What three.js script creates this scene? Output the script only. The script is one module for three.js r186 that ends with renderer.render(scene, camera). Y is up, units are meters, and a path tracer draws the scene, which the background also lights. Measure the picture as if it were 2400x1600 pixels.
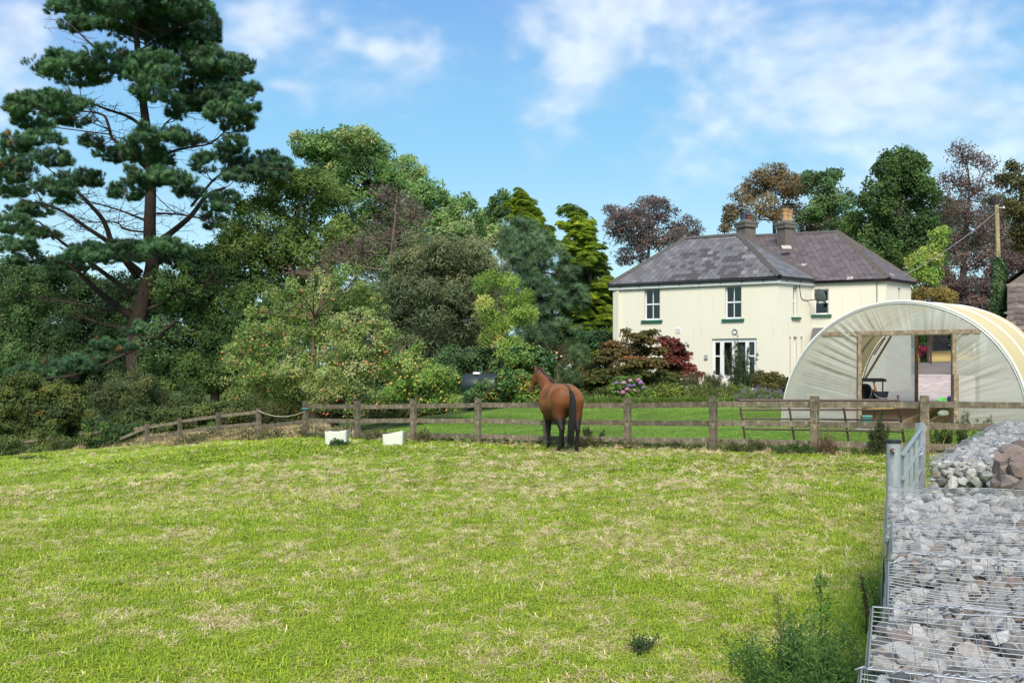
import * as THREE from 'three';
import { ConvexGeometry } from 'three/addons/geometries/ConvexGeometry.js';
import { mergeGeometries } from 'three/addons/utils/BufferGeometryUtils.js';

// ---------------------------------------------------------------- camera, sky, sun, exposure
const scene = new THREE.Scene();
const EYE = 1.85, F = 2400, HORIZON = 868;          // eye height in metres; lens and horizon row of a 2400 x 1600 frame
const camera = new THREE.PerspectiveCamera(36.87, 1.5, 0.1, 3000);
camera.position.set(0, EYE, 0);
camera.lookAt(0, EYE, -10);
camera.setViewOffset(2400, 1600, 0, 800 - HORIZON, 2400, 1600);   // a level camera with the lens shifted up
const renderer = new THREE.WebGLRenderer({ antialias: true });
renderer.toneMapping = THREE.LinearToneMapping;
renderer.toneMappingExposure = 2.12;
renderer.shadowMap.enabled = true;

function rng(seed) { let s = seed >>> 0; return () => { s = (s + 0x6d2b79f5) | 0; let t = Math.imul(s ^ (s >>> 15), 1 | s); t = (t + Math.imul(t ^ (t >>> 7), 61 | t)) ^ t; return ((t ^ (t >>> 14)) >>> 0) / 4294967296; }; }
const clamp = (x, a = 0, b = 1) => Math.min(b, Math.max(a, x)), lerp = (a, b, t) => a + (b - a) * t;
const sstep = (x, a, b) => { const t = clamp((x - a) / (b - a)); return t * t * (3 - 2 * t); };
const mix3 = (a, b, t) => [lerp(a[0], b[0], t), lerp(a[1], b[1], t), lerp(a[2], b[2], t)];
function hash(x, y, z) { let n = Math.imul(x, 374761393) ^ Math.imul(y, 668265263) ^ Math.imul(z, 1274126177); n = Math.imul(n ^ (n >>> 13), 1103515245); return ((n ^ (n >>> 16)) >>> 0) / 4294967296; }
function noise(x, y, z = 0) {                        // value noise, 0..1
  const i = Math.floor(x), j = Math.floor(y), k = Math.floor(z); let u = x - i, v = y - j, w = z - k;
  u = u * u * (3 - 2 * u); v = v * v * (3 - 2 * v); w = w * w * (3 - 2 * w);
  const a = lerp(lerp(hash(i, j, k), hash(i + 1, j, k), u), lerp(hash(i, j + 1, k), hash(i + 1, j + 1, k), u), v);
  if (w === 0) return a;
  return lerp(a, lerp(lerp(hash(i, j, k + 1), hash(i + 1, j, k + 1), u), lerp(hash(i, j + 1, k + 1), hash(i + 1, j + 1, k + 1), u), v), w);
}
function fbm(x, y, z = 0, o = 4) { let s = 0, a = 0.5, t = 0; for (let k = 0; k < o; k++) { s += a * noise(x, y, z); t += a; a *= 0.5; x = x * 2.03 + 11.7; y = y * 2.03 + 5.3; z = z === 0 ? 0 : z * 2.03 + 3.1; } return s / t; }
const srgb = (r, g, b) => [r, g, b].map((c) => { c /= 255; return c <= 0.04045 ? c / 12.92 : ((c + 0.055) / 1.055) ** 2.4; });

{ // a blue sky that pales towards the horizon, with loose white clouds
  const W = 4096, H = 2048, data = new Float32Array(W * H * 4), GAIN = 0.62;
  const low = srgb(186, 224, 234), mid = srgb(134, 188, 224), high = srgb(108, 152, 210), top = srgb(92, 128, 190), white = srgb(222, 233, 246);
  // where the larger cloud banks hang: azimuth, elevation (radians from straight ahead), extents, tilt, weight
  const banks = [[-0.25, 0.32, 0.06, 0.03, -0.3, 0.6], [-0.43, 0.27, 0.07, 0.04, -0.3, 0.5], [-0.445, 0.308, 0.03, 0.01, 0, 0.45], [0.055, 0.265, 0.03, 0.105, 0.5, 0.5], [0.03, 0.33, 0.07, 0.035, 0.1, 0.25], [0.29, 0.30, 0.2, 0.055, 0.45, 0.42], [0.37, 0.2, 0.19, 0.075, 0.3, 0.6],
    [-0.13, 0.3, 0.014, 0.01, 0, 0.55], [-0.22, 0.265, 0.012, 0.006, 0, 0.45], [-0.16, 0.31, 0.01, 0.008, 0, 0.4], [-0.09, 0.29, 0.022, 0.016, 0.3, 0.22], [0.14, 0.345, 0.05, 0.03, 0.3, 0.3], [-0.47, 0.26, 0.03, 0.05, 0, 0.2]];
  for (let row = 0; row < H; row++) {
    const el = ((row + 0.5) / H - 0.5) * Math.PI, e = Math.max(el, 0);
    let base = e < 0.2 ? mix3(low, mid, sstep(e, 0.05, 0.24)) : mix3(low, mid, sstep(e, 0.05, 0.24));
    base = mix3(base, high, sstep(e, 0.2, 0.42)); base = mix3(base, top, sstep(e, 0.5, 1.4));
    for (let c = 0; c < W; c++) {
      const az0 = ((c + 0.5) / W - 0.5) * 2 * Math.PI, o = (row * W + c) * 4;
      let col = base;
      if (el > 0.02) {
        let az = az0 + Math.PI / 2; if (az > Math.PI) az -= 2 * Math.PI;      // 0 straight ahead (-z), positive to the right
        const x = Math.cos(az0) * Math.cos(el), z = Math.sin(az0) * Math.cos(el), y = Math.sin(el);
        let m = 0;
        for (const [a, b, ra, rb, t, w] of banks) {
          const da = az - a, db = el - b; if (Math.abs(da) > 0.6 || Math.abs(db) > 0.4) continue;
          const u = (da + t * -db) / ra, v = (db + t * da * 0.4) / rb; m += w * Math.exp(-(u * u + v * v) * 0.8);
        }
        const wx = noise(x * 9, y * 13, z * 9 + 50), s = fbm(x * 13 + wx, y * 22 + wx, z * 13 + 9.5, 3) * 0.62 + fbm(x * 52 + wx * 3, y * 84, z * 52 + 3.5, 5) * 0.42;
        const broad = noise(x * 3.1 + 7, y * 4.2, z * 3.1 + 31) * 0.5 - 0.05 + 0.4 * sstep(el, 0.45, 0.9);
        const away = sstep(Math.hypot(az / 0.6, (el - 0.2) / 0.3), 0.9, 1.5);
        const cover = Math.min(m, 0.75) + Math.max(broad, 0) * lerp(0.25, 1, away);
        const d = sstep(s + cover * 0.62, 0.56, 1.14) * sstep(el, 0.05, 0.14);
        const lum = 0.82 + 0.25 * (fbm(x * 60, y * 90, z * 60 + 7, 2) - 0.5) + 0.1 * d;
        const tint = mix3(white, srgb(205, 232, 244), sstep(el, 0.26, 0.12));
        col = mix3(base, [tint[0] * lum, tint[1] * lum, tint[2] * lum], d * 0.78);
        const lilac = sstep(az, -0.2, -0.5) * sstep(el, 0.2, 0.36) * 0.35;          // the sky turns violet towards upper left
        col = mix3(col, srgb(140, 146, 205), lilac * (1 - d * 0.6));
      }
      data[o] = col[0] * GAIN; data[o + 1] = col[1] * GAIN; data[o + 2] = col[2] * GAIN; data[o + 3] = 1;
    }
  }
  const sky = new THREE.DataTexture(data, W, H, THREE.RGBAFormat, THREE.FloatType);
  sky.mapping = THREE.EquirectangularReflectionMapping; sky.magFilter = THREE.LinearFilter; sky.minFilter = THREE.LinearFilter; sky.needsUpdate = true;
  scene.background = sky; scene.environment = sky;
}
const sun = new THREE.DirectionalLight(new THREE.Color(1, 0.92, 0.78), 2.5);
sun.position.set(-3, 57, 42); sun.target.position.set(0, 0, -25);
sun.castShadow = true; sun.shadow.radius = 48; sun.shadow.mapSize.set(2048, 2048);
Object.assign(sun.shadow.camera, { left: -45, right: 45, top: 45, bottom: -45, near: 1, far: 220 });
scene.add(sun, sun.target);

// ---------------------------------------------------------------- helpers
const V = (x, y, z) => new THREE.Vector3(x, y, z);
const at = (px, py, d) => [(px - 1200) / F * d, EYE - (py - HORIZON) / F * d, -d];     // a sight line followed for d metres
const v3 = (a) => V(a[0], a[1], a[2]);
const offsets = new Map(), counts = new Map();
const numbered = (n) => { const k = counts.get(n) ?? 0; counts.set(n, k + 1); return k ? n + '_' + String(k).padStart(3, '0') : n; };
function tag(o, label, category, group, kind) { if (label) o.userData.label = label; if (category) o.userData.category = category; if (group) o.userData.group = group; if (kind) o.userData.kind = kind; return o; }
function thing(name, label, category, p, group, kind) { const g = new THREE.Group(); g.name = numbered(name); g.position.set(p[0], p[1], p[2]); scene.add(g); offsets.set(g, p); return tag(g, label, category, group, kind); }
function node(name, parent) { const g = new THREE.Group(); g.name = name; parent.add(g); offsets.set(g, offsets.get(parent)); return g; }   // a part that only holds sub-parts
function part(name, geo, mat, parent, kind) {      // geo in world coordinates
  const o = offsets.get(parent) ?? [0, 0, 0], g = geo.isGB ? geo.geo() : geo; g.translate(-o[0], -o[1], -o[2]);
  const m = new THREE.Mesh(g, mat); m.name = name; m.castShadow = m.receiveShadow = true; parent.add(m); offsets.set(m, o); if (kind) m.userData.kind = kind; return m;
}
function struct(name, geo, mat, kind = 'structure') { const m = new THREE.Mesh(geo.isGB ? geo.geo() : geo, mat); m.name = name; m.castShadow = m.receiveShadow = true; m.userData.kind = kind; scene.add(m); return m; }

class GB {                                          // collects shapes into one geometry
  constructor() { this.p = []; this.n = []; this.u = []; this.c = []; this.i = []; this.col = [1, 1, 1]; this.isGB = true; }
  v(x, y, z, a, b, c, u = 0, w = 0) { this.p.push(x, y, z); this.n.push(a, b, c); this.u.push(u, w); this.c.push(...this.col); return this.p.length / 3 - 1; }
  quad(a, b, c, d, uv) {
    const e1 = v3(b).sub(v3(a)), e2 = v3(d).sub(v3(a)), n = e1.clone().cross(v3(c).sub(v3(a))); if (n.lengthSq() < 1e-16) n.copy(e1).cross(e2); n.normalize();
    const L = e1.length(), H = e2.length(), k = uv ?? [[0, 0], [L, 0], [L, H], [0, H]], q = [a, b, c, d].map((x, j) => this.v(...x, n.x, n.y, n.z, ...k[j]));
    this.i.push(q[0], q[1], q[2], q[0], q[2], q[3]);
  }
  tri(a, b, c, n) { n = n ?? v3(b).sub(v3(a)).cross(v3(c).sub(v3(a))).normalize().toArray(); const q = [a, b, c].map((x) => this.v(...x, ...n)); this.i.push(...q); }
  box(w, h, d, m) {
    const P = (x, y, z) => { const q = V(x * w / 2, y * h / 2, z * d / 2); return (m ? q.applyMatrix4(m) : q).toArray(); };
    this.quad(P(-1, -1, 1), P(1, -1, 1), P(1, 1, 1), P(-1, 1, 1)); this.quad(P(1, -1, -1), P(-1, -1, -1), P(-1, 1, -1), P(1, 1, -1));
    this.quad(P(1, -1, 1), P(1, -1, -1), P(1, 1, -1), P(1, 1, 1)); this.quad(P(-1, -1, -1), P(-1, -1, 1), P(-1, 1, 1), P(-1, 1, -1));
    this.quad(P(-1, 1, 1), P(1, 1, 1), P(1, 1, -1), P(-1, 1, -1)); this.quad(P(-1, -1, -1), P(1, -1, -1), P(1, -1, 1), P(-1, -1, 1)); return this;
  }
  boxAt(x, y, z, w, h, d, ry = 0) { return this.box(w, h, d, new THREE.Matrix4().makeRotationY(ry).setPosition(x, y, z)); }
  beam(a, b, w, h, up = [0, 1, 0]) {                // a bar from a to b: w across, h along up
    const A = v3(a), B = v3(b), X = B.clone().sub(A), L = X.length(); X.normalize(); const Z = X.clone().cross(v3(up)).normalize(), Y = Z.clone().cross(X);
    return this.box(L, h, w, new THREE.Matrix4().makeBasis(X, Y, Z).setPosition(A.add(B).multiplyScalar(0.5)));
  }
  tube(pts, r, sides = 6, cap = true) {
    const P = pts.map(v3), n = P.length, R = Array.isArray(r) ? r : pts.map((_, k) => r); let ref = null, len = 0; const rows = [];
    for (let k = 0; k < n; k++) {
      const t = P[Math.min(k + 1, n - 1)].clone().sub(P[Math.max(k - 1, 0)]).normalize();
      if (!ref) ref = Math.abs(t.y) < 0.9 ? V(0, 1, 0) : V(1, 0, 0);
      const x = ref.clone().addScaledVector(t, -ref.dot(t)).normalize(), y = t.clone().cross(x); ref = x; if (k) len += P[k].distanceTo(P[k - 1]);
      const row = []; for (let s = 0; s <= sides; s++) { const a = s / sides * 2 * Math.PI, d = x.clone().multiplyScalar(Math.cos(a)).addScaledVector(y, Math.sin(a)); row.push(this.v(P[k].x + d.x * R[k], P[k].y + d.y * R[k], P[k].z + d.z * R[k], d.x, d.y, d.z, len, s / sides * 6.28 * R[0])); }
      rows.push(row);
    }
    for (let k = 0; k < n - 1; k++) for (let s = 0; s < sides; s++) this.i.push(rows[k][s], rows[k][s + 1], rows[k + 1][s + 1], rows[k][s], rows[k + 1][s + 1], rows[k + 1][s]);
    if (cap) for (const [k, f] of [[0, -1], [n - 1, 1]]) { if (R[k] < 0.004) continue; const t = P[Math.min(k + 1, n - 1)].clone().sub(P[Math.max(k - 1, 0)]).normalize().multiplyScalar(f), c = this.v(...P[k].toArray(), ...t.toArray()), q = rows[k].map((j) => this.v(this.p[j * 3], this.p[j * 3 + 1], this.p[j * 3 + 2], ...t.toArray())); for (let s = 0; s < sides; s++) f > 0 ? this.i.push(c, q[s], q[s + 1]) : this.i.push(c, q[s + 1], q[s]); }
    return this;
  }
  add(g, m) { const p = g.attributes.position, n = g.attributes.normal, o = this.p.length / 3, q = V(), nm = m ? new THREE.Matrix3().getNormalMatrix(m) : null; for (let k = 0; k < p.count; k++) { q.fromBufferAttribute(p, k); if (m) q.applyMatrix4(m); const w = V().fromBufferAttribute(n, k); if (nm) w.applyMatrix3(nm).normalize(); const uv = g.attributes.uv; this.v(q.x, q.y, q.z, w.x, w.y, w.z, uv ? uv.getX(k) : 0, uv ? uv.getY(k) : 0); } if (g.index) for (const j of g.index.array) this.i.push(j + o); else for (let k = 0; k < p.count; k++) this.i.push(k + o); return this; }
  geo() { const g = new THREE.BufferGeometry(), f = (a, k) => new THREE.BufferAttribute(new Float32Array(a), k); g.setAttribute('position', f(this.p, 3)); g.setAttribute('normal', f(this.n, 3)); g.setAttribute('uv', f(this.u, 2)); g.setAttribute('color', f(this.c, 3)); g.setIndex(new THREE.BufferAttribute(new Uint32Array(this.i), 1)); return g; }
}
function smooth(pts, n = 4) { const c = new THREE.CatmullRomCurve3(pts.map(v3)); return c.getPoints((pts.length - 1) * n).map((p) => p.toArray()); }
function grown(g, parent) { return g; }

class Scatter {                                     // many small copies of one shape
  constructor() { this.m = []; this.c = []; }
  add(p, dir, size, col, roll = 0, sy = 1) {
    const q = new THREE.Quaternion().setFromUnitVectors(V(0, 1, 0), dir), r = new THREE.Quaternion().setFromAxisAngle(V(0, 1, 0), roll);
    this.m.push(new THREE.Matrix4().compose(p, q.multiply(r), V(size, size * sy, size))); this.c.push(col);
  }
  build(name, geo, mat, parent, kind = 'stuff') {
    const o = offsets.get(parent) ?? [0, 0, 0], im = new THREE.InstancedMesh(geo, mat, this.m.length), c = new THREE.Color();
    this.m.forEach((m, k) => { m.elements[12] -= o[0]; m.elements[13] -= o[1]; m.elements[14] -= o[2]; im.setMatrixAt(k, m); im.setColorAt(k, c.setRGB(...this.c[k])); });
    im.name = name; im.castShadow = im.receiveShadow = true; if (kind) im.userData.kind = kind; parent.add(im); return im;
  }
}

// ---------------------------------------------------------------- materials
function texture(w, h, fn, color = true) {          // fn returns linear colours or a height
  const d = new Uint8Array(w * h * 4), enc = (c) => { c = clamp(c); return Math.round(255 * (color ? (c <= 0.0031308 ? c * 12.92 : 1.055 * c ** (1 / 2.4) - 0.055) : c)); };
  for (let y = 0; y < h; y++) for (let x = 0; x < w; x++) { const c = fn(x / w, y / h), k = (y * w + x) * 4; const a = Array.isArray(c) ? c : [c, c, c]; d[k] = enc(a[0]); d[k + 1] = enc(a[1]); d[k + 2] = enc(a[2]); d[k + 3] = 255; }
  const t = new THREE.DataTexture(d, w, h); if (color) t.colorSpace = THREE.SRGBColorSpace; t.wrapS = t.wrapT = THREE.RepeatWrapping; t.magFilter = THREE.LinearFilter; t.minFilter = THREE.LinearMipmapLinearFilter; t.needsUpdate = true; return t;
}
const ring = (u, v, fu, fv, z = 0) => { // tileable noise
  const bl = (a, b) => { const w = sstep(a, 0.8, 1), h = sstep(b, 0.8, 1); const n = (x, y) => fbm(x * fu + 40, y * fv + 40, z + 0.5, 4); return lerp(lerp(n(a, b), n(a - 1, b), w), lerp(n(a, b - 1), n(a - 1, b - 1), w), h); };
  return bl(u, v);
};
const std = (o) => new THREE.MeshStandardMaterial({ roughness: 0.85, ...o });
const rgb = (a) => new THREE.Color().setRGB(...a);
const reps = (t, x, y) => { t = t.clone(); t.repeat.set(x, y); t.needsUpdate = true; return t; };
const woodT = texture(512, 128, (u, v) => { const g = ring(u, v, 5, 34, 1), b = ring(u, v, 9, 5, 2), l = ring(u, v, 30, 12, 3); let c = mix3([0.075, 0.06, 0.045], [0.22, 0.18, 0.13], clamp(g * 1.5 - 0.25)); c = mix3(c, [0.05, 0.05, 0.032], sstep(b, 0.5, 0.75) * 0.6); return mix3(c, [0.33, 0.33, 0.24], sstep(l, 0.58, 0.72) * 0.55); });
const woodB = texture(512, 128, (u, v) => ring(u, v, 5, 34, 1), false);
const plasterT = texture(256, 256, (u, v) => { const a = ring(u, v, 3, 3, 4), b = ring(u, v, 60, 60, 5), k = ring(u, v, 34, 2, 32); return mix3(mix3([0.6, 0.585, 0.475], [0.67, 0.655, 0.555], a * 0.7 + b * 0.3), [0.5, 0.49, 0.41], sstep(k, 0.58, 0.78) * 0.35); });
const plasterB = texture(256, 256, (u, v) => ring(u, v, 40, 40, 6), false);
const barkT = texture(128, 256, (u, v) => { const g = ring(u, v, 14, 4, 7), b = ring(u, v, 6, 6, 8); return mix3([0.022, 0.017, 0.013], [0.115, 0.085, 0.065], clamp(g * 1.5 - 0.3) * 0.75 + b * 0.25); });
const barkB = texture(128, 256, (u, v) => ring(u, v, 14, 4, 7), false);
const slateT = texture(256, 256, (u, v) => { const s = ring(u, v, 26, 3, 9), b = ring(u, v, 5, 5, 10); return mix3([0.55, 0.5, 0.5], [1.0, 1.0, 1.0], clamp(s * 1.3 - 0.15) * 0.7 + b * 0.3); });
const lichenT = texture(256, 256, (u, v) => { const s = ring(u, v, 26, 3, 9), b = ring(u, v, 9, 9, 30) * 0.6 + ring(u, v, 30, 30, 31) * 0.4; return mix3([0.16 + 0.1 * s, 0.13 + 0.09 * s, 0.135 + 0.09 * s], [0.62, 0.61, 0.54], sstep(b, 0.5, 0.58)); });
const stoneT = texture(256, 256, (u, v) => { const a = ring(u, v, 5, 5, 11), b = ring(u, v, 22, 22, 12), w = Math.abs(ring(u, v, 6, 9, 13) - 0.5); let c = mix3([0.42, 0.43, 0.45], [1, 1, 1], clamp(a * 1.4 - 0.2) * 0.6 + b * 0.4); return w < 0.012 ? mix3(c, [1, 1, 1], 0.5) : c; });
const stoneB = texture(256, 256, (u, v) => ring(u, v, 9, 9, 14) * 0.6 + ring(u, v, 40, 40, 15) * 0.4, false);
const zincT = texture(256, 256, (u, v) => { const a = ring(u, v, 18, 18, 16), b = ring(u, v, 5, 3, 17); return mix3([0.23, 0.26, 0.28], [0.42, 0.45, 0.47], clamp(a * 1.6 - 0.3) * 0.6 + b * 0.4); });
const rustT = texture(128, 128, (u, v) => mix3([0.1, 0.07, 0.06], [0.24, 0.17, 0.14], ring(u, v, 10, 10, 18)));
const M = {
  wood: std({ map: woodT, bumpMap: woodB, bumpScale: 0.008, vertexColors: true }),
  timber: std({ map: woodT, bumpMap: woodB, bumpScale: 0.005, color: rgb([1.6, 1.45, 1.35]) }),
  render: std({ map: reps(plasterT, 0.3, 0.3), bumpMap: reps(plasterB, 0.8, 0.8), bumpScale: 0.004, roughness: 0.92 }),
  white: std({ color: rgb([0.66, 0.67, 0.68]), roughness: 0.45 }), sill: std({ color: rgb([0.012, 0.1, 0.055]), roughness: 0.5 }),
  black: std({ color: rgb([0.013, 0.014, 0.016]), roughness: 0.4 }), dark: std({ color: rgb([0.03, 0.03, 0.03]), roughness: 0.9 }),
  pane: new THREE.MeshPhysicalMaterial({ color: rgb([0.75, 0.8, 0.8]), transmission: 1, thickness: 0, roughness: 0.03, ior: 1.5 }),
  bark: std({ map: reps(barkT, 0.6, 1.4), bumpMap: reps(barkB, 0.6, 1.4), bumpScale: 0.05, vertexColors: true, roughness: 0.95 }),
  leaf: new THREE.MeshPhysicalMaterial({ roughness: 0.85, transmission: 0.4, thickness: 0, specularIntensity: 0.5, vertexColors: true }),
  gloss: new THREE.MeshPhysicalMaterial({ roughness: 0.45, transmission: 0.15, thickness: 0, specularIntensity: 0.8, vertexColors: true }),
  needle: std({ roughness: 0.8, vertexColors: true }),
  zinc: std({ map: reps(zincT, 2, 2), roughness: 0.5, metalness: 0.35 }), rust: std({ map: reps(rustT, 3, 3), roughness: 0.75, metalness: 0.2 }),
  wire: std({ color: rgb([0.36, 0.38, 0.4]), roughness: 0.4, metalness: 0.6 }),
  plain: new THREE.MeshPhysicalMaterial({ vertexColors: true, roughness: 0.95, specularIntensity: 0.25 }), satin: std({ vertexColors: true, roughness: 0.5 }),
};

// ---------------------------------------------------------------- ground
const gpts = [];
const gp = (px, py, d) => gpts.push(at(px, py, d));
for (const [x, y, z] of [[-3, 0, 0], [3, 0, 0], [0, 0, 6], [-12, -0.2, 4], [12, 0.1, 4], [-3, 0, -4], [3, 0, -4], [-3, 0, -8], [0, 0, -7], [2.5, 0, -7], [0, 0, -12], [4, 0.02, -12], [-4, -0.01, -12], [0, 0, -17], [3.5, 0.04, -17], [5.5, 0.12, -16], [8, 0.2, -12], [8, 0.15, -7], [6, 0.1, -9], [-4, -0.04, -19], [12, 0.3, -15],
  [-32, -1.9, -30], [-40, -2.2, -50], [-20, -1.0, -54], [-32, -1.6, -70], [-10, -0.3, -48], [0, 0.5, -60], [20, 1.6, -80], [-20, -0.6, -90], [40, 3, -80], [40, 2, -50], [30, 1.2, -25], [-60, -2.5, -60], [70, 2, -40], [-30, -1.5, 0], [30, 0.6, 0], [0, 1.2, -120], [60, 3.4, -120], [-60, -2, -120],
  [4.4, 0.9, -44.8], [10.7, 0.92, -41.2], [15.1, 0.95, -41.4], [9, 1, -52], [16, 1.05, -50], [7.6, 0.38, -26.2], [11.5, 0.48, -23.6], [13.8, 0.8, -32.3], [11.7, 0.78, -33.6], [16, 0.85, -31], [18.5, 1.62, -45], [24, 2.28, -58], [26.4, 3.08, -64], [22, 1.4, -44]]) gpts.push([x, y, z]);
for (const a of [[0, 1300, 10.5], [0, 1200, 14.5], [0, 1130, 20], [0, 1090, 30], [0, 1094, 25], [0, 1092, 34], [110, 1082, 31], [210, 1072, 32], [300, 1066, 31], [400, 1055, 33], [400, 1100, 22], [600, 1042, 30], [600, 1080, 23], [760, 1044, 26], [900, 1049, 25], [1908, 1066, 19.9], [1672, 1058, 21.2], [1472, 1052, 22.8], [1120, 1041, 25], [968, 1037, 26.4], [837, 1033, 27.8], [715, 1027, 29.3], [606, 1030, 31], [510, 1038, 32.6], [420, 1043, 34.4], [343, 1048, 36], [262, 1055, 37.6], [120, 1072, 40.5], [50, 1080, 42],
  [2168, 1070, 18.6], [1320, 1066, 22], [1472, 1000, 29], [1300, 955, 35], [1690, 957, 35], [1000, 1003, 30], [900, 1010, 29], [1130, 970, 33], [1900, 1000, 26]]) gp(...a);
const GX0 = -60, GZ0 = -120, GS = 0.5, GNX = 261, GNZ = 281;
const hgrid = (() => {
  let h = new Float32Array(GNX * GNZ);
  for (let j = 0; j < GNZ; j++) for (let i = 0; i < GNX; i++) { const x = GX0 + i * GS, z = GZ0 + j * GS; let s = 0, t = 0; for (const p of gpts) { const d2 = (x - p[0]) ** 2 + (z - p[2]) ** 2 + 0.3, w = 1 / (d2 * d2); s += w * p[1]; t += w; } h[j * GNX + i] = s / t; }
  for (let pass = 0; pass < 6; pass++) { const g = h.slice(); for (let j = 1; j < GNZ - 1; j++) for (let i = 1; i < GNX - 1; i++) { const k = j * GNX + i; g[k] = (h[k] * 4 + h[k - 1] + h[k + 1] + h[k - GNX] + h[k + GNX]) / 8; } h = g; }
  return h;
})();
function H(x, z) {
  const u = clamp((x - GX0) / GS, 0, GNX - 1.001), v = clamp((z - GZ0) / GS, 0, GNZ - 1.001), i = Math.floor(u), j = Math.floor(v), a = u - i, b = v - j, k = j * GNX + i;
  return lerp(lerp(hgrid[k], hgrid[k + 1], a), lerp(hgrid[k + GNX], hgrid[k + GNX + 1], a), b) + (fbm(x * 0.9, z * 0.9, 0.5, 2) - 0.5) * 0.05;
}
// the post-and-rail fence, from right to left, as plan points
const fencePts = [[9.6, 18.9], [7.5, 18.6], [5.88, 19.9], [4.17, 21.2], [2.58, 22.8], [0.82, 24], [-0.83, 25], [-2.55, 26.4], [-4.2, 27.8], [-5.92, 29.3], [-7.67, 31], [-9.37, 32.6], [-11.18, 34.4], [-12.85, 36], [-14.7, 37.6], [-16.4, 39], [-18.2, 40.5], [-20.1, 42]];
function fenceD(x) { if (x > 9.6) return 18.9 + (x - 9.6) * 0.1; for (let k = 0; k < fencePts.length - 1; k++) { const [a, d] = fencePts[k], [b, e] = fencePts[k + 1]; if (x <= a && x >= b) return lerp(d, e, (a - x) / (a - b)); } return 42 + (-20.1 - x) * 0.8; }
const sampleFbm = (x, z, f, s) => fbm(x * f + s, z * f - s, 0.5, 3);
// how lush (0 mown and strawy .. 1 green) the field is
function lush(x, z) { const d = -z; let l = 0.4 + (sampleFbm(x, z, 1.5, 3) - 0.5) * 1.3 + (sampleFbm(x, z, 0.3, 9) - 0.5) * 0.8; l += 0.45 * sstep(d, 17, 23) * sstep(x, 1.5, -2) + 0.25 * sstep(d, 9, 5.5) * sstep(x, 1, -2) + 0.3 * sstep(x, 1.7, 2.6) * sstep(d, 9, 6); l += 0.3 * sstep(d, 15, 22) * sstep(x, -5, -8); return clamp(l); }
const fieldGreen = [0.18, 0.34, 0.022], fieldStraw = [0.42, 0.42, 0.12], lawnGreen = [0.15, 0.33, 0.035];
{
  const axis = (lo, hi, step, far) => { const a = []; for (let k = far; k >= 1; k--) a.push(lo - step * (1.6 ** k)); for (let x = lo; x <= hi + 1e-6; x += step) a.push(x); for (let k = 1; k <= far; k++) a.push(hi + step * (1.6 ** k)); return a; };
  const xs = axis(-34, 34, 0.4, 16), zs = axis(-70, 4, 0.4, 16), g = new GB();
  for (const z of zs) for (const x of xs) {
    const cx = clamp(x, GX0, GX0 + (GNX - 1) * GS), cz = clamp(z, GZ0, GZ0 + (GNZ - 1) * GS), d = -z, inField = d < fenceD(x);
    const n = sampleFbm(x, z, 1.4, 1); let c = inField ? mix3(fieldStraw, fieldGreen, clamp(0.25 + lush(x, z) + (n - 0.5))) : mix3([0.05, 0.075, 0.02], [0.09, 0.14, 0.03], n);
    c = c.map((q) => q * 0.8); g.col = c; g.v(x, H(cx, cz), z, 0, 1, 0, x, z);
  }
  const nx = xs.length; for (let j = 0; j < zs.length - 1; j++) for (let i = 0; i < nx - 1; i++) { const a = j * nx + i; g.i.push(a, a + nx, a + nx + 1, a, a + nx + 1, a + 1); }
  const geo = g.geo(); geo.computeVertexNormals(); struct('field', geo, M.plain);
}
function sheet(name, inside, color, lift, step = 0.25, box, kind = 'structure', mat = M.plain) {   // a surface lying on the ground where inside(x, z) is true
  const [x0, x1, z0, z1] = box, g = new GB(), id = new Map(), key = (i, j) => i * 100000 + j;
  const vert = (i, j) => { const k = key(i, j); if (!id.has(k)) { const x = x0 + i * step, z = z0 + j * step; g.col = color(x, z); id.set(k, g.v(x, H(x, z) + lift, z, 0, 1, 0, x, z)); } return id.get(k); };
  for (let i = 0; x0 + i * step < x1; i++) for (let j = 0; z0 + j * step < z1; j++) { if (!inside(x0 + (i + 0.5) * step, z0 + (j + 0.5) * step)) continue; const a = vert(i, j), b = vert(i, j + 1), c = vert(i + 1, j + 1), d = vert(i + 1, j); g.i.push(a, b, c, a, c, d); }
  const geo = g.geo(); geo.computeVertexNormals(); return struct(name, geo, mat, kind);
}
const TA = 0.5376, TC = [9.3, 24.6], TL = 9, TW = 2.8, TH = 3.05;      // polytunnel: axis turn, centre of its front, length, half width, height
const tun = (s, l) => [TC[0] + s * Math.cos(TA) + l * Math.sin(TA), -(TC[1] - s * Math.sin(TA) + l * Math.cos(TA))];   // across, along -> x, z
const tunBack = (x, z) => { const dx = x - TC[0], dd = -z - TC[1]; return [dx * Math.cos(TA) - dd * Math.sin(TA), dx * Math.sin(TA) + dd * Math.cos(TA)]; };
const inLawn = (x, z) => { const d = -z, [s, l] = tunBack(x, z); return d > fenceD(x) + 0.25 && d < 35.6 + Math.sin(x * 1.3) * 0.25 - sstep(x, 0.5, -5) * 7.5 && x > -4.6 && x < 12 && !(Math.abs(s) < TW + 0.05 && l > -0.05); };
sheet('lawn', inLawn, (x, z) => lawnGreen.map((c) => c * (0.62 + 0.3 * sampleFbm(x, z, 1, 2))), 0.012, 0.25, [-6, 13, -37, -18]);
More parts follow.
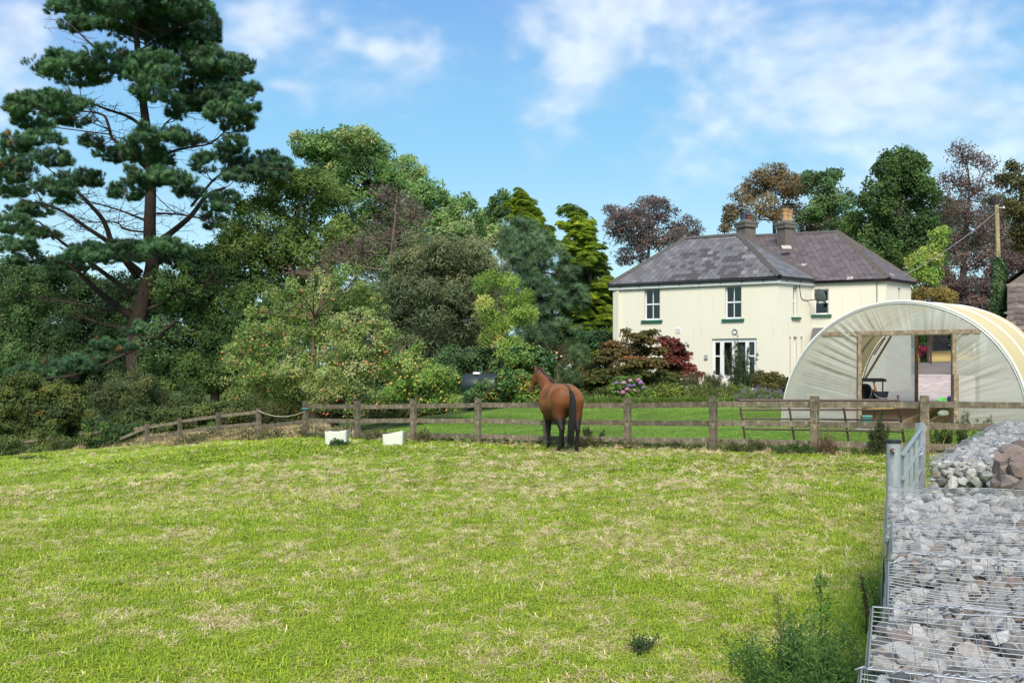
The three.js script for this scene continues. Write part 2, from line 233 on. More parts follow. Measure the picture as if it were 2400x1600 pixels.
sheet('gravel_yard', (x, z) => { const [s, l] = tunBack(x, z); return l > TL + 0.6 && -z < 45 + 0.1 * x && Math.abs(s - 1) < 7; }, (x, z) => { const n = hash(Math.round(x * 8), Math.round(z * 8), 3), m = sampleFbm(x, z, 0.5, 4); return mix3(mix3([0.33, 0.27, 0.27], [0.5, 0.44, 0.43], n), [0.3, 0.25, 0.14], sstep(m, 0.55, 0.75) * 0.6); }, 0.02, 0.12, [12, 30, -50, -32]);
sheet('road', (x, z) => -z > 45 + 0.1 * x + 0.15 && -z < 57 + 0.1 * x, (x, z) => { const n = sampleFbm(x, z, 0.4, 6); return [0.13 + n * 0.1, 0.115 + n * 0.085, 0.11 + n * 0.075]; }, 0.02, 0.5, [15, 44, -64, -44]);
sheet('dry_bank', (x, z) => -z >= 57 + 0.1 * x && -z < 66 + 0.1 * x, (x, z) => mix3([0.3, 0.2, 0.07], [0.5, 0.4, 0.17], sampleFbm(x, z, 1.5, 3)), 0.02, 0.4, [17, 44, -72, -56]);
{ // kerb between yard and road
  const g = new GB(); for (let k = 0; k < 24; k++) { const x = 16 + k * 1.0, d = 45.05 + 0.1 * x, x2 = x + 0.98, d2 = 45.05 + 0.1 * x2; g.beam([x, H(x, -d) + 0.06, -d], [x2, H(x2, -d2) + 0.06, -d2], 0.14, 0.16); }
  struct('kerb', g, std({ color: rgb([0.42, 0.4, 0.38]) }));
}

// ---------------------------------------------------------------- grass
const flat_ = (g) => { const q = g.geo(); q.deleteAttribute('normal'); return q; };   // each leaf and blade shaded as the flat face it is
function bladeTuft(seed, n, len, width, spread, lean, flat = 0) {   // a tuft of curved blades, 3 triangles each
  const r = rng(seed), g = new GB();
  for (let k = 0; k < n; k++) {
    const a = r() * 6.283, rad = Math.sqrt(r()) * spread, x = Math.cos(a) * rad, z = Math.sin(a) * rad, L = len * (0.55 + 0.6 * r()), b = r() * 6.283, ln = lean * (0.3 + r()), w = width * (0.7 + 0.6 * r());
    const dx = Math.cos(b), dz = Math.sin(b), px = -dz * w / 2, pz = dx * w / 2, sh = 0.75 + 0.5 * r();
    g.col = [sh, sh, sh * (0.8 + 0.4 * r())];
    const y0 = flat ? 0.01 + 0.035 * r() : -0.01, h1 = flat ? y0 + 0.02 * r() : L * 0.6, h2 = flat ? y0 + 0.03 * (r() - 0.3) : L * Math.max(0.25, 1 - ln * 0.5), m = flat ? L * 0.5 : ln * L * 0.35, e = flat ? L : ln * L;
    const kx = flat ? (r() - 0.5) * L * 0.4 : 0, kz = flat ? (r() - 0.5) * L * 0.4 : 0, N = [dx * 0.25, 0.95, dz * 0.25];
    const A = g.v(x - px, y0, z - pz, ...N), B = g.v(x + px, y0, z + pz, ...N), C = g.v(x + dx * m + px * 0.8 + kx, h1, z + dz * m + pz * 0.8 + kz, ...N), D = g.v(x + dx * m - px * 0.8 + kx, h1, z + dz * m - pz * 0.8 + kz, ...N), E = g.v(x + dx * e, h2, z + dz * e, ...N);
    g.i.push(A, B, C, A, C, D, D, C, E);
  }
  return flat_(g);
}
const grassMat = new THREE.MeshPhysicalMaterial({ roughness: 0.7, transmission: 0.25, thickness: 0, specularIntensity: 0.4, vertexColors: true });
const strawMat = std({ roughness: 0.8, vertexColors: true });
const UP = V(0, 1, 0);
const gabLine = (d) => -0.09 + 0.37 * d;           // the left foot of the near gabions
{
  const r = rng(11), near = [0, 1, 2].map((k) => new Scatter()), straw = [0, 1].map(() => new Scatter());
  const bands = [[3.4, 8, 1500, 1], [8, 12, 800, 1.15], [12, 17, 380, 1.5], [17, 23, 210, 2], [23, 44, 90, 2.9]];
  for (const [d0, d1, per, big] of bands) {
    const area = (d1 * d1 - d0 * d0) / 2 * 1.45, n = Math.round(area * per);
    for (let k = 0; k < n; k++) {
      const d = Math.sqrt(lerp(d0 * d0, d1 * d1, r())), x = (r() - 0.6) * 1.45 * d; if (d > fenceD(x) - 0.05) continue;
      if (x > gabLine(d) && d < 8.8) continue; if (d > 8.6 && x > 4.3 + 0.59 * (d - 10.8) && d < 18) continue;
      const l = lush(x, -d), z = -d, fine = sampleFbm(x, z, 4.6, 5), pat = sampleFbm(x, z, 10, 8);
      const dry = clamp((0.7 - l) * 0.8 + (fine - 0.5) * 1.2);
      const g = mix3([0.23, 0.385, 0.018], [0.42, 0.49, 0.036], r()), col = mix3(g, [0.56, 0.56, 0.14], clamp(dry * (0.35 + 0.65 * r()))), tone = 0.75 + 0.5 * pat;
      const lv = V((r() - 0.5) * 0.3, 1, (r() - 0.5) * 0.3).normalize();
      near[Math.floor(r() * 3)].add(V(x, H(x, z), z), lv, big * (0.75 + 0.5 * r()) * (1 + 0.35 * l) * 0.9, col.map((c) => c * tone), r() * 6.28, lerp(0.95, 0.33, sstep(d, 8, 22)));
      if (r() < 0.62 * sstep(fine * 0.5 + pat * 0.55 - l * 0.17, 0.38, 0.59)) { const s = mix3([0.76, 0.65, 0.38], [0.42, 0.31, 0.16], r()); straw[k & 1].add(V(x, H(x, z) + 0.012 * big + 0.02 * r(), z), V((r() - 0.5) * 0.9, 1, (r() - 0.5) * 0.9).normalize(), big ** 0.6 * (0.45 + 0.5 * r()), s, r() * 6.28); }
    }
  }
  const geos = [bladeTuft(1, 13, 0.075, 0.0065, 0.04, 0.75), bladeTuft(2, 13, 0.06, 0.006, 0.045, 1.1), bladeTuft(3, 12, 0.085, 0.0055, 0.04, 0.9)];
  near.forEach((s, k) => { const m = s.build('field_grass', geos[k], grassMat, scene); m.name = numbered('field_grass'); tag(m, ['short green and yellow pasture grass covering the field, upright blades', 'short green and yellow pasture grass covering the field, leaning blades', 'short green and yellow pasture grass covering the field, longer blades'][k], 'grass'); });
  straw.forEach((s, k) => { const m = s.build('hay_clippings', bladeTuft(20 + k, 16, 0.07, 0.0042, 0.05, 1, 1), strawMat, scene); m.name = numbered('hay_clippings'); tag(m, k ? 'pale dry hay clippings lying loose over the mown field' : 'pale dry straw scattered in clumps over the mown field', 'hay'); });
  // lawn behind the fence
  const lw = new Scatter();
  for (let k = 0; k < 60000; k++) { const x = lerp(-5, 12, r()), z = -lerp(19, 36, r()); if (!inLawn(x, z)) continue; const t = 0.5 + 0.5 * sampleFbm(x, z, 1.1, 2) + 0.5 * sampleFbm(x, z, 0.45, 12) * (0.8 + 0.4 * sstep(Math.sin((x * 0.5 + z) * 5), -0.3, 0.3)); lw.add(V(x, H(x, z), z), UP, 1.1 + 0.5 * r(), mix3([0.17, 0.31, 0.04], [0.24, 0.37, 0.06], r()).map((c) => c * t), r() * 6.28); }
  tag(lw.build('lawn_grass', bladeTuft(4, 16, 0.04, 0.009, 0.09, 1.2), grassMat, scene), 'bright green even mown lawn grass behind the post and rail fence', 'grass');
}
// ---------------------------------------------------------------- leaf shapes
function leafClump(seed, n, len, wid, droop = 0.2, flat = 0.8) {   // leaves spread through a ball of radius 1, +y is outwards
  const r = rng(seed), g = new GB();
  for (let k = 0; k < n; k++) {
    const p = V(r() - 0.5, r() - 0.5, r() - 0.5); while (p.length() > 0.5) p.set(r() - 0.5, r() - 0.5, r() - 0.5); p.multiplyScalar(1.7); p.y *= flat;
    const f = V(p.x * 1.4 + (r() - 0.5), (r() - 0.5) * 1.2 - droop, p.z * 1.4 + (r() - 0.5)).normalize(), up = V((r() - 0.5) * 1.3, 1, (r() - 0.5) * 1.3).normalize(), s = f.clone().cross(up).normalize(), nn = s.clone().cross(f);
    const L = len * (0.7 + 0.6 * r()), w = wid * (0.7 + 0.6 * r()), t = 0.78 + 0.44 * r(); g.col = [t * (0.9 + 0.2 * r()), t, t * 0.9];
    const N = nn.clone().multiplyScalar(0.55).add(p.clone().multiplyScalar(0.45)).add(V(0, 0.35, 0)).normalize().toArray();
    const mid = p.clone().addScaledVector(f, L * 0.45), a = p, b = mid.clone().addScaledVector(s, w / 2).addScaledVector(nn, w * 0.15), c = p.clone().addScaledVector(f, L), d = mid.clone().addScaledVector(s, -w / 2).addScaledVector(nn, w * 0.15);
    const q = [a, b, c, d].map((x) => g.v(x.x, x.y, x.z, ...N)); g.i.push(q[0], q[1], q[2], q[0], q[2], q[3]);
  }
  return flat_(g);
}
function needleShoot(seed, n, len, wid) {           // a bottle-brush pine shoot, radius about 1
  const r = rng(seed), g = new GB();
  for (let k = 0; k < n; k++) {
    const y = r() * 0.9 - 0.35, a = r() * 6.283, el = 0.25 + 0.8 * r(), f = V(Math.cos(a) * Math.cos(el), Math.sin(el), Math.sin(a) * Math.cos(el)), s = V(-Math.sin(a), 0, Math.cos(a)), p = V((r() - 0.5) * 0.5, y, (r() - 0.5) * 0.5);
    const L = len * (0.7 + 0.6 * r()), t = 0.7 + 0.6 * r(); g.col = [t, t, t]; const N = f.clone().add(V(0, 0.7, 0)).normalize().toArray();
    const e = p.clone().addScaledVector(f, L), q = [p.clone().addScaledVector(s, wid / 2), p.clone().addScaledVector(s, -wid / 2), e].map((x) => g.v(x.x, x.y, x.z, ...N)); g.i.push(...q);
  }
  return flat_(g);
}
function spray(seed, n) {                           // a drooping fan of scaly conifer foliage, pointing along +z and down
  const r = rng(seed), g = new GB();
  for (let k = 0; k < n; k++) {
    const a = (k / (n - 1) - 0.5) * 2.1 + (r() - 0.5) * 0.3, L = 0.9 + 0.5 * r(), f = V(Math.sin(a), 0.25 - 0.25 * r(), Math.cos(a)), s = V(Math.cos(a), 0, -Math.sin(a)), p = V((r() - 0.5) * 0.35, (r() - 0.5) * 0.35, -0.3 + (r() - 0.5) * 0.3), t = 0.75 + 0.5 * r(); g.col = [t, t, t * 0.9];
    const w = 0.16 + 0.08 * r(), m = p.clone().addScaledVector(f, L * 0.55), e = p.clone().addScaledVector(f, L).add(V(0, -0.28, 0)), N = V(f.x * 0.5, 0.8, f.z * 0.5).normalize().toArray();
    const q = [p, m.clone().addScaledVector(s, w / 2), e, m.clone().addScaledVector(s, -w / 2)].map((x) => g.v(x.x, x.y, x.z, ...N)); g.i.push(q[0], q[1], q[2], q[0], q[2], q[3]);
  }
  return flat_(g);
}
const LEAF = {
  broad: leafClump(31, 18, 0.52, 0.34), small: leafClump(32, 24, 0.4, 0.25), sparse: leafClump(33, 9, 0.42, 0.2, 0.5), big: leafClump(34, 14, 0.8, 0.55, 0.35), narrow: leafClump(35, 20, 0.6, 0.17, 0.1), tier: leafClump(36, 16, 0.6, 0.34, 0.5, 0.3),
  pine: needleShoot(41, 60, 0.8, 0.085), pineSoft: needleShoot(42, 40, 0.85, 0.06), spray: spray(43, 9),
};
// ---------------------------------------------------------------- trees and bushes
// o: d distance, base [px, py] or null, lobes [px, py, rx, ry] in frame pixels at that distance, leaf shape, size of a clump in metres, cover, palette of colours
function crownPoints(o, lobes, r, put) {
  for (const L of lobes) {
    const { c, rx, ry, rz, tone } = L, area = 4 * Math.PI * ((rx * ry + rx * rz + ry * rz) / 3), nP = Math.max(6, Math.round((o.puffs ?? 16) * Math.sqrt(area / 20))), tot = Math.ceil(area / (o.size * o.size * 3.1) * (o.cover ?? 1.5) * (o.more ?? 2.2));
    const puffs = []; for (let k = 0; k < nP; k++) { const u = r() * 2 - 1, a = r() * 6.283, q = Math.sqrt(1 - u * u), dir = V(q * Math.cos(a), u, q * Math.sin(a)); if (dir.y < -0.6 && r() < 0.6) { dir.y *= -1; } puffs.push({ dir, s: 0.2 + 0.34 * r() ** 1.4, out: 0.56 + 0.34 * r(), t: r() }); }
    for (let k = 0; k < tot; k++) {
      const P = puffs[Math.floor(r() * nP)], inner = r() < (o.inner ?? 0.18);
      const u = r() * 2 - 1, a = r() * 6.283, q = Math.sqrt(1 - u * u), loc = V(q * Math.cos(a), u, q * Math.sin(a)); if (!inner) { loc.addScaledVector(P.dir, 0.55).add(V(0, 0.25, 0)).normalize(); }
      const rad = inner ? 0.75 * Math.cbrt(r()) : 1, stray = r() < 0.07 ? 1 + 0.55 * r() : 1, e = P.dir.clone().multiplyScalar(inner ? 0 : P.out).addScaledVector(loc, (inner ? rad : P.s * (0.7 + 0.4 * r()) * stray)); if (o.flat && e.y < 0) e.y *= o.flat;
      const p = V(c.x + e.x * rx, c.y + e.y * ry, c.z + e.z * rz), out = inner ? loc : V(loc.x / rx, loc.y / ry * 1.0, loc.z / rz).normalize();
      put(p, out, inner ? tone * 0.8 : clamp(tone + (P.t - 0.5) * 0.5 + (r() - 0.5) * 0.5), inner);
    }
  }
}
function tree(name, label, category, o) {
  const r = rng(o.seed), s = o.d / F, dz = o.depth ?? 1;
  const baseX = o.base ? (o.base[0] - 1200) * s : 0, bz = -o.d, by = o.ground ?? H(baseX, bz), root = thing(name, label, category, [baseX, by, bz], o.group);
  const cx = o.lobes.reduce((a, l) => a + l[0], 0) / o.lobes.length, half = Math.max(...o.lobes.map((l) => Math.abs(l[0] - cx) + l[2]));
  const lobes = o.lobes.map(([px, py, rx, ry, z]) => { const reach = Math.sqrt(Math.max(0.05, 1 - ((px - cx) / half) ** 2)) * (half - rx) * s * 0.8, zz = z ?? (r() * 2 - 1) * dz, D = o.d - zz * reach, t = D / F; return { c: V((px - 1200) * t, EYE - (py - HORIZON) * t, -D), rx: rx * t, ry: ry * t, rz: (rx * 0.65 + ry * 0.35) * t, tone: r() * 0.5 + 0.25 }; });
  // wood
  const w = new GB(); w.col = o.bark ?? [1, 1, 1];
  const topL = lobes.reduce((a, l) => (l.c.y > a.c.y ? l : a)), th = o.trunk ?? 0.2, base = V(baseX, by - 0.15, bz), tipY = lerp(by, topL.c.y, o.trunkTop ?? 0.75), lean = V(lerp(baseX, (cx - 1200) * s, 0.6), tipY, bz);
  const spine = o.spine ? smooth(o.spine.map(([px, py, z]) => { const p = at(px, py, o.d); return [p[0], p[1], p[2] + (z ?? 0)]; }), 3) : smooth([base.toArray(), [lerp(base.x, lean.x, 0.3) + (r() - 0.5) * th, lerp(base.y, lean.y, 0.4), bz + (r() - 0.5) * th], [lean.x, lean.y, lean.z]], 4);
  if (!o.noTrunk) w.tube(spine, spine.map((_, k) => lerp(th, th * (o.taper ?? 0.35), k / (spine.length - 1)) * (k === 0 ? 1.25 : 1)), 8);
  const limbPts = []; spine.forEach((p, k) => k > spine.length * 0.25 && limbPts.push([v3(p), lerp(th, th * 0.35, k / (spine.length - 1)) * 0.6]));
  for (const q of o.limbs ?? []) { const pts = smooth(q.p.map(([px, py, z]) => { const p = at(px, py, o.d); return [p[0], p[1], p[2] + (z ?? 0)]; }), 3); w.tube(pts, pts.map((_, k) => lerp(q.r, q.r * 0.35, k / (pts.length - 1))), 6); pts.forEach((p, k) => k > 1 && limbPts.push([v3(p), lerp(q.r, q.r * 0.35, k / pts.length) * 0.6])); }
  for (let k = 0; k < (o.web ?? 0); k++) { const b = limbPts[Math.floor(r() * limbPts.length)][0], a = r() * 6.283, len = 0.5 + 1.3 * r(), e = b.clone().add(V(Math.cos(a) * len, (r() - 0.35) * len * 0.7, Math.sin(a) * len)), m = b.clone().lerp(e, 0.5).add(V((r() - 0.5) * 0.2, (r() - 0.5) * 0.25, 0)); w.tube([b.toArray(), m.toArray(), e.toArray()], [0.022, 0.016, 0.007], 3, false); for (let j = 0; j < 3; j++) { const q = m.clone().lerp(e, r()), t = q.clone().add(V(r() - 0.5, r() - 0.4, r() - 0.5).multiplyScalar(0.8)); w.tube([q.toArray(), t.toArray()], [0.012, 0.005], 3, false); } }
  const tw = o.twigs ?? 7;
  for (const L of lobes) {
    let best = limbPts[0], bd = 1e9; for (const q of limbPts) { const d = q[0].distanceTo(L.c) + Math.max(0, q[0].y - L.c.y) * 1.5; if (d < bd) { bd = d; best = q; } }
    const r0 = Math.min(best[1], 0.02 + 0.035 * Math.max(L.rx, L.ry) * (o.limb ?? 1)), mid = best[0].clone().lerp(L.c, 0.5).add(V((r() - 0.5) * bd * 0.15, -bd * 0.06 * r(), (r() - 0.5) * bd * 0.15));
    const pts = smooth([best[0].toArray(), mid.toArray(), L.c.toArray()], 3); w.tube(pts, pts.map((_, k) => lerp(r0, r0 * 0.45, k / (pts.length - 1))), 5, false);
    for (let k = 0; k < tw; k++) { const u = r() * 1.5 - 0.5, a = r() * 6.283, q = Math.sqrt(Math.max(0, 1 - u * u)), e = L.c.clone().add(V(q * Math.cos(a) * L.rx, u * L.ry, q * Math.sin(a) * L.rz).multiplyScalar(0.95)), st = L.c.clone().lerp(best[0], 0.35 * r()), m = st.clone().lerp(e, 0.5).add(V((r() - 0.5), (r() - 0.3), (r() - 0.5)).multiplyScalar(L.rx * 0.2)); w.tube([st.toArray(), m.toArray(), e.toArray()], [r0 * 0.4, r0 * 0.28, r0 * 0.08], 4, false);
      for (let j = 0; j < (o.fine ?? 0); j++) { const b = m.clone().lerp(e, r()), t = b.clone().add(V(r() - 0.5, r() - 0.55, r() - 0.5).multiplyScalar(L.rx * 0.7)); w.tube([b.toArray(), t.toArray()], [r0 * 0.14, r0 * 0.05], 3, false); } }
  }
  part('trunk', w, M.bark, root);
  const sets = [new Scatter()];
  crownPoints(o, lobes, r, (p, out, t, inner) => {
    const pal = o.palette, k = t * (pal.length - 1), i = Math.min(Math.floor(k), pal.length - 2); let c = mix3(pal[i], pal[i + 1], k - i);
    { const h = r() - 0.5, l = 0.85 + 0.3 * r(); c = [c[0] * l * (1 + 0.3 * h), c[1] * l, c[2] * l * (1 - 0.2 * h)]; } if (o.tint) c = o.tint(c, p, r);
    const side = V((r() - 0.5) * 0.7, (r() - 0.5) * 0.7, (r() - 0.5) * 0.7);
    let dir = out.clone().add(side).normalize(), roll = r() * 6.283;
    if (o.leaf === LEAF.spray) { dir = V(0, 1, 0).addScaledVector(out, 0.35).add(side.multiplyScalar(0.5)).normalize(); roll = Math.atan2(out.x, out.z) + (r() - 0.5); }
    else if (o.upward) dir = dir.multiplyScalar(1 - o.upward).add(V(0, o.upward, 0)).normalize();
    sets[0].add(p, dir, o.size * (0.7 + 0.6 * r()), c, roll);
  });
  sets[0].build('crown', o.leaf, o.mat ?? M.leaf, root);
  o.after?.(root, lobes, r);
  return root;
}

// ---------------------------------------------------------------- house
{
  const base = [9, 0.92, -43], house = thing('farmhouse', 'two storey cream rendered house with slate hip roofs and green window sills', 'house', base);
  const EAVE = 5.48, GR = 0.6;
  const A = [4.42, -44.8], B = [10.7, -41.2], C = [12.51, -42.6], D = [8.6, -48.4], E = [15.13, -41.4], Fc = [16.77, -43], G = [15.4, -50], Hc = [7.2, -50];
  const sAt = (P, Q, px) => { const k = (px - 1200) / F, ux = Q[0] - P[0], ud = -(Q[1] - P[1]), d0 = -P[1], t = (k * d0 - P[0]) / (ux - k * ud), L = Math.hypot(ux, ud); return [t * L, d0 + t * ud]; };
  function frame(P, Q) { const X = V(Q[0] - P[0], 0, Q[1] - P[1]).normalize(), Y = V(0, 1, 0), Z = X.clone().cross(Y); return new THREE.Matrix4().makeBasis(X, Y, Z).setPosition(P[0], 0, P[1]); }
  const openFrom = (P, Q, x0, x1, y0, y1) => { const [s0, d0] = sAt(P, Q, x0), [s1, d1] = sAt(P, Q, x1), d = (d0 + d1) / 2; return [s0, s1, EYE - (y1 - HORIZON) * d / F, EYE - (y0 - HORIZON) * d / F]; };
  const T = 0.3;
  function wall(P, Q, holes = [], top = EAVE) {
    const L = Math.hypot(Q[0] - P[0], Q[1] - P[1]), sh = new THREE.Shape([[0, GR], [L, GR], [L, top], [0, top]].map((p) => new THREE.Vector2(...p)));
    for (const [s0, s1, y0, y1] of holes) sh.holes.push(new THREE.Path([[s0, y0], [s0, y1], [s1, y1], [s1, y0]].map((p) => new THREE.Vector2(...p))));
    const g = new THREE.ExtrudeGeometry(sh, { depth: T, bevelEnabled: false }); g.translate(0, 0, -T); g.applyMatrix4(frame(P, Q)); part('wall', g, M.render, house);
  }
  const B1 = new GB();
  const boxIn = (m, s0, s1, y0, y1, z0, z1) => { const g = new GB(); g.box(s1 - s0, y1 - y0, z1 - z0, m.clone().multiply(new THREE.Matrix4().setPosition((s0 + s1) / 2, (y0 + y1) / 2, (z0 + z1) / 2))); return g; };
  const multi = (m, list) => { const g = new GB(); for (const [s0, s1, y0, y1, z0, z1] of list) g.box(s1 - s0, y1 - y0, z1 - z0, m.clone().multiply(new THREE.Matrix4().setPosition((s0 + s1) / 2, (y0 + y1) / 2, (z0 + z1) / 2))); return g; };
  function sash(P, Q, o, { sill = true, bars = true, inset = 0.12, kind = 'window' } = {}) {
    const m = frame(P, Q), [s0, s1, y0, y1] = o, w = node(kind, house), f = 0.055, ym = (y0 + y1) / 2, z0 = -inset - 0.06, z1 = -inset;
    part('frame', multi(m, [[s0, s0 + f, y0, y1, z0, z1], [s1 - f, s1, y0, y1, z0, z1], [s0 + f, s1 - f, y1 - f, y1, z0, z1], [s0 + f, s1 - f, y0, y0 + f * 1.3, z0, z1], [s0 + f, s1 - f, ym - 0.03, ym + 0.03, z0 - 0.01, z1 + 0.015]]), M.white, w);
    if (bars) part('glazing_bar', multi(m, [[(s0 + s1) / 2 - 0.016, (s0 + s1) / 2 + 0.016, y0 + f * 1.3, ym - 0.03, z0 + 0.01, z1 - 0.005], [(s0 + s1) / 2 - 0.016, (s0 + s1) / 2 + 0.016, ym + 0.03, y1 - f, z0 + 0.01, z1 - 0.005]]), M.white, w);
    for (const [a, b] of [[y0 + f, ym - 0.02], [ym + 0.02, y1 - f]]) part('pane', multi(m, [[s0 + f * 0.8, s1 - f * 0.8, a, b, -inset - 0.034, -inset - 0.03]]), M.pane, w);
    if (sill) part('sill', multi(m, [[s0 - 0.12, s1 + 0.12, y0 - 0.1, y0 - 0.002, -0.1, 0.1]]), M.sill, w);
    return w;
  }
  // front block
  const w1 = openFrom(A, B, 1510.5, 1547, 675, 750), w2 = openFrom(A, B, 1700, 1738.5, 668, 747), fd = openFrom(A, B, 1669, 1774, 793, 890), hid = openFrom(A, B, 1530, 1575, 795, 880);
  wall(A, B, [w1, w2, fd]); sash(A, B, w1); sash(A, B, w2);
  { // french doors with side lights
    const m = frame(A, B), [s0, s1, y0, y1] = fd, d = node('french_door', house), f = 0.06, W = s1 - s0, list = [[s0, s0 + f, y0, y1, -0.16, -0.08], [s1 - f, s1, y0, y1, -0.16, -0.08], [s0 + f, s1 - f, y1 - f, y1, -0.16, -0.08]], cuts = [0.17, 0.34, 0.5, 0.66, 0.83].map((t) => s0 + t * W);
    const xs = [s0 + f, s0 + 0.2 * W, s0 + 0.5 * W, s0 + 0.8 * W, s1 - f], edge = 0.1;
    for (let k = 0; k < 4; k++) { const a = xs[k], b = xs[k + 1], e = k === 1 || k === 2 ? edge * 1.15 : 0.055; list.push([a, a + e, y0, y1 - f, -0.15, -0.085], [b - e, b, y0, y1 - f, -0.15, -0.085], [a + e, b - e, y1 - f - 0.09, y1 - f, -0.15, -0.085], [a + e, b - e, y0, y0 + 0.2, -0.15, -0.085]); if (k === 0 || k === 3) list.push([a + e, b - e, (y0 + y1) / 2 + 0.1, (y0 + y1) / 2 + 0.16, -0.15, -0.085]); part('pane', multi(m, [[a + e, b - e, y0 + 0.2, y1 - f - 0.09, -0.122, -0.118]]), M.pane, d); }
    part('frame', multi(m, list), M.white, d);
  }
  const su = openFrom(B, C, 1859.5, 1870, 668, 743), sl = [[1850.5, 1854.5], [1860.5, 1869], [1877, 1882]].map(([a, b]) => openFrom(B, C, a, b, 789, 878));
  wall(B, C, [su, ...sl]); sash(B, C, su, { bars: false }); for (const o of sl) sash(B, C, o, { sill: false, bars: false });
  const X2 = [12.51 - 0.02, -42.62];
  wall(C, D); wall(D, A);
  // rear block
  const rw = openFrom(C, E, 1909, 1943, 677, 737), rb = openFrom(C, E, 1912, 1952, 778, 830), sw = openFrom(E, Fc, 2106, 2111.5, 674, 720);
  wall(C, E, [rw, rb]); sash(C, E, rw, { bars: false }); sash(C, E, rb, { sill: false });
  wall(E, Fc, [sw]); part('pane', multi(frame(E, Fc), [[sw[0], sw[1], sw[2], sw[3], -0.2, -0.195]]), M.pane, node('window', house));
  wall(Fc, G); wall(G, Hc);
  { const g = new GB(); g.box(13, 0.1, 9, new THREE.Matrix4().makeRotationY(0.25).setPosition(10.6, 0.7, -46)); part('floor', g, M.dark, house); }
  // fascia and gutter along the eaves
  const white = new GB(), gut = new GB(), brackets = [];
  for (const [P, Q, e0, e1] of [[A, B, 0.14, 0.1], [B, C, 0.1, 0.05], [D, A, 0, 0.1]]) { const m = frame(P, Q), L = Math.hypot(Q[0] - P[0], Q[1] - P[1]); white.box(L + e0 + e1, 0.17, 0.03, m.clone().multiply(new THREE.Matrix4().setPosition((L + e1 - e0) / 2, EAVE - 0.03, 0.12))); white.box(L, 0.02, 0.12, m.clone().multiply(new THREE.Matrix4().setPosition(L / 2, EAVE - 0.105, 0.06))); const a = V(-e0, EAVE + 0.06, 0.19).applyMatrix4(m).toArray(), b = V(L + e1, EAVE + 0.06, 0.19).applyMatrix4(m).toArray(); gut.tube([a, b], 0.055, 8); for (let s = 0.4; s < L; s += 0.9) { const p = V(s, EAVE + 0.04, 0.16).applyMatrix4(m); brackets.push(new GB().boxAt(p.x, p.y, p.z, 0.03, 0.13, 0.12)); } }
  for (const [P, Q] of [[C, E], [E, Fc]]) { const m = frame(P, Q), L = Math.hypot(Q[0] - P[0], Q[1] - P[1]); gut.tube([V(-0.1, EAVE + 0.02, 0.13).applyMatrix4(m).toArray(), V(L + 0.1, EAVE + 0.02, 0.13).applyMatrix4(m).toArray()], 0.055, 8); }
  part('fascia', white, M.white, house); part('gutter', gut, M.black, house); for (const b of brackets) part('gutter_bracket', b, M.black, house);
  { const m = frame(C, E), q = (x, y, z) => V(x, y, z).applyMatrix4(m).toArray(), g = new GB(); g.tube([q(0.1, 2.95, 0.5), q(0.1, 0.9, 0.5)], 0.045, 8); part('downpipe', g, M.black, house); const g2 = new GB(); g2.tube([q(2.55, EAVE, 0.06), q(2.55, 3.4, 0.06)], 0.012, 5); part('wall_cable', g2, M.black, house); }
  // roofs
  const e1 = 5.62, A1 = [4.28, e1, -44.95], Bx = [10.72, e1, -40.98], C1 = [12.6, e1, -42.45], D1 = [8.6, e1, -48.9], R1 = [7.83, 7.79, -46.33], R2 = [9.99, 7.79, -45];
  const e2 = 5.54, E1 = [15.16, e2, -41.15], F1 = [16.95, e2, -42.9], S2 = [14.8, 8.12, -46.5], S1 = [11.08, 8.12, -48.12], L1 = [8.4, e2, -44.1], G1 = [14.9, e2, -51], K1 = [7.2, e2, -50.2];
  const slateTones = [[0.145, 0.147, 0.153], [0.175, 0.177, 0.183], [0.205, 0.208, 0.215], [0.085, 0.077, 0.078], [0.25, 0.255, 0.262], [0.135, 0.132, 0.135]].map((c) => std({ map: slateT, color: rgb(c), roughness: 0.55, vertexColors: false }));
  const purpleTones = [[0.13, 0.108, 0.11], [0.148, 0.126, 0.129], [0.108, 0.09, 0.093], [0.165, 0.144, 0.145]].map((c) => std({ map: slateT, color: rgb(c), roughness: 0.65 })); purpleTones.push(std({ map: lichenT, roughness: 0.8 }));
  const slateShapes = [0, 1, 2].map((k) => { const g = new GB(); g.box(0.234 + 0.005 * k, 0.024, 0.252, new THREE.Matrix4()); const geo = g.geo(); const uv = geo.attributes.uv; for (let j = 0; j < uv.count; j++) uv.setXY(j, uv.getX(j) * 1.5 + 0.37 * k, uv.getY(j) * 1.1 + 0.2 * k); return geo; });
  const under = std({ color: rgb([0.05, 0.048, 0.05]), roughness: 0.9 });
  function face(roof, P0, P1, T1, T0, tones, seed, single, pick) {    // eave P0-P1, top T0-T1
    const r = rng(seed), p0 = v3(P0), p1 = v3(P1), t0 = v3(T0), t1 = v3(T1), X = p1.clone().sub(p0).normalize(), up = t0.clone().sub(p0), Y = up.clone().addScaledVector(X, -up.dot(X)), slope = Y.length(); Y.normalize(); const N = X.clone().cross(Y);
    const W = p1.clone().sub(p0).length(), a = t0.clone().sub(p0).dot(X), b = t1.clone().sub(p0).dot(X), merged = tones.map(() => new GB()), exp = 0.265, rows = Math.floor(slope / exp), u = new GB();
    u.quad(P0, P1, T1, T0); part('underlay', u, under, roof);
    const B0 = new THREE.Matrix4().makeBasis(X, N, Y.clone().negate()), tilt = new THREE.Matrix4().makeRotationX(0.06); let n = 0;
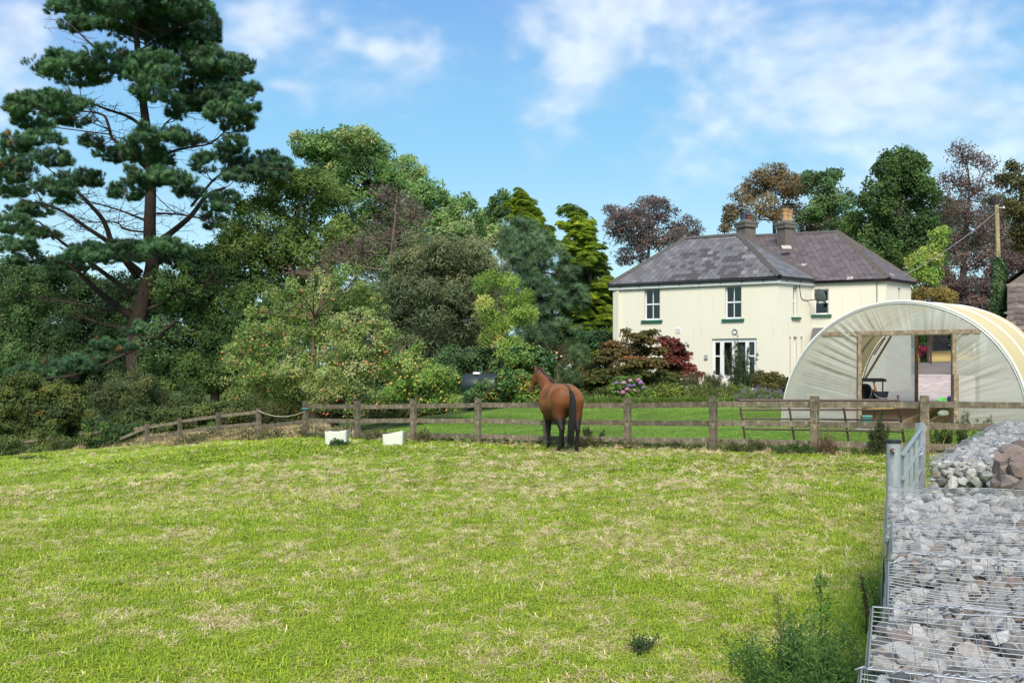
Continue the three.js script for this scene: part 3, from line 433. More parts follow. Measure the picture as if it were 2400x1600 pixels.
    for (let k = 0; k < rows; k++) {
      const y = (k + 0.5) * exp, f = y / slope, x0 = a * f, x1 = lerp(W, b, f);
      for (let x = x0 - (k % 2) * 0.125 + 0.06; x < x1 + 0.06; x += 0.252) {
        if (x < x0 + 0.04 || x > x1 - 0.04) continue;
        const p = p0.clone().addScaledVector(X, x).addScaledVector(Y, y).addScaledVector(N, 0.022), m = new THREE.Matrix4().makeBasis(X, N, Y.clone().negate()).multiply(tilt).multiply(new THREE.Matrix4().makeRotationY((r() - 0.5) * 0.03)); m.setPosition(p);
        const ti = pick(x / W, f, r, x, y), shape = slateShapes[Math.floor(r() * 3)];
        if (single) { const me = new THREE.Mesh(shape, tones[ti]); me.name = 'slate'; me.castShadow = me.receiveShadow = true; me.applyMatrix4(m); me.position.sub(v3(base)); roof.add(me); n++; } else merged[ti].add(shape, m);
      }
    }
    if (!single) merged.forEach((g, k) => { if (g.p.length) part('slates', g, tones[k], roof, 'stuff'); });
  }
  const stained = (u, f, r, x, y) => { const n = fbm(x * 1.1 + y * 0.5, y * 0.35, 2.5, 3) * 0.45 + r() * 0.7, c = sstep(Math.abs(u - 0.55 - f * 0.1), 0.42, 0.1) * sstep(f, 0.9, 0.5); if (c * 0.5 + n > 1.06) return 3; const k = n + r() * 0.4 - c * 0.2; return k > 1.0 ? 2 : k > 0.75 ? 1 : k > 0.5 ? 5 : k > 0.4 ? 0 : r() < 0.2 ? 4 : 1; };
  const bluish = (u, f, r) => { const k = r(); return k < 0.3 ? 0 : k < 0.7 ? 1 : k < 0.88 ? 2 : 5; };
  const weathered = (u, f, r, x, y) => { const n = fbm(x * 0.9, y * 1.1, 8.5, 3), lich = sstep(n, 0.52, 0.66) * sstep(f, 0.75, 0.4) * sstep(Math.abs(u - 0.62), 0.35, 0.1); if (r() < lich * 0.8) return 4; const k = r(); return k < 0.4 ? 0 : k < 0.7 ? 1 : k < 0.88 ? 2 : 3; };
  const roof1 = node('roof', house); roof1.userData.label = 'grey slate hip roof streaked with dark stains';
  face(roof1, A1, Bx, R2, R1, slateTones, 51, true, stained); face(roof1, Bx, C1, R2, R2, slateTones, 52, true, bluish);
  { const u = new GB(); u.quad(C1, D1, R1, R2); u.tri(D1, A1, R1); part('rear_slope', u, slateTones[0], roof1); }
  const roof2 = node('roof', house); roof2.userData.label = 'purplish weathered slate hip roof with white lichen';
  face(roof2, L1, E1, S2, S1, purpleTones, 53, false, weathered); face(roof2, E1, F1, S2, S2, purpleTones, 54, false, weathered);
  { const u = new GB(); u.quad(F1, G1, S1, S2); u.tri(G1, K1, S1); u.tri(K1, L1, S1); part('rear_slope', u, purpleTones[0], roof2); }
  const tileMat = [std({ color: rgb([0.11, 0.1, 0.095]), map: stoneT }), std({ color: rgb([0.15, 0.125, 0.1]), map: stoneT })], ridgeGeo = (() => { const s = new THREE.Shape(); s.moveTo(-0.14, -0.05); s.lineTo(0, 0.05); s.lineTo(0.14, -0.05); s.lineTo(0.14, -0.025); s.lineTo(0, 0.078); s.lineTo(-0.14, -0.025); s.closePath(); const g = new THREE.ExtrudeGeometry(s, { depth: 0.43, bevelEnabled: false }); g.translate(0, 0, -0.215); return g; })();
  function ridge(roof, P, Q, mat) { const p = v3(P), q = v3(Q), d = q.clone().sub(p), L = d.length(), n = Math.round(L / 0.44); d.normalize(); const x = d.clone().cross(UP).normalize(), y = x.clone().cross(d), m = new THREE.Matrix4().makeBasis(x.negate(), y, d); for (let k = 0; k < n; k++) { const me = new THREE.Mesh(ridgeGeo, mat); me.name = 'ridge_tile'; me.applyMatrix4(m.clone().setPosition(p.clone().addScaledVector(d, (k + 0.5) * L / n).addScaledVector(y, 0.03 + (k % 2) * 0.004))); me.scale.z = L / n / 0.432; me.position.sub(v3(base)); me.castShadow = me.receiveShadow = true; roof.add(me); } }
  ridge(roof1, A1, R1, tileMat[0]); ridge(roof1, R1, R2, tileMat[0]); ridge(roof1, Bx, R2, tileMat[0]); ridge(roof1, C1, R2, tileMat[0]);
  ridge(roof2, S1, S2, tileMat[0]); ridge(roof2, E1, S2, tileMat[1]); ridge(roof2, F1, S2, tileMat[1]);
  // chimneys
  const chimT = std({ map: reps(stoneT, 0.8, 0.8), bumpMap: reps(stoneB, 1, 1), bumpScale: 0.02, color: rgb([0.19, 0.155, 0.14]) }), mossT = std({ map: reps(stoneT, 1.5, 1.5), bumpMap: reps(stoneB, 2, 2), bumpScale: 0.03, color: rgb([0.17, 0.16, 0.135]) }), potT = std({ color: rgb([0.5, 0.31, 0.15]), map: stoneT }), redPot = std({ color: rgb([0.16, 0.05, 0.04]) }), bluePot = std({ color: rgb([0.05, 0.06, 0.1]) });
  const lathe = (pts, x, y, z) => { const g = new THREE.LatheGeometry(pts.map((p) => new THREE.Vector2(...p)), 14); g.translate(x, y, z); return g; };
  const pot = [[0.12, 0], [0.15, 0], [0.15, 0.12], [0.13, 0.14], [0.13, 0.36], [0.155, 0.39], [0.155, 0.45], [0.12, 0.46], [0.14, 0.5], [0.14, 0.62], [0.17, 0.66], [0.17, 0.72], [0.1, 0.72], [0.1, 0.2]];
  for (const [px, d, top, w, pots] of [[1749, 47.5, 8.7, 0.64, [[-0.12, bluePot, 0.42], [0.14, redPot, 0.42]]], [1842, 46.2, 8.48, 0.56, [[-0.02, potT, 0.78], [0.2, potT, 0.72]]]]) {
    const [x, , z] = at(px, 0, d), ch = node('chimney', house), g = new GB(), m = (y) => new THREE.Matrix4().makeRotationY(0.5).setPosition(x, y, z); g.box(w, 2.6, w * 0.95, m(top - 1.3)); part('stack', g, chimT, ch);
    const c = new GB(); c.box(w + 0.14, 0.16, w + 0.12, m(top - 0.16)); c.box(w + 0.2, 0.1, w + 0.17, m(top - 0.03)); part('capping', c, mossT, ch);
    const fl = new THREE.SphereGeometry(1, 14, 6, 0, 6.3, 0, 1.57); fl.scale(w * 0.55, 0.14, w * 0.5); fl.translate(x, top + 0.02, z); part('flaunching', fl, mossT, ch);
    for (const [o, mat, h] of pots) { const gg = lathe(pot.map(([a, b]) => [a, b * h]), x + o, top + 0.08, z - o * 0.5); part('chimney_pot', gg, mat, ch); }
  }
  { const [x, , z] = at(1846, 0, 45.45), g = new GB(); g.box(0.42, 0.02, 0.3, new THREE.Matrix4().makeRotationX(0.62).setPosition(x - 0.15, 7.27, z + 0.42)); part('lead_flashing', g, std({ color: rgb([0.4, 0.4, 0.37]) }), roof2); }
  // the small slated bay in the corner
  { const m = frame(C, E), q = (x, y, z) => V(x, y, z).applyMatrix4(m).toArray(), pr = node('porch_roof', house), u = new GB(); u.quad(q(0.02, 3.02, 0.62), q(0.85, 3.02, 0.62), q(0.5, 3.62, 0.02), q(0.02, 3.62, 0.02)); u.tri(q(0.85, 3.02, 0.62), q(0.98, 3.02, 0.02), q(0.5, 3.62, 0.02)); part('slates', u, slateTones[0], pr); const g = new GB(); g.tube([q(0.02, 2.99, 0.64), q(0.86, 2.99, 0.64), q(1.0, 2.99, 0.02)], 0.04, 6); part('gutter', g, M.black, pr); }
  // fittings on the front wall
  { const m = frame(A, B), [sv, dv] = sAt(A, B, 1590), yv = EYE - (775 - HORIZON) * dv / F, g = new GB(); for (let k = 0; k < 5; k++) g.box(0.2, 0.028, 0.02, m.clone().multiply(new THREE.Matrix4().makeRotationX(0.5)).setPosition(V(sv, yv - 0.08 + k * 0.04, 0.02).applyMatrix4(m))); g.box(0.24, 0.24, 0.02, m.clone().multiply(new THREE.Matrix4().setPosition(sv, yv, 0.006))); part('wall_vent', g, M.white, house);
    const [sb, db] = sAt(A, B, 1656), yb = EYE - (836 - HORIZON) * db / F; part('meter_box', multi(m, [[sb - 0.06, sb + 0.06, yb - 0.09, yb + 0.09, 0, 0.09]]), std({ color: rgb([0.3, 0.31, 0.36]) }), house);
    const [sc, dc] = sAt(A, B, 1723), yc = EYE - (777 - HORIZON) * dc / F, c = new THREE.TorusGeometry(0.1, 0.03, 8, 18); c.applyMatrix4(m.clone().multiply(new THREE.Matrix4().setPosition(sc, yc, 0.02))); part('wall_lamp', c, M.zinc, house); }
  // television dish on the side wall
  { const m = frame(B, C), [s, d] = sAt(B, C, 1893), y = EYE - (704 - HORIZON) * d / F, p = V(s, y, 0.02).applyMatrix4(m), dish = thing('satellite_dish', 'grey satellite dish on a bracket at the inner corner of the cream house', 'satellite dish', p.toArray());
    const c = at(1919, 697, 41.7), k = v3(c); const g = new GB(); g.tube([p.toArray(), [p.x + 0.2, p.y + 0.02, p.z + 0.25], [k.x - 0.08, k.y - 0.1, k.z - 0.05]], 0.022, 6); part('bracket', g, M.rust, dish);
    const bowl = new THREE.SphereGeometry(0.66, 20, 6, 0, 6.2832, 0, 0.55); bowl.rotateX(Math.PI); bowl.translate(0, 0.66, 0); bowl.applyMatrix4(new THREE.Matrix4().makeRotationY(0.42).multiply(new THREE.Matrix4().makeRotationZ(-1.3)).setPosition(k.x, k.y, k.z)); part('reflector', bowl, std({ color: rgb([0.09, 0.11, 0.12]), roughness: 0.5 }), dish);
    const arm = new GB(); const t = v3(at(1941, 706, 41.5)); arm.tube([[k.x + 0.02, k.y - 0.2, k.z], [k.x + 0.12, k.y - 0.2, k.z + 0.03], t.toArray()], 0.028, 6); part('arm', arm, M.white, dish); const l = new GB(); l.tube([[t.x - 0.03, t.y - 0.06, t.z], [t.x - 0.01, t.y + 0.03, t.z]], 0.055, 8); part('receiver', l, M.white, dish); 
    const cb = new GB(); cb.tube(smooth([V(s - 0.55, EAVE - 0.1, 0.02).applyMatrix4(m).toArray(), V(s - 0.5, y + 0.3, 0.02).applyMatrix4(m).toArray(), V(s - 0.4, y + 0.05, 0.02).applyMatrix4(m).toArray(), p.toArray()], 4), 0.014, 5); part('cable', cb, M.black, dish); }
}

// ---------------------------------------------------------------- polytunnel
{
  const [cx, cz] = tun(0, 0), gy = (s, l) => { const [x, z] = tun(s, l); return H(x, z); }, g0 = 0.43, g1 = 0.81, root = thing('polytunnel', 'large old polytunnel with yellowed plastic cover and a timber framed doorway', 'polytunnel', [cx, g0, cz]);
  const floorY = (l) => lerp(g0, g1, l / TL), P = (s, y, l) => { const [x, z] = tun(s, l); return [x, floorY(l) + y, z]; };
  const arc = (t) => { const a = Math.PI * (1 - t); return [Math.cos(a) * TW, Math.pow(Math.sin(a), 0.92) * TH]; };       // t 0 (left foot) .. 1 (right foot)
  const hoopM = std({ color: rgb([0.5, 0.53, 0.54]), roughness: 0.4, metalness: 0.5 });
  for (let k = 0; k <= 5; k++) { const l = k * TL / 5, g = new GB(), pts = []; for (let j = 0; j <= 40; j++) { const [s, y] = arc(j / 40); pts.push(P(s * 0.995, Math.max(y, 0) * 0.995 - (j % 40 ? 0 : 0.05), l)); } g.tube(pts, 0.024, 6); part('hoop', g, hoopM, root); }
  { const g = new GB(); for (const [s0, y0, s1, y1] of [[0, TH - 0.03, 0, TH - 0.03]]) g.tube([P(s0, y0, 0), P(s1, y1, TL)], 0.02, 6); part('ridge_bar', g, hoopM, root); }
  const wrinkle = texture(256, 256, (u, v) => ring(u, v, 26, 3, 21) * 0.6 + ring(u, v, 7, 7, 22) * 0.4, false);
  const polyT = texture(256, 256, (u, v) => { const a = ring(u, v, 4, 4, 23), b = ring(u, v, 24, 4, 24); return mix3([0.72, 0.56, 0.24], [0.86, 0.74, 0.42], a * 0.6 + b * 0.4); });
  const cover = new THREE.MeshPhysicalMaterial({ map: reps(polyT, 0.3, 0.3), color: rgb([1, 1, 1]), transmission: 0.4, thickness: 0, roughness: 0.95, bumpMap: reps(wrinkle, 0.4, 0.4), bumpScale: 0.02, specularIntensity: 0.4 });
  const filmT = texture(256, 256, (u, v) => { const a = ring(u, v, 5, 5, 25), b = ring(u, v, 40, 4, 26); return mix3([0.8, 0.84, 0.8], [0.94, 0.96, 0.95], a * 0.5 + b * 0.5); });
  const film = new THREE.MeshPhysicalMaterial({ map: reps(filmT, 0.5, 0.5), transmission: 0.76, thickness: 0, roughness: 0.72, bumpMap: reps(wrinkle, 1, 1), bumpScale: 0.012, specularIntensity: 0.6 });
  { // cover over the hoops, sagging a little between them
    const g = new GB(), NT = 64, NL = 50; for (let i = 0; i <= NL; i++) for (let j = 0; j <= NT; j++) { const l = i / NL * TL, [s, y] = arc(j / NT), sag = 1.006 - 0.012 * Math.sin(Math.PI * ((l / TL * 5) % 1)) * Math.sin(Math.PI * j / NT) + 0.004 * (noise(l * 2, j * 0.4) - 0.5); g.v(...P(s * sag, y * sag + 0.01, l), 0, 1, 0, l, j * 0.13); }
    for (let i = 0; i < NL; i++) for (let j = 0; j < NT; j++) { const a = i * (NT + 1) + j; g.i.push(a, a + 1, a + NT + 2, a, a + NT + 2, a + NT + 1); }
    const geo = g.geo(); geo.computeVertexNormals(); part('cover', geo, cover, root); part('cover_seam', (() => { const b = new GB(); for (const l of [0.05, 3.6, 7.2]) { const pts = []; for (let j = 0; j <= 40; j++) { const [s, y] = arc(j / 40); pts.push(P(s * 1.012, y * 1.012, l)); } b.tube(pts, 0.03, 5, false); } return b; })(), std({ color: rgb([0.75, 0.76, 0.68]), roughness: 0.5 }), root); }
  // where sight lines meet the front and the back plane
  const sOn = (px, l) => { const k = (px - 1200) / F, [x0, z0] = tun(0, l), ux = Math.cos(TA), ud = -Math.sin(TA), d0 = -z0, t = (k * d0 - x0) / (ux - k * ud); return [t, d0 + t * ud]; };
  const yOn = (px, py, l) => { const [, d] = sOn(px, l); return EYE - (py - HORIZON) * d / F - floorY(l); };
  const dl = sOn(2020, 0)[0], dr = sOn(2231, 0)[0], dh = yOn(2125, 786, 0), bl = sOn(2152, TL)[0], br = sOn(2290, TL)[0], bh = 2.25;
  function endWall(name, l, a, b, h, seed, mat) {   // film stretched from the hoop to the door frame, with pleats
    const g = new GB(), NT = 420, NR = 18, r = rng(seed), jamb = (t) => { const per = 2 * h + (b - a), q = t * per; return q < h ? [a, q] : q < h + b - a ? [a + q - h, h] : [b, h - (q - h - (b - a))]; };
    for (let i = 0; i <= NT; i++) { const t = i / NT, I = jamb(t), O = arc(t), fold = (Math.pow(noise(t * 75, seed), 2) * 0.6 + Math.pow(noise(t * 190, seed + 4), 2) * 0.35) * (0.35 + 0.65 * (sstep(t, 0.12, 0.2) * sstep(t, 0.46, 0.38) + sstep(t, 0.54, 0.62) * sstep(t, 0.88, 0.8)));
      for (let j = 0; j <= NR; j++) { const f = j / NR, z = fold * 0.16 * Math.sin(Math.PI * Math.min(1, f * 1.02)) * (1 - 0.4 * f); g.v(...P(lerp(I[0], O[0], f), Math.max(-0.05, lerp(I[1], O[1], f)), l - z * (l > 1 ? -1 : 1)), 0, 0, 1, t * 14, f * 2); } }
    for (let i = 0; i < NT; i++) for (let j = 0; j < NR; j++) { const q = i * (NR + 1) + j; g.i.push(q, q + 1, q + NR + 2, q, q + NR + 2, q + NR + 1); }
    const geo = g.geo(); geo.computeVertexNormals(); part(name, geo, mat, root);
  }
  endWall('front_sheet', 0, dl, dr, dh, 61, film); endWall('back_sheet', TL, bl, br, bh, 62, film);
  const timber = (a, b, w, h) => { const g = new GB(); g.beam(a, b, w, h, Math.abs(a[1] - b[1]) > 0.5 ? [0, 0, 1] : [0, 1, 0]); return g; };
  const edge = Math.cos(Math.asin(Math.min(1, dh / TH))) * TW;
  for (const s of [dl - 0.05, dr + 0.05]) part('door_post', timber(P(s, -0.1, -0.03), P(s, dh + 0.02, -0.03), 0.09, 0.1), M.timber, root);
  part('lintel', timber(P(-edge + 0.08, dh + 0.07, -0.02), P(edge - 0.08, dh + 0.07, -0.02), 0.07, 0.1), M.timber, root);
  for (const s of [bl - 0.03, br + 0.03]) part('door_post', timber(P(s, -0.1, TL - 0.06), P(s, bh + 0.1, TL - 0.06), 0.08, 0.1), M.timber, root);
  part('lintel', timber(P(bl - 0.4, bh + 0.05, TL - 0.08), P(br + 0.4, bh + 0.05, TL - 0.08), 0.06, 0.1), M.timber, root);
  part('door_post', timber(P(sOn(2243, 0)[0], -0.2, -0.18), P(sOn(2243, 0)[0], yOn(2243, 876, 0), -0.18), 0.11, 0.1), M.timber, root);
  { const a = at(2089, 788, 28.5), b = at(2030, 885, 26.4), g = new GB(); g.tube([a, b], 0.03, 6); g.tube([at(2075, 792, 29), at(2050, 830, 28.6)], 0.02, 6); part('brace', g, M.rust, root); }
  { const g = new GB(); for (const s of [-1.9, 1.9]) g.tube([P(s, Math.sqrt(1 - (1.9 / TW) ** 2) * TH - 0.05, 0.1), P(s, Math.sqrt(1 - (1.9 / TW) ** 2) * TH - 0.05, TL)], 0.018, 5); part('side_bar', g, hoopM, root); }
  // beds, path and things inside
  const soil = std({ map: reps(texture(128, 128, (u, v) => mix3([0.07, 0.045, 0.03], [0.2, 0.13, 0.09], ring(u, v, 16, 16, 27))), 1, 1), bumpMap: reps(stoneB, 2, 2), bumpScale: 0.06 }), conc = std({ map: reps(stoneT, 0.7, 0.7), color: rgb([0.4, 0.4, 0.39]) });
  const slab = (s0, s1, l0, l1, y, t, n = 1) => { const g = new GB(); const a = P(s0, y, l0), b = P(s1, y, l0), c = P(s1, y, l1), d = P(s0, y, l1), dn = (q) => [q[0], q[1] - t, q[2]]; g.quad(a, b, c, d); g.quad(dn(a), dn(b), b, a); g.quad(dn(b), dn(c), c, b); g.quad(dn(d), dn(a), a, d); g.quad(dn(c), dn(d), d, c); return g; };
  const bed = (label, s0, s1, l0, l1) => { const p = P(s0, 0, l0), b = thing('soil_bed', label, 'garden bed', p); part('soil', slab(s0 + 0.06, s1 - 0.06, l0 + 0.06, l1 - 0.06, 0.1, 0.3), soil, b); for (const [a, c, e, f] of [[s0, s0 + 0.06, l0, l1], [s1 - 0.06, s1, l0, l1], [s0 + 0.063, s1 - 0.063, l0, l0 + 0.06], [s0 + 0.063, s1 - 0.063, l1 - 0.06, l1]]) part('edging_board', slab(a, c, e, f, 0.14, 0.35), M.timber, b); };
  bed('bare soil bed left of the grey board inside the polytunnel', -2.3, 0.02, 0.5, 7.6); bed('brown soil bed right of the path inside the polytunnel', 0.5, 2.4, 0.6, 7.6);
  struct('tunnel_path', slab(-0.9, 1.2, -0.55, 0.35, 0.03, 0.2), conc);
  const green = std({ color: rgb([0.02, 0.14, 0.11]), roughness: 0.5 }), terracotta = std({ color: rgb([0.32, 0.1, 0.05]) });
  { const p = at(2033, 890, 26.6), gyy = floorY(1.8), t = thing('potting_table', 'small black topped potting table just inside the tunnel doorway', 'table', [p[0], gyy, p[2]]); const g = new GB(); for (let k = 0; k < 9; k++) g.boxAt(p[0] - 0.35 + k * 0.08, p[1] + 0.03, p[2], 0.05, 0.03, 0.7); g.boxAt(p[0] - 0.02, p[1] - 0.01, p[2] + 0.35, 0.78, 0.07, 0.03); g.boxAt(p[0] - 0.02, p[1] - 0.01, p[2] - 0.35, 0.78, 0.07, 0.03); part('tabletop', g, M.black, t); for (const [dx, dz] of [[-0.36, 0.3], [0.3, 0.3], [-0.36, -0.3], [0.3, -0.3]]) { const l = new GB(); l.tube([[p[0] + dx, p[1], p[2] + dz], [p[0] + dx, gyy + 0.12, p[2] + dz]], 0.018, 6); part('leg', l, M.dark, t); } const b = new GB(); b.tube([[p[0] - 0.3, p[1] - 0.06, p[2] + 0.3], [p[0] + 0.29, p[1] - 0.4, p[2] + 0.3]], 0.014, 5); part('brace', b, M.dark, t); }
  const wov = texture(64, 64, (u, v) => ((u * 8) % 1 < 0.35 && (v * 8) % 1 < 0.5 ? [0.12, 0.12, 0.12] : [0.012, 0.012, 0.013]));
  { const p = at(2034, 932, 25.9), t = thing('black_basket', 'black perforated basket tipped on its side in the tunnel', 'basket', p); const g = new THREE.CylinderGeometry(0.28, 0.2, 0.42, 20, 4, true); g.rotateZ(1.15); g.rotateY(0.5); g.translate(p[0], p[1], p[2]); part('body', g, std({ map: reps(wov, 3, 1), roughness: 0.6 }), t); const e = new THREE.TorusGeometry(0.285, 0.018, 6, 24); e.rotateX(Math.PI / 2); e.translate(0, 0.21, 0); e.rotateZ(1.15); e.rotateY(0.5); e.translate(p[0], p[1], p[2]); part('rim', e, M.black, t); const b = new THREE.CircleGeometry(0.2, 18); b.rotateX(Math.PI / 2); b.translate(0, -0.21, 0); b.rotateZ(1.15); b.rotateY(0.5); b.translate(p[0], p[1], p[2]); part('bottom', b, M.black, t); }
  { const p = at(2064, 950, 25.6), t = thing('bucket', 'dark blue bucket standing beside the tipped basket', 'bucket', p); const g = new THREE.LatheGeometry([[0.13, 0], [0.2, 0.34], [0.215, 0.35], [0.2, 0.352], [0.13, 0.02], [0, 0.02]].map((q) => new THREE.Vector2(...q)), 18); g.translate(...p); part('body', g, std({ color: rgb([0.012, 0.016, 0.03]), roughness: 0.5 }), t); const h = new GB(); h.tube(smooth([[p[0] - 0.2, p[1] + 0.34, p[2]], [p[0] - 0.1, p[1] + 0.2, p[2] + 0.2], [p[0] + 0.1, p[1] + 0.2, p[2] + 0.2], [p[0] + 0.2, p[1] + 0.34, p[2]]], 4), 0.008, 5); part('handle', h, M.zinc, t); }
  for (const [a, b, lab] of [[[2047, 892], [2056, 930], 'brown wooden tool handle leaning behind the bucket, left one'], [[2048, 894], [2060, 929], 'brown wooden tool handle leaning behind the bucket, right one']]) { const p = at(...b, 26), q = at(...a, 26.3), t = thing('garden_tool', lab, 'tool', p); const g = new GB(); g.tube([p, q], 0.017, 6); part('handle', g, std({ color: rgb([0.3, 0.15, 0.07]) }), t); const h = new GB(); h.boxAt(p[0], p[1] - 0.08, p[2], 0.16, 0.18, 0.02); part('blade', h, M.rust, t); }
  { const p = at(2031, 995, 24.7), t = thing('green_box', 'green plastic box with a lid standing at the tunnel doorway', 'box', p); const g = new GB(); g.boxAt(p[0], p[1] + 0.1, p[2], 0.22, 0.19, 0.16); part('body', g, green, t); const l = new GB(); l.boxAt(p[0], p[1] + 0.21, p[2], 0.24, 0.03, 0.18); part('lid', l, std({ color: rgb([0.14, 0.3, 0.26]), roughness: 0.5 }), t); }
  { const p = at(2055, 957, 25.4), t = thing('plank', 'yellow painted plank lying inside the tunnel', 'plank', p), g = new GB(); g.beam(at(2034, 959, 25.3), at(2093, 957, 25.6), 0.1, 0.04); part('board', g, std({ color: rgb([0.55, 0.4, 0.05]) }), t); }
  { const p = at(1990, 945, 25.6), t = thing('flower_pot', 'large terracotta pot behind the left plastic sheet', 'pot', [p[0], floorY(0.8) + 0.1, p[2]]), g = new THREE.LatheGeometry([[0.16, 0], [0.22, 0.36], [0.25, 0.37], [0.25, 0.44], [0.2, 0.44], [0.15, 0.05]].map((q) => new THREE.Vector2(...q)), 20); g.translate(p[0], floorY(0.8) + 0.1, p[2]); part('body', g, terracotta, t); }
  { const p = at(1920, 960, 27), y0 = floorY(1), t = thing('shelf_unit', 'grey metal shelf unit with a green crate behind the left sheet', 'shelf', [p[0], y0, p[2]]), L = 1.0; for (const [dx, dz] of [[-0.5, -0.2], [0.5, -0.2], [-0.5, 0.2], [0.5, 0.2]]) { const l = new GB(); l.boxAt(p[0] + dx, y0 + 0.75, p[2] + dz, 0.03, 1.5, 0.03); part('leg', l, M.zinc, t); } for (const h of [0.35, 0.8, 1.3]) { const s = new GB(); s.boxAt(p[0], y0 + h, p[2], 1.06, 0.03, 0.46); part('shelf', s, std({ color: rgb([0.05, 0.13, 0.09]) }), t); } const q = thing('crate', 'green plastic crate on the shelf behind the left sheet', 'crate', [p[0] - 0.05, y0 + 0.82, p[2]]), c = new GB(); for (const [x, z, w, d] of [[0, 0.18, 0.5, 0.02], [0, -0.18, 0.5, 0.02], [-0.24, 0, 0.02, 0.34], [0.24, 0, 0.02, 0.34]]) c.boxAt(p[0] - 0.05 + x, y0 + 0.94, p[2] + z, w, 0.22, d); c.boxAt(p[0] - 0.05, y0 + 0.83, p[2], 0.48, 0.02, 0.34); part('body', c, green, q); }
  function bag(label, px, py, d, w, h, col, seed) { const p = at(px, py, d), t = thing('bag', label, 'bag', [p[0], p[1] - h / 2, p[2]]), g = new THREE.IcosahedronGeometry(1, 4), q = g.attributes.position; for (let k = 0; k < q.count; k++) { const v = V().fromBufferAttribute(q, k), n = 1 + 0.45 * (fbm(v.x * 2 + seed, v.y * 2, v.z * 2 + seed, 3) - 0.5); v.multiplyScalar(n); q.setXYZ(k, p[0] + v.x * w / 2, p[1] + v.y * h / 2, p[2] + v.z * w * 0.35); } g.computeVertexNormals(); part('sack', g, std({ color: rgb(col), roughness: 0.5 }), t); return t; }
  bag('crumpled bright green bag beside the right tunnel door post', 2212, 938, 24.6, 0.34, 0.14, [0.2, 0.65, 0.2], 1); bag('purple bag leaning on the right tunnel door post', 2227, 935, 24.3, 0.12, 0.16, [0.12, 0.02, 0.22], 2); bag('white and green plastic sack on the soil by the door post', 2212, 968, 24.8, 0.26, 0.16, [0.62, 0.64, 0.56], 3);
}

// ---------------------------------------------------------------- the post and rail fence
{
  const r = rng(71), tops = { 0: 1.35, 1: 1.38, 2: 1.34, 3: 1.3, 4: 1.22, 5: 1.17, 6: 1.16, 7: 1.09, 8: 1.02, 9: 0.96 }, leftTop = { 10: 957, 11: 967, 12: 980, 13: 993, 14: 1003, 15: 1011, 16: 1018, 17: 1030 };
  const post = (k) => { const [x, d] = fencePts[k], y = tops[k] ?? EYE - (leftTop[k] - HORIZON) * d / F; return [x, y, -d]; };
  const P = fencePts.map((_, k) => post(k)), right = thing('post_and_rail_fence', 'weathered grey post and rail fence running behind the brown horse', 'fence', [P[4][0], H(P[4][0], P[4][2]), P[4][2]]), left = thing('post_and_rail_fence', 'older broken post and rail fence sinking into brambles at far left', 'fence', [P[13][0], H(P[13][0], P[13][2]), P[13][2]]);
  const shade = () => { const t = 0.75 + 0.5 * r(); return [t, t * (0.96 + 0.06 * r()), t * 0.93]; };
  P.forEach((p, k) => {
    if (k === 0) return; const f = k < 10 ? right : left, a = P[Math.max(0, k - 1)], b = P[Math.min(P.length - 1, k + 1)], ry = Math.atan2(b[2] - a[2], -(b[0] - a[0])), w = k < 10 ? 0.15 : 0.13, g = new GB(); g.col = shade();
    g.box(w, 1.9, 0.1, new THREE.Matrix4().makeRotationY(ry).multiply(new THREE.Matrix4().makeRotationZ((r() - 0.5) * (k < 10 ? 0.02 : 0.07))).setPosition(p[0], p[1] - 0.95, p[2]));
    const cap = new THREE.Matrix4().makeRotationY(ry).setPosition(p[0], p[1] + 0.004, p[2]); g.box(w * 0.98, 0.02, 0.098, cap); part('post', g, M.wood, f);
  });
  const rails = (k, f, list) => { const a = P[k], b = P[k + 1], len = Math.hypot(b[0] - a[0], b[2] - a[2]), back = [(b[2] - a[2]) / len * 0.07, -(b[0] - a[0]) / len * 0.07]; const sgn = back[1] > 0 ? -1 : 1;
    for (const h of list) { const g = new GB(); g.col = shade(); const N = 6, ends = [[a[0] + back[0] * sgn, a[1] - h + (r() - 0.5) * 0.02, a[2] + back[1] * sgn], [b[0] + back[0] * sgn, b[1] - h + (r() - 0.5) * 0.02, b[2] + back[1] * sgn]]; g.beam(ends[0], ends[1], 0.04, k < 10 ? 0.115 : 0.1); part('rail', g, M.wood, f); } };
  for (let k = 0; k < 9; k++) rails(k, right, [0.155, 0.54, 0.92]);
  rails(0, right, []); rails(9, right, [0.56, 0.9]); for (const k of [10, 11]) rails(k, left, [0.1, 0.45, 0.8]); rails(12, left, [0.12, 0.5]); rails(13, left, [0.12]); rails(14, left, [0.1]); rails(16, left, [0.1, 0.5]);
  { const a = P[13], g = new GB(); g.col = shade(); g.beam([a[0], a[1] - 0.12, a[2] - 0.08], [a[0] - 1.3, a[1] - 0.6, a[2] - 0.9], 0.04, 0.1); part('rail', g, M.wood, left); }
  { const a = P[10], b = P[9], t = thing('rope', 'pale sagging rope tied between two posts in place of a rail', 'rope', a), g = new GB(), pts = []; for (let k = 0; k <= 12; k++) { const u = k / 12; pts.push([lerp(a[0], b[0], u), lerp(a[1] - 0.06, b[1] - 0.28, u) - 0.3 * u * (1 - u) * 2.2, lerp(a[2], b[2], u) + 0.08]); } g.tube(pts, 0.012, 6); part('cord', g, std({ color: rgb([0.42, 0.38, 0.28]) }), t); }
  { const b = P[9], t = thing('twine', 'teal baler twine knotted round a fence post top', 'twine', [b[0], b[1] - 0.22, b[2]]), g = new THREE.TorusGeometry(0.095, 0.02, 6, 16); g.rotateX(1.4); g.translate(b[0], b[1] - 0.22, b[2]); part('loop', g, std({ color: rgb([0.05, 0.25, 0.27]) }), t); }
}
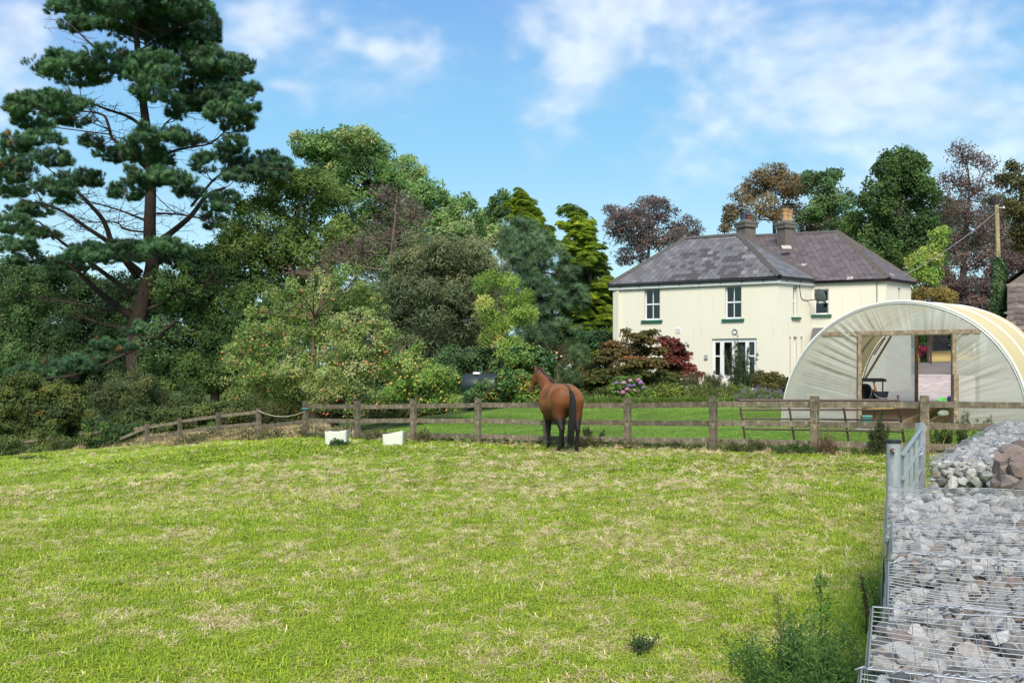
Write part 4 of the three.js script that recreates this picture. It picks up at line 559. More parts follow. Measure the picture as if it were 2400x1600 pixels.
// brown tubular hurdle leaning against the fence from behind
{
  const q = (px, py, t) => { const x0 = (px - 1200) / F, d = fenceD(x0 * 19.8) + 0.28 + t; return at(px, py, d + (px > 2000 ? 0.1 : 0)); }, t = thing('field_hurdle', 'rusty brown tubular metal gate leaning against the fence from behind', 'gate', q(1925, 1040, 0.5));
  for (const [a, b, r] of [[[1734, 938, 0], [2107, 938, 0], 0.024], [[1739, 960, 0.1], [2110, 960, 0.1], 0.019], [[1742, 981, 0.2], [2114, 984, 0.2], 0.019], [[1747, 1005, 0.3], [2118, 1011, 0.3], 0.019]]) { const g = new GB(), pts = []; for (let k = 0; k <= 6; k++) { const u = k / 6; pts.push(q(lerp(a[0], b[0], u), lerp(a[1], b[1], u), a[2])); } g.tube(pts, r, 8); part('bar', g, M.rust, t); }
  for (const [x0, x1, y0] of [[1733, 1748, 936], [1848, 1863, 938], [1976, 1990, 938], [2105, 2120, 926]]) { const g = new GB(); g.tube([q(x0, y0, -0.01), q(x1, 1036, 0.45)], 0.022, 6); part('upright', g, M.rust, t); }
}
// galvanised gate and its hanging post
{
  const p = at(2095.5, 1032, 8.6), gy = H(p[0], p[2]), post = thing('gate_post', 'round galvanised steel gate post with black cap and bolt', 'gate post', [p[0], gy, p[2]]);
  let g = new GB(); g.tube([[p[0], gy - 0.2, p[2]], [p[0], p[1] - 0.02, p[2]]], 0.06, 24); part('tube', g, M.zinc, post);
  g = new THREE.CylinderGeometry(0.061, 0.063, 0.03, 24); g.translate(p[0], p[1] - 0.008, p[2]); part('cap', g, M.black, post);
  { const b = at(2093, 1056, 8.54), q = new THREE.CylinderGeometry(0.021, 0.021, 0.03, 6); q.rotateX(Math.PI / 2); q.translate(b[0], b[1], b[2] + 0.005); part('nut', q, std({ color: rgb([0.13, 0.05, 0.03]), roughness: 0.7 }), post); const s = new THREE.CylinderGeometry(0.012, 0.012, 0.05, 10); s.rotateX(Math.PI / 2); s.translate(b[0], b[1], b[2] + 0.03); part('bolt', s, M.zinc, post); }
  const gate = thing('metal_gate', 'galvanised tubular field gate standing open and seen end on', 'gate', [p[0] + 0.1, gy, p[2] - 0.1]), a = [3.36, -8.78], b = [4.83, -12.1];
  for (const y of [1.14, 0.93, 0.66, 0.42, 0.22]) { const q = new GB(); q.tube([[a[0], y, a[1]], [b[0], y + 0.01, b[1]]], 0.021, 10); part('bar', q, M.zinc, gate); }
  for (const [u, y, w] of [[0.02, 1.14, 0.03], [0.3, 1.12, 0.024], [0.62, 1.12, 0.026], [1, 1.23, 0.042]]) { const x = lerp(a[0], b[0], u), z = lerp(a[1], b[1], u), q = new GB(); q.boxAt(x, (y + 0.12) / 2, z, w * 1.9, y - 0.12, w * 1.9, 0.42); part('stile', q, M.zinc, gate); }
  { const q = new GB(); q.tube(smooth([at(2143, 1072, 11), at(2150, 1068, 11.8), at(2164, 1062, 12)], 3), 0.008, 5); part('tie', q, M.white, gate); }
}
// ---------------------------------------------------------------- gabions
const stoneMats = [[0.59, 0.58, 0.55], [0.71, 0.7, 0.665], [0.4, 0.4, 0.385], [0.19, 0.19, 0.188], [0.58, 0.545, 0.485], [0.37, 0.3, 0.26]].map((c) => std({ map: reps(stoneT, 1.3, 1.3), bumpMap: reps(stoneB, 1.5, 1.5), bumpScale: 0.012, color: rgb(c), roughness: 0.85 }));
function rockShape(seed, sx, sy, sz, n = 17) { const r = rng(seed), pts = []; for (let k = 0; k < n; k++) { const u = r() * 2 - 1, a = r() * 6.283, q = Math.sqrt(1 - u * u), s = 0.85 + 0.25 * r(); pts.push(V(q * Math.cos(a) * sx * s, u * sy * s, q * Math.sin(a) * sz * s)); } const g = new ConvexGeometry(pts), p = g.attributes.position, nn = g.attributes.normal, uv = new Float32Array(p.count * 2); for (let k = 0; k < p.count; k++) { const ax = Math.abs(nn.getX(k)), ay = Math.abs(nn.getY(k)); uv[k * 2] = (ay > 0.6 || ax < 0.6 ? p.getX(k) : p.getZ(k)) * 0.9 + seed * 0.37; uv[k * 2 + 1] = (ay > 0.6 ? p.getZ(k) : p.getY(k)) * 0.9 + seed * 0.21; } g.setAttribute('uv', new THREE.BufferAttribute(uv, 2)); return g; }
const rocks = Array.from({ length: 26 }, (_, k) => rockShape(200 + k, 1, 0.62 + 0.25 * (k % 3) / 2, 0.68 + 0.2 * (k % 4) / 3));
const zincWire = M.wire;
function gabion(label, o) {      // o: corner (left near) x, z; axis along (away), width across, length, height, base y
  const r = rng(o.seed), root = thing('gabion', label, 'gabion', [o.p[0], o.y0, o.p[1]], o.group), ax = V(o.dir[0], 0, o.dir[1]).normalize(), cr = V(-ax.z, 0, ax.x), W = o.w, L = o.l, top = o.y1;
  const Q = (s, y, l) => V(o.p[0] + cr.x * s + ax.x * l, y, o.p[1] + cr.z * s + ax.z * l), sagAt = (s, l) => o.sag * -1 * Math.sin(Math.PI * clamp(s / W)) * Math.sin(Math.PI * clamp(l / L)) + 0.035 * (noise(s * 4 + o.seed, l * 4) - 0.5);
  const list = [], S = o.stone, base = v3([o.p[0], o.y0, o.p[1]]);
  const put = (s, y, l, size, flat, show) => list.push({ p: Q(s, y, l), size, flat, show });
  const nl = Math.max(2, Math.round(L / (S * 0.86))), nw = Math.max(2, Math.round(W / (S * 1.0)));
  for (let i = 0; i < nl; i++) for (let j = 0; j < nw; j++) { const s = (j + 0.5 + (r() - 0.5) * 0.55 + (i % 2) * 0.3 - 0.15) / nw * W, l = (i + 0.5 + (r() - 0.5) * 0.5) / nl * L, size = S * (0.38 + 0.3 * r() ** 1.3); put(clamp(s, size * 0.8, W - size * 0.8), top + sagAt(s, l) - size * 0.5 - 0.004 - 0.045 * r(), clamp(l, size * 0.7, L - size * 0.7), size, 1, 3); if (r() < 0.55) put(clamp(s + (r() - 0.5) * S, S * 0.3, W - S * 0.3), top + sagAt(s, l) - 0.03 - 0.02 * r(), clamp(l + S * 0.45, S * 0.3, L - S * 0.3), S * (0.2 + 0.12 * r()), 1, 1); }
  const rowsY = Math.max(2, Math.round((top - o.y0) / (S * 0.75)));
  const side = (fn, len, show) => { const n = Math.round(len / (S * 0.9)); for (let i = 0; i < n; i++) for (let k = 0; k < rowsY; k++) { const [s, l] = fn((i + 0.5 + (r() - 0.5) * 0.4 + (k % 2) * 0.3) / n * len), size = S * (0.45 + 0.25 * r()); put(s, lerp(o.y0 + size * 0.5, top - size * 1.1, (k + 0.5) / rowsY), l, size, 0, show); } };
  side((t) => [S * 0.42, clamp(t, 0.05, L - 0.05)], L, o.sideShow ?? 2); side((t) => [clamp(t, 0.06, W - 0.06), S * 0.42], W, o.frontShow ?? 2); side((t) => [clamp(t, 0.06, W - 0.06), L - S * 0.42], W, 0);
  // loose fill under the top layer
  const rest = stoneMats.map(() => new GB());
  for (let i = 0; i < nl * 1.2; i++) for (let j = 0; j < nw; j++) { const k = Math.floor(r() * 5); const m = new THREE.Matrix4().compose(Q(0.1 + (W - 0.2) * r(), top - o.sag - S * (0.75 + 0.3 * r()), 0.1 + (L - 0.2) * r()), new THREE.Quaternion().setFromEuler(new THREE.Euler(r() * 6, r() * 6, r() * 6)), V(S, S, S).multiplyScalar(0.62)); rest[k].add(rocks[Math.floor(r() * 26)], m); }
  list.sort((a, b) => (b.show > 0) - (a.show > 0) || b.show - a.show || b.size - a.size);
  list.forEach((q, n) => {
    const k = (() => { const t = r(); return t < 0.32 ? 0 : t < 0.58 ? 1 : t < 0.76 ? 2 : t < 0.85 ? 3 : t < 0.95 ? 4 : 5; })(), e = new THREE.Euler((r() - 0.5) * (q.flat ? 1.1 : 5), r() * 6.28, (r() - 0.5) * (q.flat ? 0.8 : 5)), geo = rocks[Math.floor(r() * 26)], sc = V(q.size * (0.9 + 0.35 * r()), q.size * (q.flat ? 0.65 + 0.3 * r() : 0.9), q.size * (0.85 + 0.2 * r()));
    if (n < 300 && q.show > 0) { const m = new THREE.Mesh(geo, stoneMats[k]); m.name = 'stone'; m.castShadow = m.receiveShadow = true; m.position.copy(q.p).sub(base); m.rotation.copy(e); m.scale.copy(sc); root.add(m); } else rest[k].add(geo, new THREE.Matrix4().compose(q.p, new THREE.Quaternion().setFromEuler(e), sc));
  });
  rest.forEach((g, k) => { if (g.p.length) part('stone_fill', g, stoneMats[k], root, 'stuff'); });
  // welded wire: top, left side, near end
  const c = o.cell ?? 0.07, wr = o.wire ?? 0.0021, g = new GB(), lift = 0.012, yT = (s, l) => top + sagAt(s, l) * 0.8 + lift, line = (pts, w = wr) => g.tube(pts, w, 3, false), wob = () => (r() - 0.5) * 0.006;
  const nS = Math.round(W / c), nL = Math.round(L / c);
  for (let i = 0; i <= nS; i++) { const s = i / nS * W, pts = [], dx = wob(); for (let k = 0; k <= 14; k++) { const l = k / 14 * L; pts.push(Q(s + dx, yT(s, l), l).toArray()); } line(pts); const b = []; for (let k = 0; k <= 4; k++) b.push(Q(s + dx, lerp(yT(s, 0), o.y0, k / 4), -0.008 - 0.03 * Math.sin(Math.PI * k / 4)).toArray()); line(b); }
  for (let i = 0; i <= nL; i++) { const l = i / nL * L, pts = [], dx = wob(); for (let k = 0; k <= 10; k++) { const s = k / 10 * W; pts.push(Q(s, yT(s, l) + wr * 1.5, l + dx).toArray()); } line(pts); const b = []; for (let k = 0; k <= 4; k++) b.push(Q(-0.008 - 0.025 * Math.sin(Math.PI * k / 4), lerp(yT(0, l), o.y0, k / 4), l + dx).toArray()); line(b); const d = b.map((p, k) => Q(W + 0.01, lerp(yT(W, l), o.y0, k / 4), l + dx).toArray()); line(d); }
  for (let y = o.y0 + c; y < top - 0.02; y += c) { const a = [], b = []; for (let k = 0; k <= 8; k++) { const u = k / 8, f = Math.sin(Math.PI * clamp((y - o.y0) / (top - o.y0))); a.push(Q(-0.01 - 0.025 * f, y, u * L).toArray()); b.push(Q(u * W, y, -0.01 - 0.03 * f).toArray()); } line(a); line(b); }
  for (const [s0, l0, s1, l1] of [[0, 0, W, 0], [0, L, W, L], [0, 0, 0, L], [W, 0, W, L]]) { const pts = []; for (let k = 0; k <= 14; k++) { const u = k / 14, s = lerp(s0, s1, u), l = lerp(l0, l1, u); pts.push(Q(s, yT(s, l) + 0.004, l).toArray()); } line(pts, wr * 2.1); }
  for (let k = 0; k < 26; k++) { const s = r() * W, l = r() < 0.5 ? 0 : L, p = Q(s, yT(s, l), l); g.tube([[p.x - 0.025, p.y, p.z], [p.x, p.y + 0.014, p.z + 0.012], [p.x + 0.025, p.y - 0.004, p.z]], wr * 1.5, 3, false); }
  part('wire_mesh', g, zincWire, root, 'stuff');
  return root;
}
{
  const dirN = [0.347, -0.938], start = [1.02, -3.0], along = (l) => [start[0] + dirN[0] * l / 1, start[1] + dirN[1] * l];
  // from the camera away: each basket begins where the last ended
  const cuts = [-0.75, 0.235, 1.13, 2.17, 3.3, 5.62], shiftX = [0, 0.02, 0.08, 0.1, 0.07], tops = [0.9, 0.905, 0.9, 0.93, 0.9];
  const labels = ['wire gabion of grey stones cut off by the bottom edge of the view', 'wire gabion of large grey stones just beyond the nearest one', 'wire gabion of grey stones, the middle basket of the near row', 'wire gabion of grey stones, second from the gate post', 'long wire gabion of grey stones standing against the galvanised gate post'];
  for (let k = 0; k < 5; k++) { const p = along(cuts[k] + 0.012); p[0] += shiftX[k]; gabion(labels[k], { seed: 300 + k, p, dir: dirN, w: 1.06, l: cuts[k + 1] - cuts[k] - 0.024, y0: H(p[0], p[1]) - 0.03, y1: tops[k], sag: [0.02, 0.03, 0.05, 0.03, 0.04][k], stone: [0.115, 0.11, 0.11, 0.105, 0.115][k], wire: k > 2 ? 0.0018 : 0.0021, group: 'gabions along the right edge' }); }
  const f0 = [4.42, -10.86], dF = [0.51, -0.86];
  const cutsF = [0, 2.6, 5.4, 8.6];
  for (let k = 0; k < 3; k++) gabion(['wire gabion of grey stones with its end face behind the open gate', 'wire gabion of grey stones in the middle of the far row', 'wire gabion of grey stones farthest along, in front of the polytunnel'][k], { seed: 320 + k, p: [f0[0] + dF[0] * (cutsF[k] + 0.01), f0[1] + dF[1] * (cutsF[k] + 0.01)], dir: dF, w: 0.85, l: cutsF[k + 1] - cutsF[k] - 0.02, y0: H(f0[0] + dF[0] * cutsF[k], f0[1] + dF[1] * cutsF[k]) - 0.05, y1: 0.9 + k * 0.03, sag: 0.02, stone: 0.14 + 0.02 * k, cell: 0.1, wire: 0.0018, group: 'gabions beyond the gate' });
  // red-brown boulders heaped against the far gabion
  const bm = [[0.2, 0.15, 0.13], [0.24, 0.19, 0.165], [0.13, 0.1, 0.09]].map((c) => std({ map: reps(stoneT, 1.5, 1.5), bumpMap: reps(stoneB, 1, 1), bumpScale: 0.02, color: rgb(c).multiplyScalar(1.2), roughness: 0.9 })), r = rng(340), spots = [[2400, 1096, 9.5, 0.15], [2362, 1112, 9.7, 0.14], [2350, 1098, 10.2, 0.12], [2358, 1078, 10.6, 0.11], [2378, 1062, 10.9, 0.13], [2398, 1050, 11.3, 0.14], [2386, 1075, 10.4, 0.09], [2348, 1120, 9.9, 0.1], [2392, 1142, 9.1, 0.11], [2424, 1080, 10.4, 0.14], [2375, 1135, 9.4, 0.13], [2430, 1128, 9.6, 0.15], [2345, 1138, 9.7, 0.1]];
  const spotLabels = ['largest flat topped red-brown boulder at the right edge', 'small red-brown stone at the foot of the end gabion', 'thin reddish slab leaning on the end gabion corner', 'reddish stone above the thin leaning slab', 'angular red-brown boulder beside the gabion edge, upper', 'topmost red-brown boulder of the heap', 'little red-brown stone wedged in mid heap', 'dark stone low against the end gabion', 'wide red-brown boulder below the largest one', 'red-brown boulder cut by the right edge', 'dark red stone under the largest boulder', 'red-brown boulder low at the right edge', 'lowest small stone by the long gabion'];
  spots.forEach(([px, py, d, s], k) => { const p = at(px, py, d), t = thing('boulder', spotLabels[k], 'boulder', p, 'red-brown boulders beside the far gabion'), g = rockShape(350 + k, s * 1.25, s * 0.8, s, 14); g.rotateY(r() * 6); g.translate(...p); part('rock', g, bm[k % 3], t); });
}
// ---------------------------------------------------------------- white tubs and the oil tank
function tub(label, px0, px1, py0, py1, d, seed, tilt) {
  const r = rng(seed), c = at((px0 + px1) / 2, py1, d), w = (px1 - px0) / F * d, h = (py1 - py0) / F * d + 0.04, root = thing('plastic_tub', label, 'tub', [c[0], c[1] - 0.04, c[2]]), g = new GB(), N = 64, hy = 7, dep = w * 0.85;
  const pt = (a, k) => { const cs = Math.cos(a), sn = Math.sin(a), e = 0.28, x = Math.sign(cs) * Math.abs(cs) ** e * k, z = Math.sign(sn) * Math.abs(sn) ** e * k; return [x * w / 2, z * dep / 2]; }, rim = (x, z) => h * (1 + tilt * x / w * 0.25 + 0.05 * Math.sin(x * 9 + seed) + 0.02 * Math.sin(z * 11));
  for (const [k, dir] of [[1, 1], [0.965, -1]]) for (let i = 0; i <= N; i++) for (let j = 0; j <= hy; j++) { const [x, z] = pt(i / N * 6.28318, k * (0.955 + 0.045 * j / hy)), y = rim(x, z) * j / hy; g.v(c[0] + x, c[1] - 0.04 + y + (dir < 0 && j === 0 ? 0.02 : 0), c[2] - dep / 2 + z, 0, 1, 0, i / N * 3, j / hy); }
  const M0 = hy + 1, B = (N + 1) * M0; for (let i = 0; i < N; i++) { for (let j = 0; j < hy; j++) { const a = i * M0 + j; g.i.push(a, a + 1, a + M0 + 1, a, a + M0 + 1, a + M0); g.i.push(B + a, B + a + M0 + 1, B + a + 1, B + a, B + a + M0, B + a + M0 + 1); } const a = i * M0 + hy; g.i.push(a, B + a, B + a + M0, a, B + a + M0, a + M0); }
  const geo = g.geo(); geo.computeVertexNormals();
  const t = texture(64, 64, (u, v) => mix3([0.42, 0.4, 0.3], [0.62, 0.64, 0.58], clamp(sstep(v, 0, 0.35) * 0.6 + ring(u, v, 5, 12, seed) * 0.5)));
  part('body', geo, std({ map: reps(t, 1, 1), roughness: 0.5 }), root);
  const f = new THREE.PlaneGeometry(w * 0.88, dep * 0.88); f.rotateX(-Math.PI / 2); f.translate(c[0], c[1] - 0.015, c[2] - dep / 2); part('bottom', f, std({ color: rgb([0.45, 0.42, 0.32]) }), root);
}
tub('white plastic tub with a level rim by the fence, left of two', 759, 812, 1011, 1046, 25.6, 401, 0.2); tub('white plastic tub with a slanting rim by the fence, right of two', 895, 945, 1015, 1050, 25.0, 402, 0.45);
{
  const d = 41, p = at(1130, 905, d), gy = H(p[0], p[2]), t = thing('oil_tank', 'dark green horizontal oil tank with a pale filler cap among bushes', 'tank', [p[0], gy, p[2]]), green = std({ color: rgb([0.014, 0.026, 0.026]), roughness: 0.42 }), R = 0.5, L = 1.75, prof = [[0, -L / 2], [0.2, -L / 2 + 0.02], [0.38, -L / 2 + 0.08], [0.47, -L / 2 + 0.18], [R, -L / 2 + 0.3]];
  for (let k = 1; k < 8; k++) prof.push([R + (k === 2 || k === 6 ? 0.02 : 0), -L / 2 + 0.3 + k * (L - 0.6) / 8]); prof.push([R, L / 2 - 0.3], [0.47, L / 2 - 0.18], [0.38, L / 2 - 0.08], [0.2, L / 2 - 0.02], [0, L / 2]);
  const g = new THREE.LatheGeometry(prof.map((q) => new THREE.Vector2(...q)), 36); g.rotateZ(Math.PI / 2); g.rotateY(-0.25); g.translate(p[0], p[1] + 0.02, p[2]); part('body', g, green, t);
  const cap = new THREE.CylinderGeometry(0.14, 0.16, 0.09, 16); cap.translate(p[0] - 0.22, p[1] + 0.53, p[2] + 0.1); part('filler_cap', cap, M.white, t); const v = new GB(); v.tube([[p[0] - 0.02, p[1] + 0.48, p[2]], [p[0] - 0.02, p[1] + 0.8, p[2]]], 0.025, 6); part('vent_pipe', v, std({ color: rgb([0.02, 0.12, 0.1]) }), t);
  for (const dx of [-0.5, 0.5]) { const b = new GB(); b.boxAt(p[0] + dx, (gy + p[1] - 0.35) / 2, p[2], 0.25, p[1] - 0.3 - gy, 0.8, -0.25); part('support', b, std({ color: rgb([0.05, 0.05, 0.05]) }), t); }
  const s = new GB(); s.boxAt(p[0] + 0.1, p[1] + 0.18, p[2] + 0.49, 0.5, 0.2, 0.03, -0.25); part('panel', s, green, t);
}
// ---------------------------------------------------------------- horse
function surface(f, lo, hi, cell) {                 // a closed skin round f < 0 (surface nets)
  const n = [0, 1, 2].map((k) => Math.ceil((hi[k] - lo[k]) / cell) + 1), val = new Float32Array(n[0] * n[1] * n[2]), I = (x, y, z) => x + n[0] * (y + n[1] * z), vid = new Int32Array(val.length).fill(-1), pos = [], idx = [];
  for (let z = 0; z < n[2]; z++) for (let y = 0; y < n[1]; y++) for (let x = 0; x < n[0]; x++) val[I(x, y, z)] = f(lo[0] + x * cell, lo[1] + y * cell, lo[2] + z * cell);
  for (let z = 0; z < n[2] - 1; z++) for (let y = 0; y < n[1] - 1; y++) for (let x = 0; x < n[0] - 1; x++) {
    let m = 0, c = 0, sx = 0, sy = 0, sz = 0; const q = []; for (let k = 0; k < 8; k++) { const v = val[I(x + (k & 1), y + ((k >> 1) & 1), z + (k >> 2))]; q.push(v); if (v < 0) m++; } if (m === 0 || m === 8) continue;
    for (let a = 0; a < 8; a++) for (const bit of [1, 2, 4]) { if (a & bit) continue; const b = a | bit; if ((q[a] < 0) === (q[b] < 0)) continue; const t = q[a] / (q[a] - q[b]); sx += (a & 1) + (bit === 1 ? t : 0); sy += ((a >> 1) & 1) + (bit === 2 ? t : 0); sz += (a >> 2) + (bit === 4 ? t : 0); c++; }
    vid[I(x, y, z)] = pos.length / 3; pos.push(lo[0] + (x + sx / c) * cell, lo[1] + (y + sy / c) * cell, lo[2] + (z + sz / c) * cell);
  }
  const face = (a, b, c, d, flip) => { if (Math.min(a, b, c, d) < 0) return; flip ? idx.push(a, c, b, a, d, c) : idx.push(a, b, c, a, c, d); };
  for (let z = 1; z < n[2] - 1; z++) for (let y = 1; y < n[1] - 1; y++) for (let x = 1; x < n[0] - 1; x++) {
    const v = val[I(x, y, z)] < 0;
    if (v !== val[I(x + 1, y, z)] < 0) face(vid[I(x, y - 1, z - 1)], vid[I(x, y, z - 1)], vid[I(x, y, z)], vid[I(x, y - 1, z)], !v);
    if (v !== val[I(x, y + 1, z)] < 0) face(vid[I(x - 1, y, z - 1)], vid[I(x - 1, y, z)], vid[I(x, y, z)], vid[I(x, y, z - 1)], !v);
    if (v !== val[I(x, y, z + 1)] < 0) face(vid[I(x - 1, y - 1, z)], vid[I(x, y - 1, z)], vid[I(x, y, z)], vid[I(x - 1, y, z)], !v);
  }
  return { pos, idx };
}
{
  const HX = 1.21, HZ = -22, gy = H(HX, HZ), root = thing('horse', 'bay horse with black tail and legs standing with its back turned', 'horse', [HX, gy, HZ]); root.rotation.y = 0.21;
  const bones = []; const cap = (a, ra, b, rb, k = 0.06, sx = 1) => bones.push({ a, ra, b, rb, k, sx });
  // x right, y up, -z forward
  cap([-0.1, 1.235, -0.05], 0.215, [-0.12, 1.28, -0.42], 0.225, 0.1); cap([0.1, 1.235, -0.05], 0.215, [0.12, 1.28, -0.42], 0.225, 0.1);
  cap([0, 1.18, -0.1], 0.24, [0, 1.2, -0.5], 0.26, 0.1);
  cap([-0.02, 1.11, -0.45], 0.35, [-0.03, 1.085, -0.85], 0.385, 0.1); cap([-0.03, 1.085, -0.85], 0.385, [-0.02, 1.12, -1.2], 0.31, 0.1);
  cap([-0.14, 1.1, -1.22], 0.2, [-0.13, 1.22, -1.18], 0.19, 0.1); cap([0.12, 1.1, -1.22], 0.2, [0.11, 1.22, -1.18], 0.19, 0.1); cap([0, 1.36, -1.0], 0.12, [-0.01, 1.4, -1.22], 0.11, 0.12);
  // hind legs
  cap([-0.17, 1.12, -0.06], 0.19, [-0.19, 0.84, -0.1], 0.125, 0.08); cap([-0.19, 0.84, -0.1], 0.12, [-0.165, 0.54, 0.05], 0.056, 0.05); cap([-0.165, 0.55, 0.075], 0.048, [-0.19, 0.19, 0.0], 0.04, 0.03); cap([-0.19, 0.2, 0.0], 0.047, [-0.21, 0.09, -0.03], 0.042, 0.02); cap([-0.21, 0.07, -0.03], 0.05, [-0.215, 0.03, -0.05], 0.06, 0.01);
  cap([0.17, 1.12, -0.04], 0.19, [0.185, 0.84, -0.03], 0.125, 0.08); cap([0.185, 0.84, -0.03], 0.12, [0.17, 0.54, 0.14], 0.056, 0.05); cap([0.17, 0.55, 0.165], 0.048, [0.16, 0.19, 0.11], 0.04, 0.03); cap([0.16, 0.2, 0.11], 0.047, [0.158, 0.09, 0.085], 0.042, 0.02); cap([0.158, 0.07, 0.085], 0.05, [0.158, 0.03, 0.07], 0.06, 0.01);
  // forelegs
  cap([-0.17, 1.02, -1.2], 0.16, [-0.165, 0.8, -1.14], 0.1, 0.07); cap([-0.165, 0.8, -1.14], 0.095, [-0.155, 0.5, -1.14], 0.058, 0.04); cap([-0.155, 0.5, -1.14], 0.058, [-0.155, 0.42, -1.14], 0.05, 0.02); cap([-0.155, 0.42, -1.14], 0.043, [-0.15, 0.17, -1.14], 0.037, 0.02); cap([-0.15, 0.17, -1.14], 0.045, [-0.15, 0.08, -1.17], 0.04, 0.02); cap([-0.15, 0.06, -1.175], 0.05, [-0.15, 0.03, -1.19], 0.057, 0.01);
  cap([0.15, 1.02, -1.2], 0.16, [0.15, 0.8, -1.1], 0.1, 0.07); cap([0.15, 0.8, -1.1], 0.095, [0.145, 0.5, -1.05], 0.058, 0.04); cap([0.145, 0.5, -1.05], 0.058, [0.145, 0.42, -1.05], 0.05, 0.02); cap([0.145, 0.42, -1.05], 0.043, [0.14, 0.17, -1.03], 0.037, 0.02); cap([0.14, 0.17, -1.03], 0.045, [0.14, 0.08, -1.06], 0.04, 0.02); cap([0.14, 0.06, -1.065], 0.05, [0.14, 0.03, -1.08], 0.057, 0.01);
  // neck and head
  cap([-0.03, 1.18, -1.35], 0.2, [-0.1, 1.42, -1.48], 0.165, 0.1); cap([-0.02, 1.3, -1.2], 0.17, [-0.12, 1.52, -1.44], 0.12, 0.1); cap([-0.1, 1.42, -1.48], 0.15, [-0.24, 1.66, -1.6], 0.105, 0.06); cap([-0.12, 1.54, -1.44], 0.1, [-0.25, 1.74, -1.58], 0.085, 0.06);
  cap([-0.265, 1.74, -1.6], 0.088, [-0.3, 1.62, -1.7], 0.1, 0.04); cap([-0.275, 1.58, -1.66], 0.085, [-0.31, 1.56, -1.72], 0.085, 0.03); cap([-0.3, 1.64, -1.71], 0.085, [-0.37, 1.42, -1.84], 0.06, 0.03); cap([-0.37, 1.42, -1.84], 0.06, [-0.385, 1.36, -1.87], 0.058, 0.02); cap([-0.36, 1.37, -1.85], 0.045, [-0.365, 1.345, -1.85], 0.04, 0.02);
  const sd = (x, y, z) => { let d = 1e3; for (const q of bones) { const [ax, ay, az] = q.a, bx = q.b[0] - ax, by = q.b[1] - ay, bz = q.b[2] - az, px = x - ax, py = y - ay, pz = z - az, t = clamp((px * bx + py * by + pz * bz) / (bx * bx + by * by + bz * bz + 1e-9)), e = Math.hypot(px - bx * t, py - by * t, pz - bz * t) - lerp(q.ra, q.rb, t); if (e > d + q.k + 0.3) continue; const k = q.k, h = clamp(0.5 + 0.5 * (d - e) / k); d = lerp(d, e, h) - k * h * (1 - h); }
    return d; };
  const s = surface(sd, [-0.6, -0.06, -2.02], [0.6, 1.95, 0.32], 0.014), g = new THREE.BufferGeometry(); g.setAttribute('position', new THREE.BufferAttribute(new Float32Array(s.pos), 3)); g.setIndex(s.idx); g.computeVertexNormals();
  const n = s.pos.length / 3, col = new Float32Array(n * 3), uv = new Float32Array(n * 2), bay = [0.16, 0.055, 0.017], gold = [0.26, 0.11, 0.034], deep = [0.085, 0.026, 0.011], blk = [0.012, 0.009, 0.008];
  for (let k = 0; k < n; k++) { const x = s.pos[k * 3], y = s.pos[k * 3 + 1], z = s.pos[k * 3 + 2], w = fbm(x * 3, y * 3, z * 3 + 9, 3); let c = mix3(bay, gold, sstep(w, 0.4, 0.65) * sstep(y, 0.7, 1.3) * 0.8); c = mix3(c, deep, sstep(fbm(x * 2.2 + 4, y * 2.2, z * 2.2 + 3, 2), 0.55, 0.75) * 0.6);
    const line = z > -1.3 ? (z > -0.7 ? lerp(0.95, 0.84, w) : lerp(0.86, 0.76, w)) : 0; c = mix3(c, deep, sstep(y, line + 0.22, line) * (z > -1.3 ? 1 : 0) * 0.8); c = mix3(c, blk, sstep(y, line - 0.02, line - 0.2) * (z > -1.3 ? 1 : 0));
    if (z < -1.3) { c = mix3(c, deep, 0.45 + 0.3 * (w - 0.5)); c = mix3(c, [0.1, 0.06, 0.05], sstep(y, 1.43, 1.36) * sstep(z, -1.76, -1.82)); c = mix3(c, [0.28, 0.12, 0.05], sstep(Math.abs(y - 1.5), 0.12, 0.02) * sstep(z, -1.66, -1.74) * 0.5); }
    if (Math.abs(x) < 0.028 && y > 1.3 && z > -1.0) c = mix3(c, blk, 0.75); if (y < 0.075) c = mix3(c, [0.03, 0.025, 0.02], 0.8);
    col.set(c, k * 3); uv.set([x + z, y], k * 2); }
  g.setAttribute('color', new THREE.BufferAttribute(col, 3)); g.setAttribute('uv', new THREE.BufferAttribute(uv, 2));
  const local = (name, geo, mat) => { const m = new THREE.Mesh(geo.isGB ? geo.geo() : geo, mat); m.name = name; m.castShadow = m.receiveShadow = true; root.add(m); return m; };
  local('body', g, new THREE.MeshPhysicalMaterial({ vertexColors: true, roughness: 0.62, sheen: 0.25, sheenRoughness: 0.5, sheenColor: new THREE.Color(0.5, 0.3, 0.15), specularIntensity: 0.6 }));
  const hair = std({ color: rgb([0.005, 0.005, 0.005]), roughness: 0.85 }), r = rng(500), tail = new GB();
  for (let k = 0; k < 90; k++) { const a = r() * 6.28, q = Math.sqrt(r()), x0 = 0.025 + Math.cos(a) * q * 0.035, z0 = 0.17 + Math.sin(a) * q * 0.03, sp = 0.1, x1 = 0.02 + Math.cos(a) * q * 0.06, x2 = -0.01 + Math.cos(a) * q * sp * 0.65 * (0.7 + r() * 0.6), yb = lerp(0.12, 0.55, r() ** 1.6); tail.tube(smooth([[x0 * 0.7, 1.37, 0.12], [x0, 1.28, z0 + 0.06], [x1, 0.95, z0 + 0.13 + 0.03 * Math.sin(a) * q], [x2, 0.6, z0 + 0.1 + 0.05 * Math.sin(a)], [x2 - 0.02 + (r() - 0.5) * 0.05, yb, z0 + 0.07 + 0.06 * (r() - 0.5)]], 3), [0.012, 0.014, 0.016, 0.018, 0.019, 0.018, 0.017, 0.016, 0.014, 0.011, 0.008, 0.005, 0.002], 4, false); }
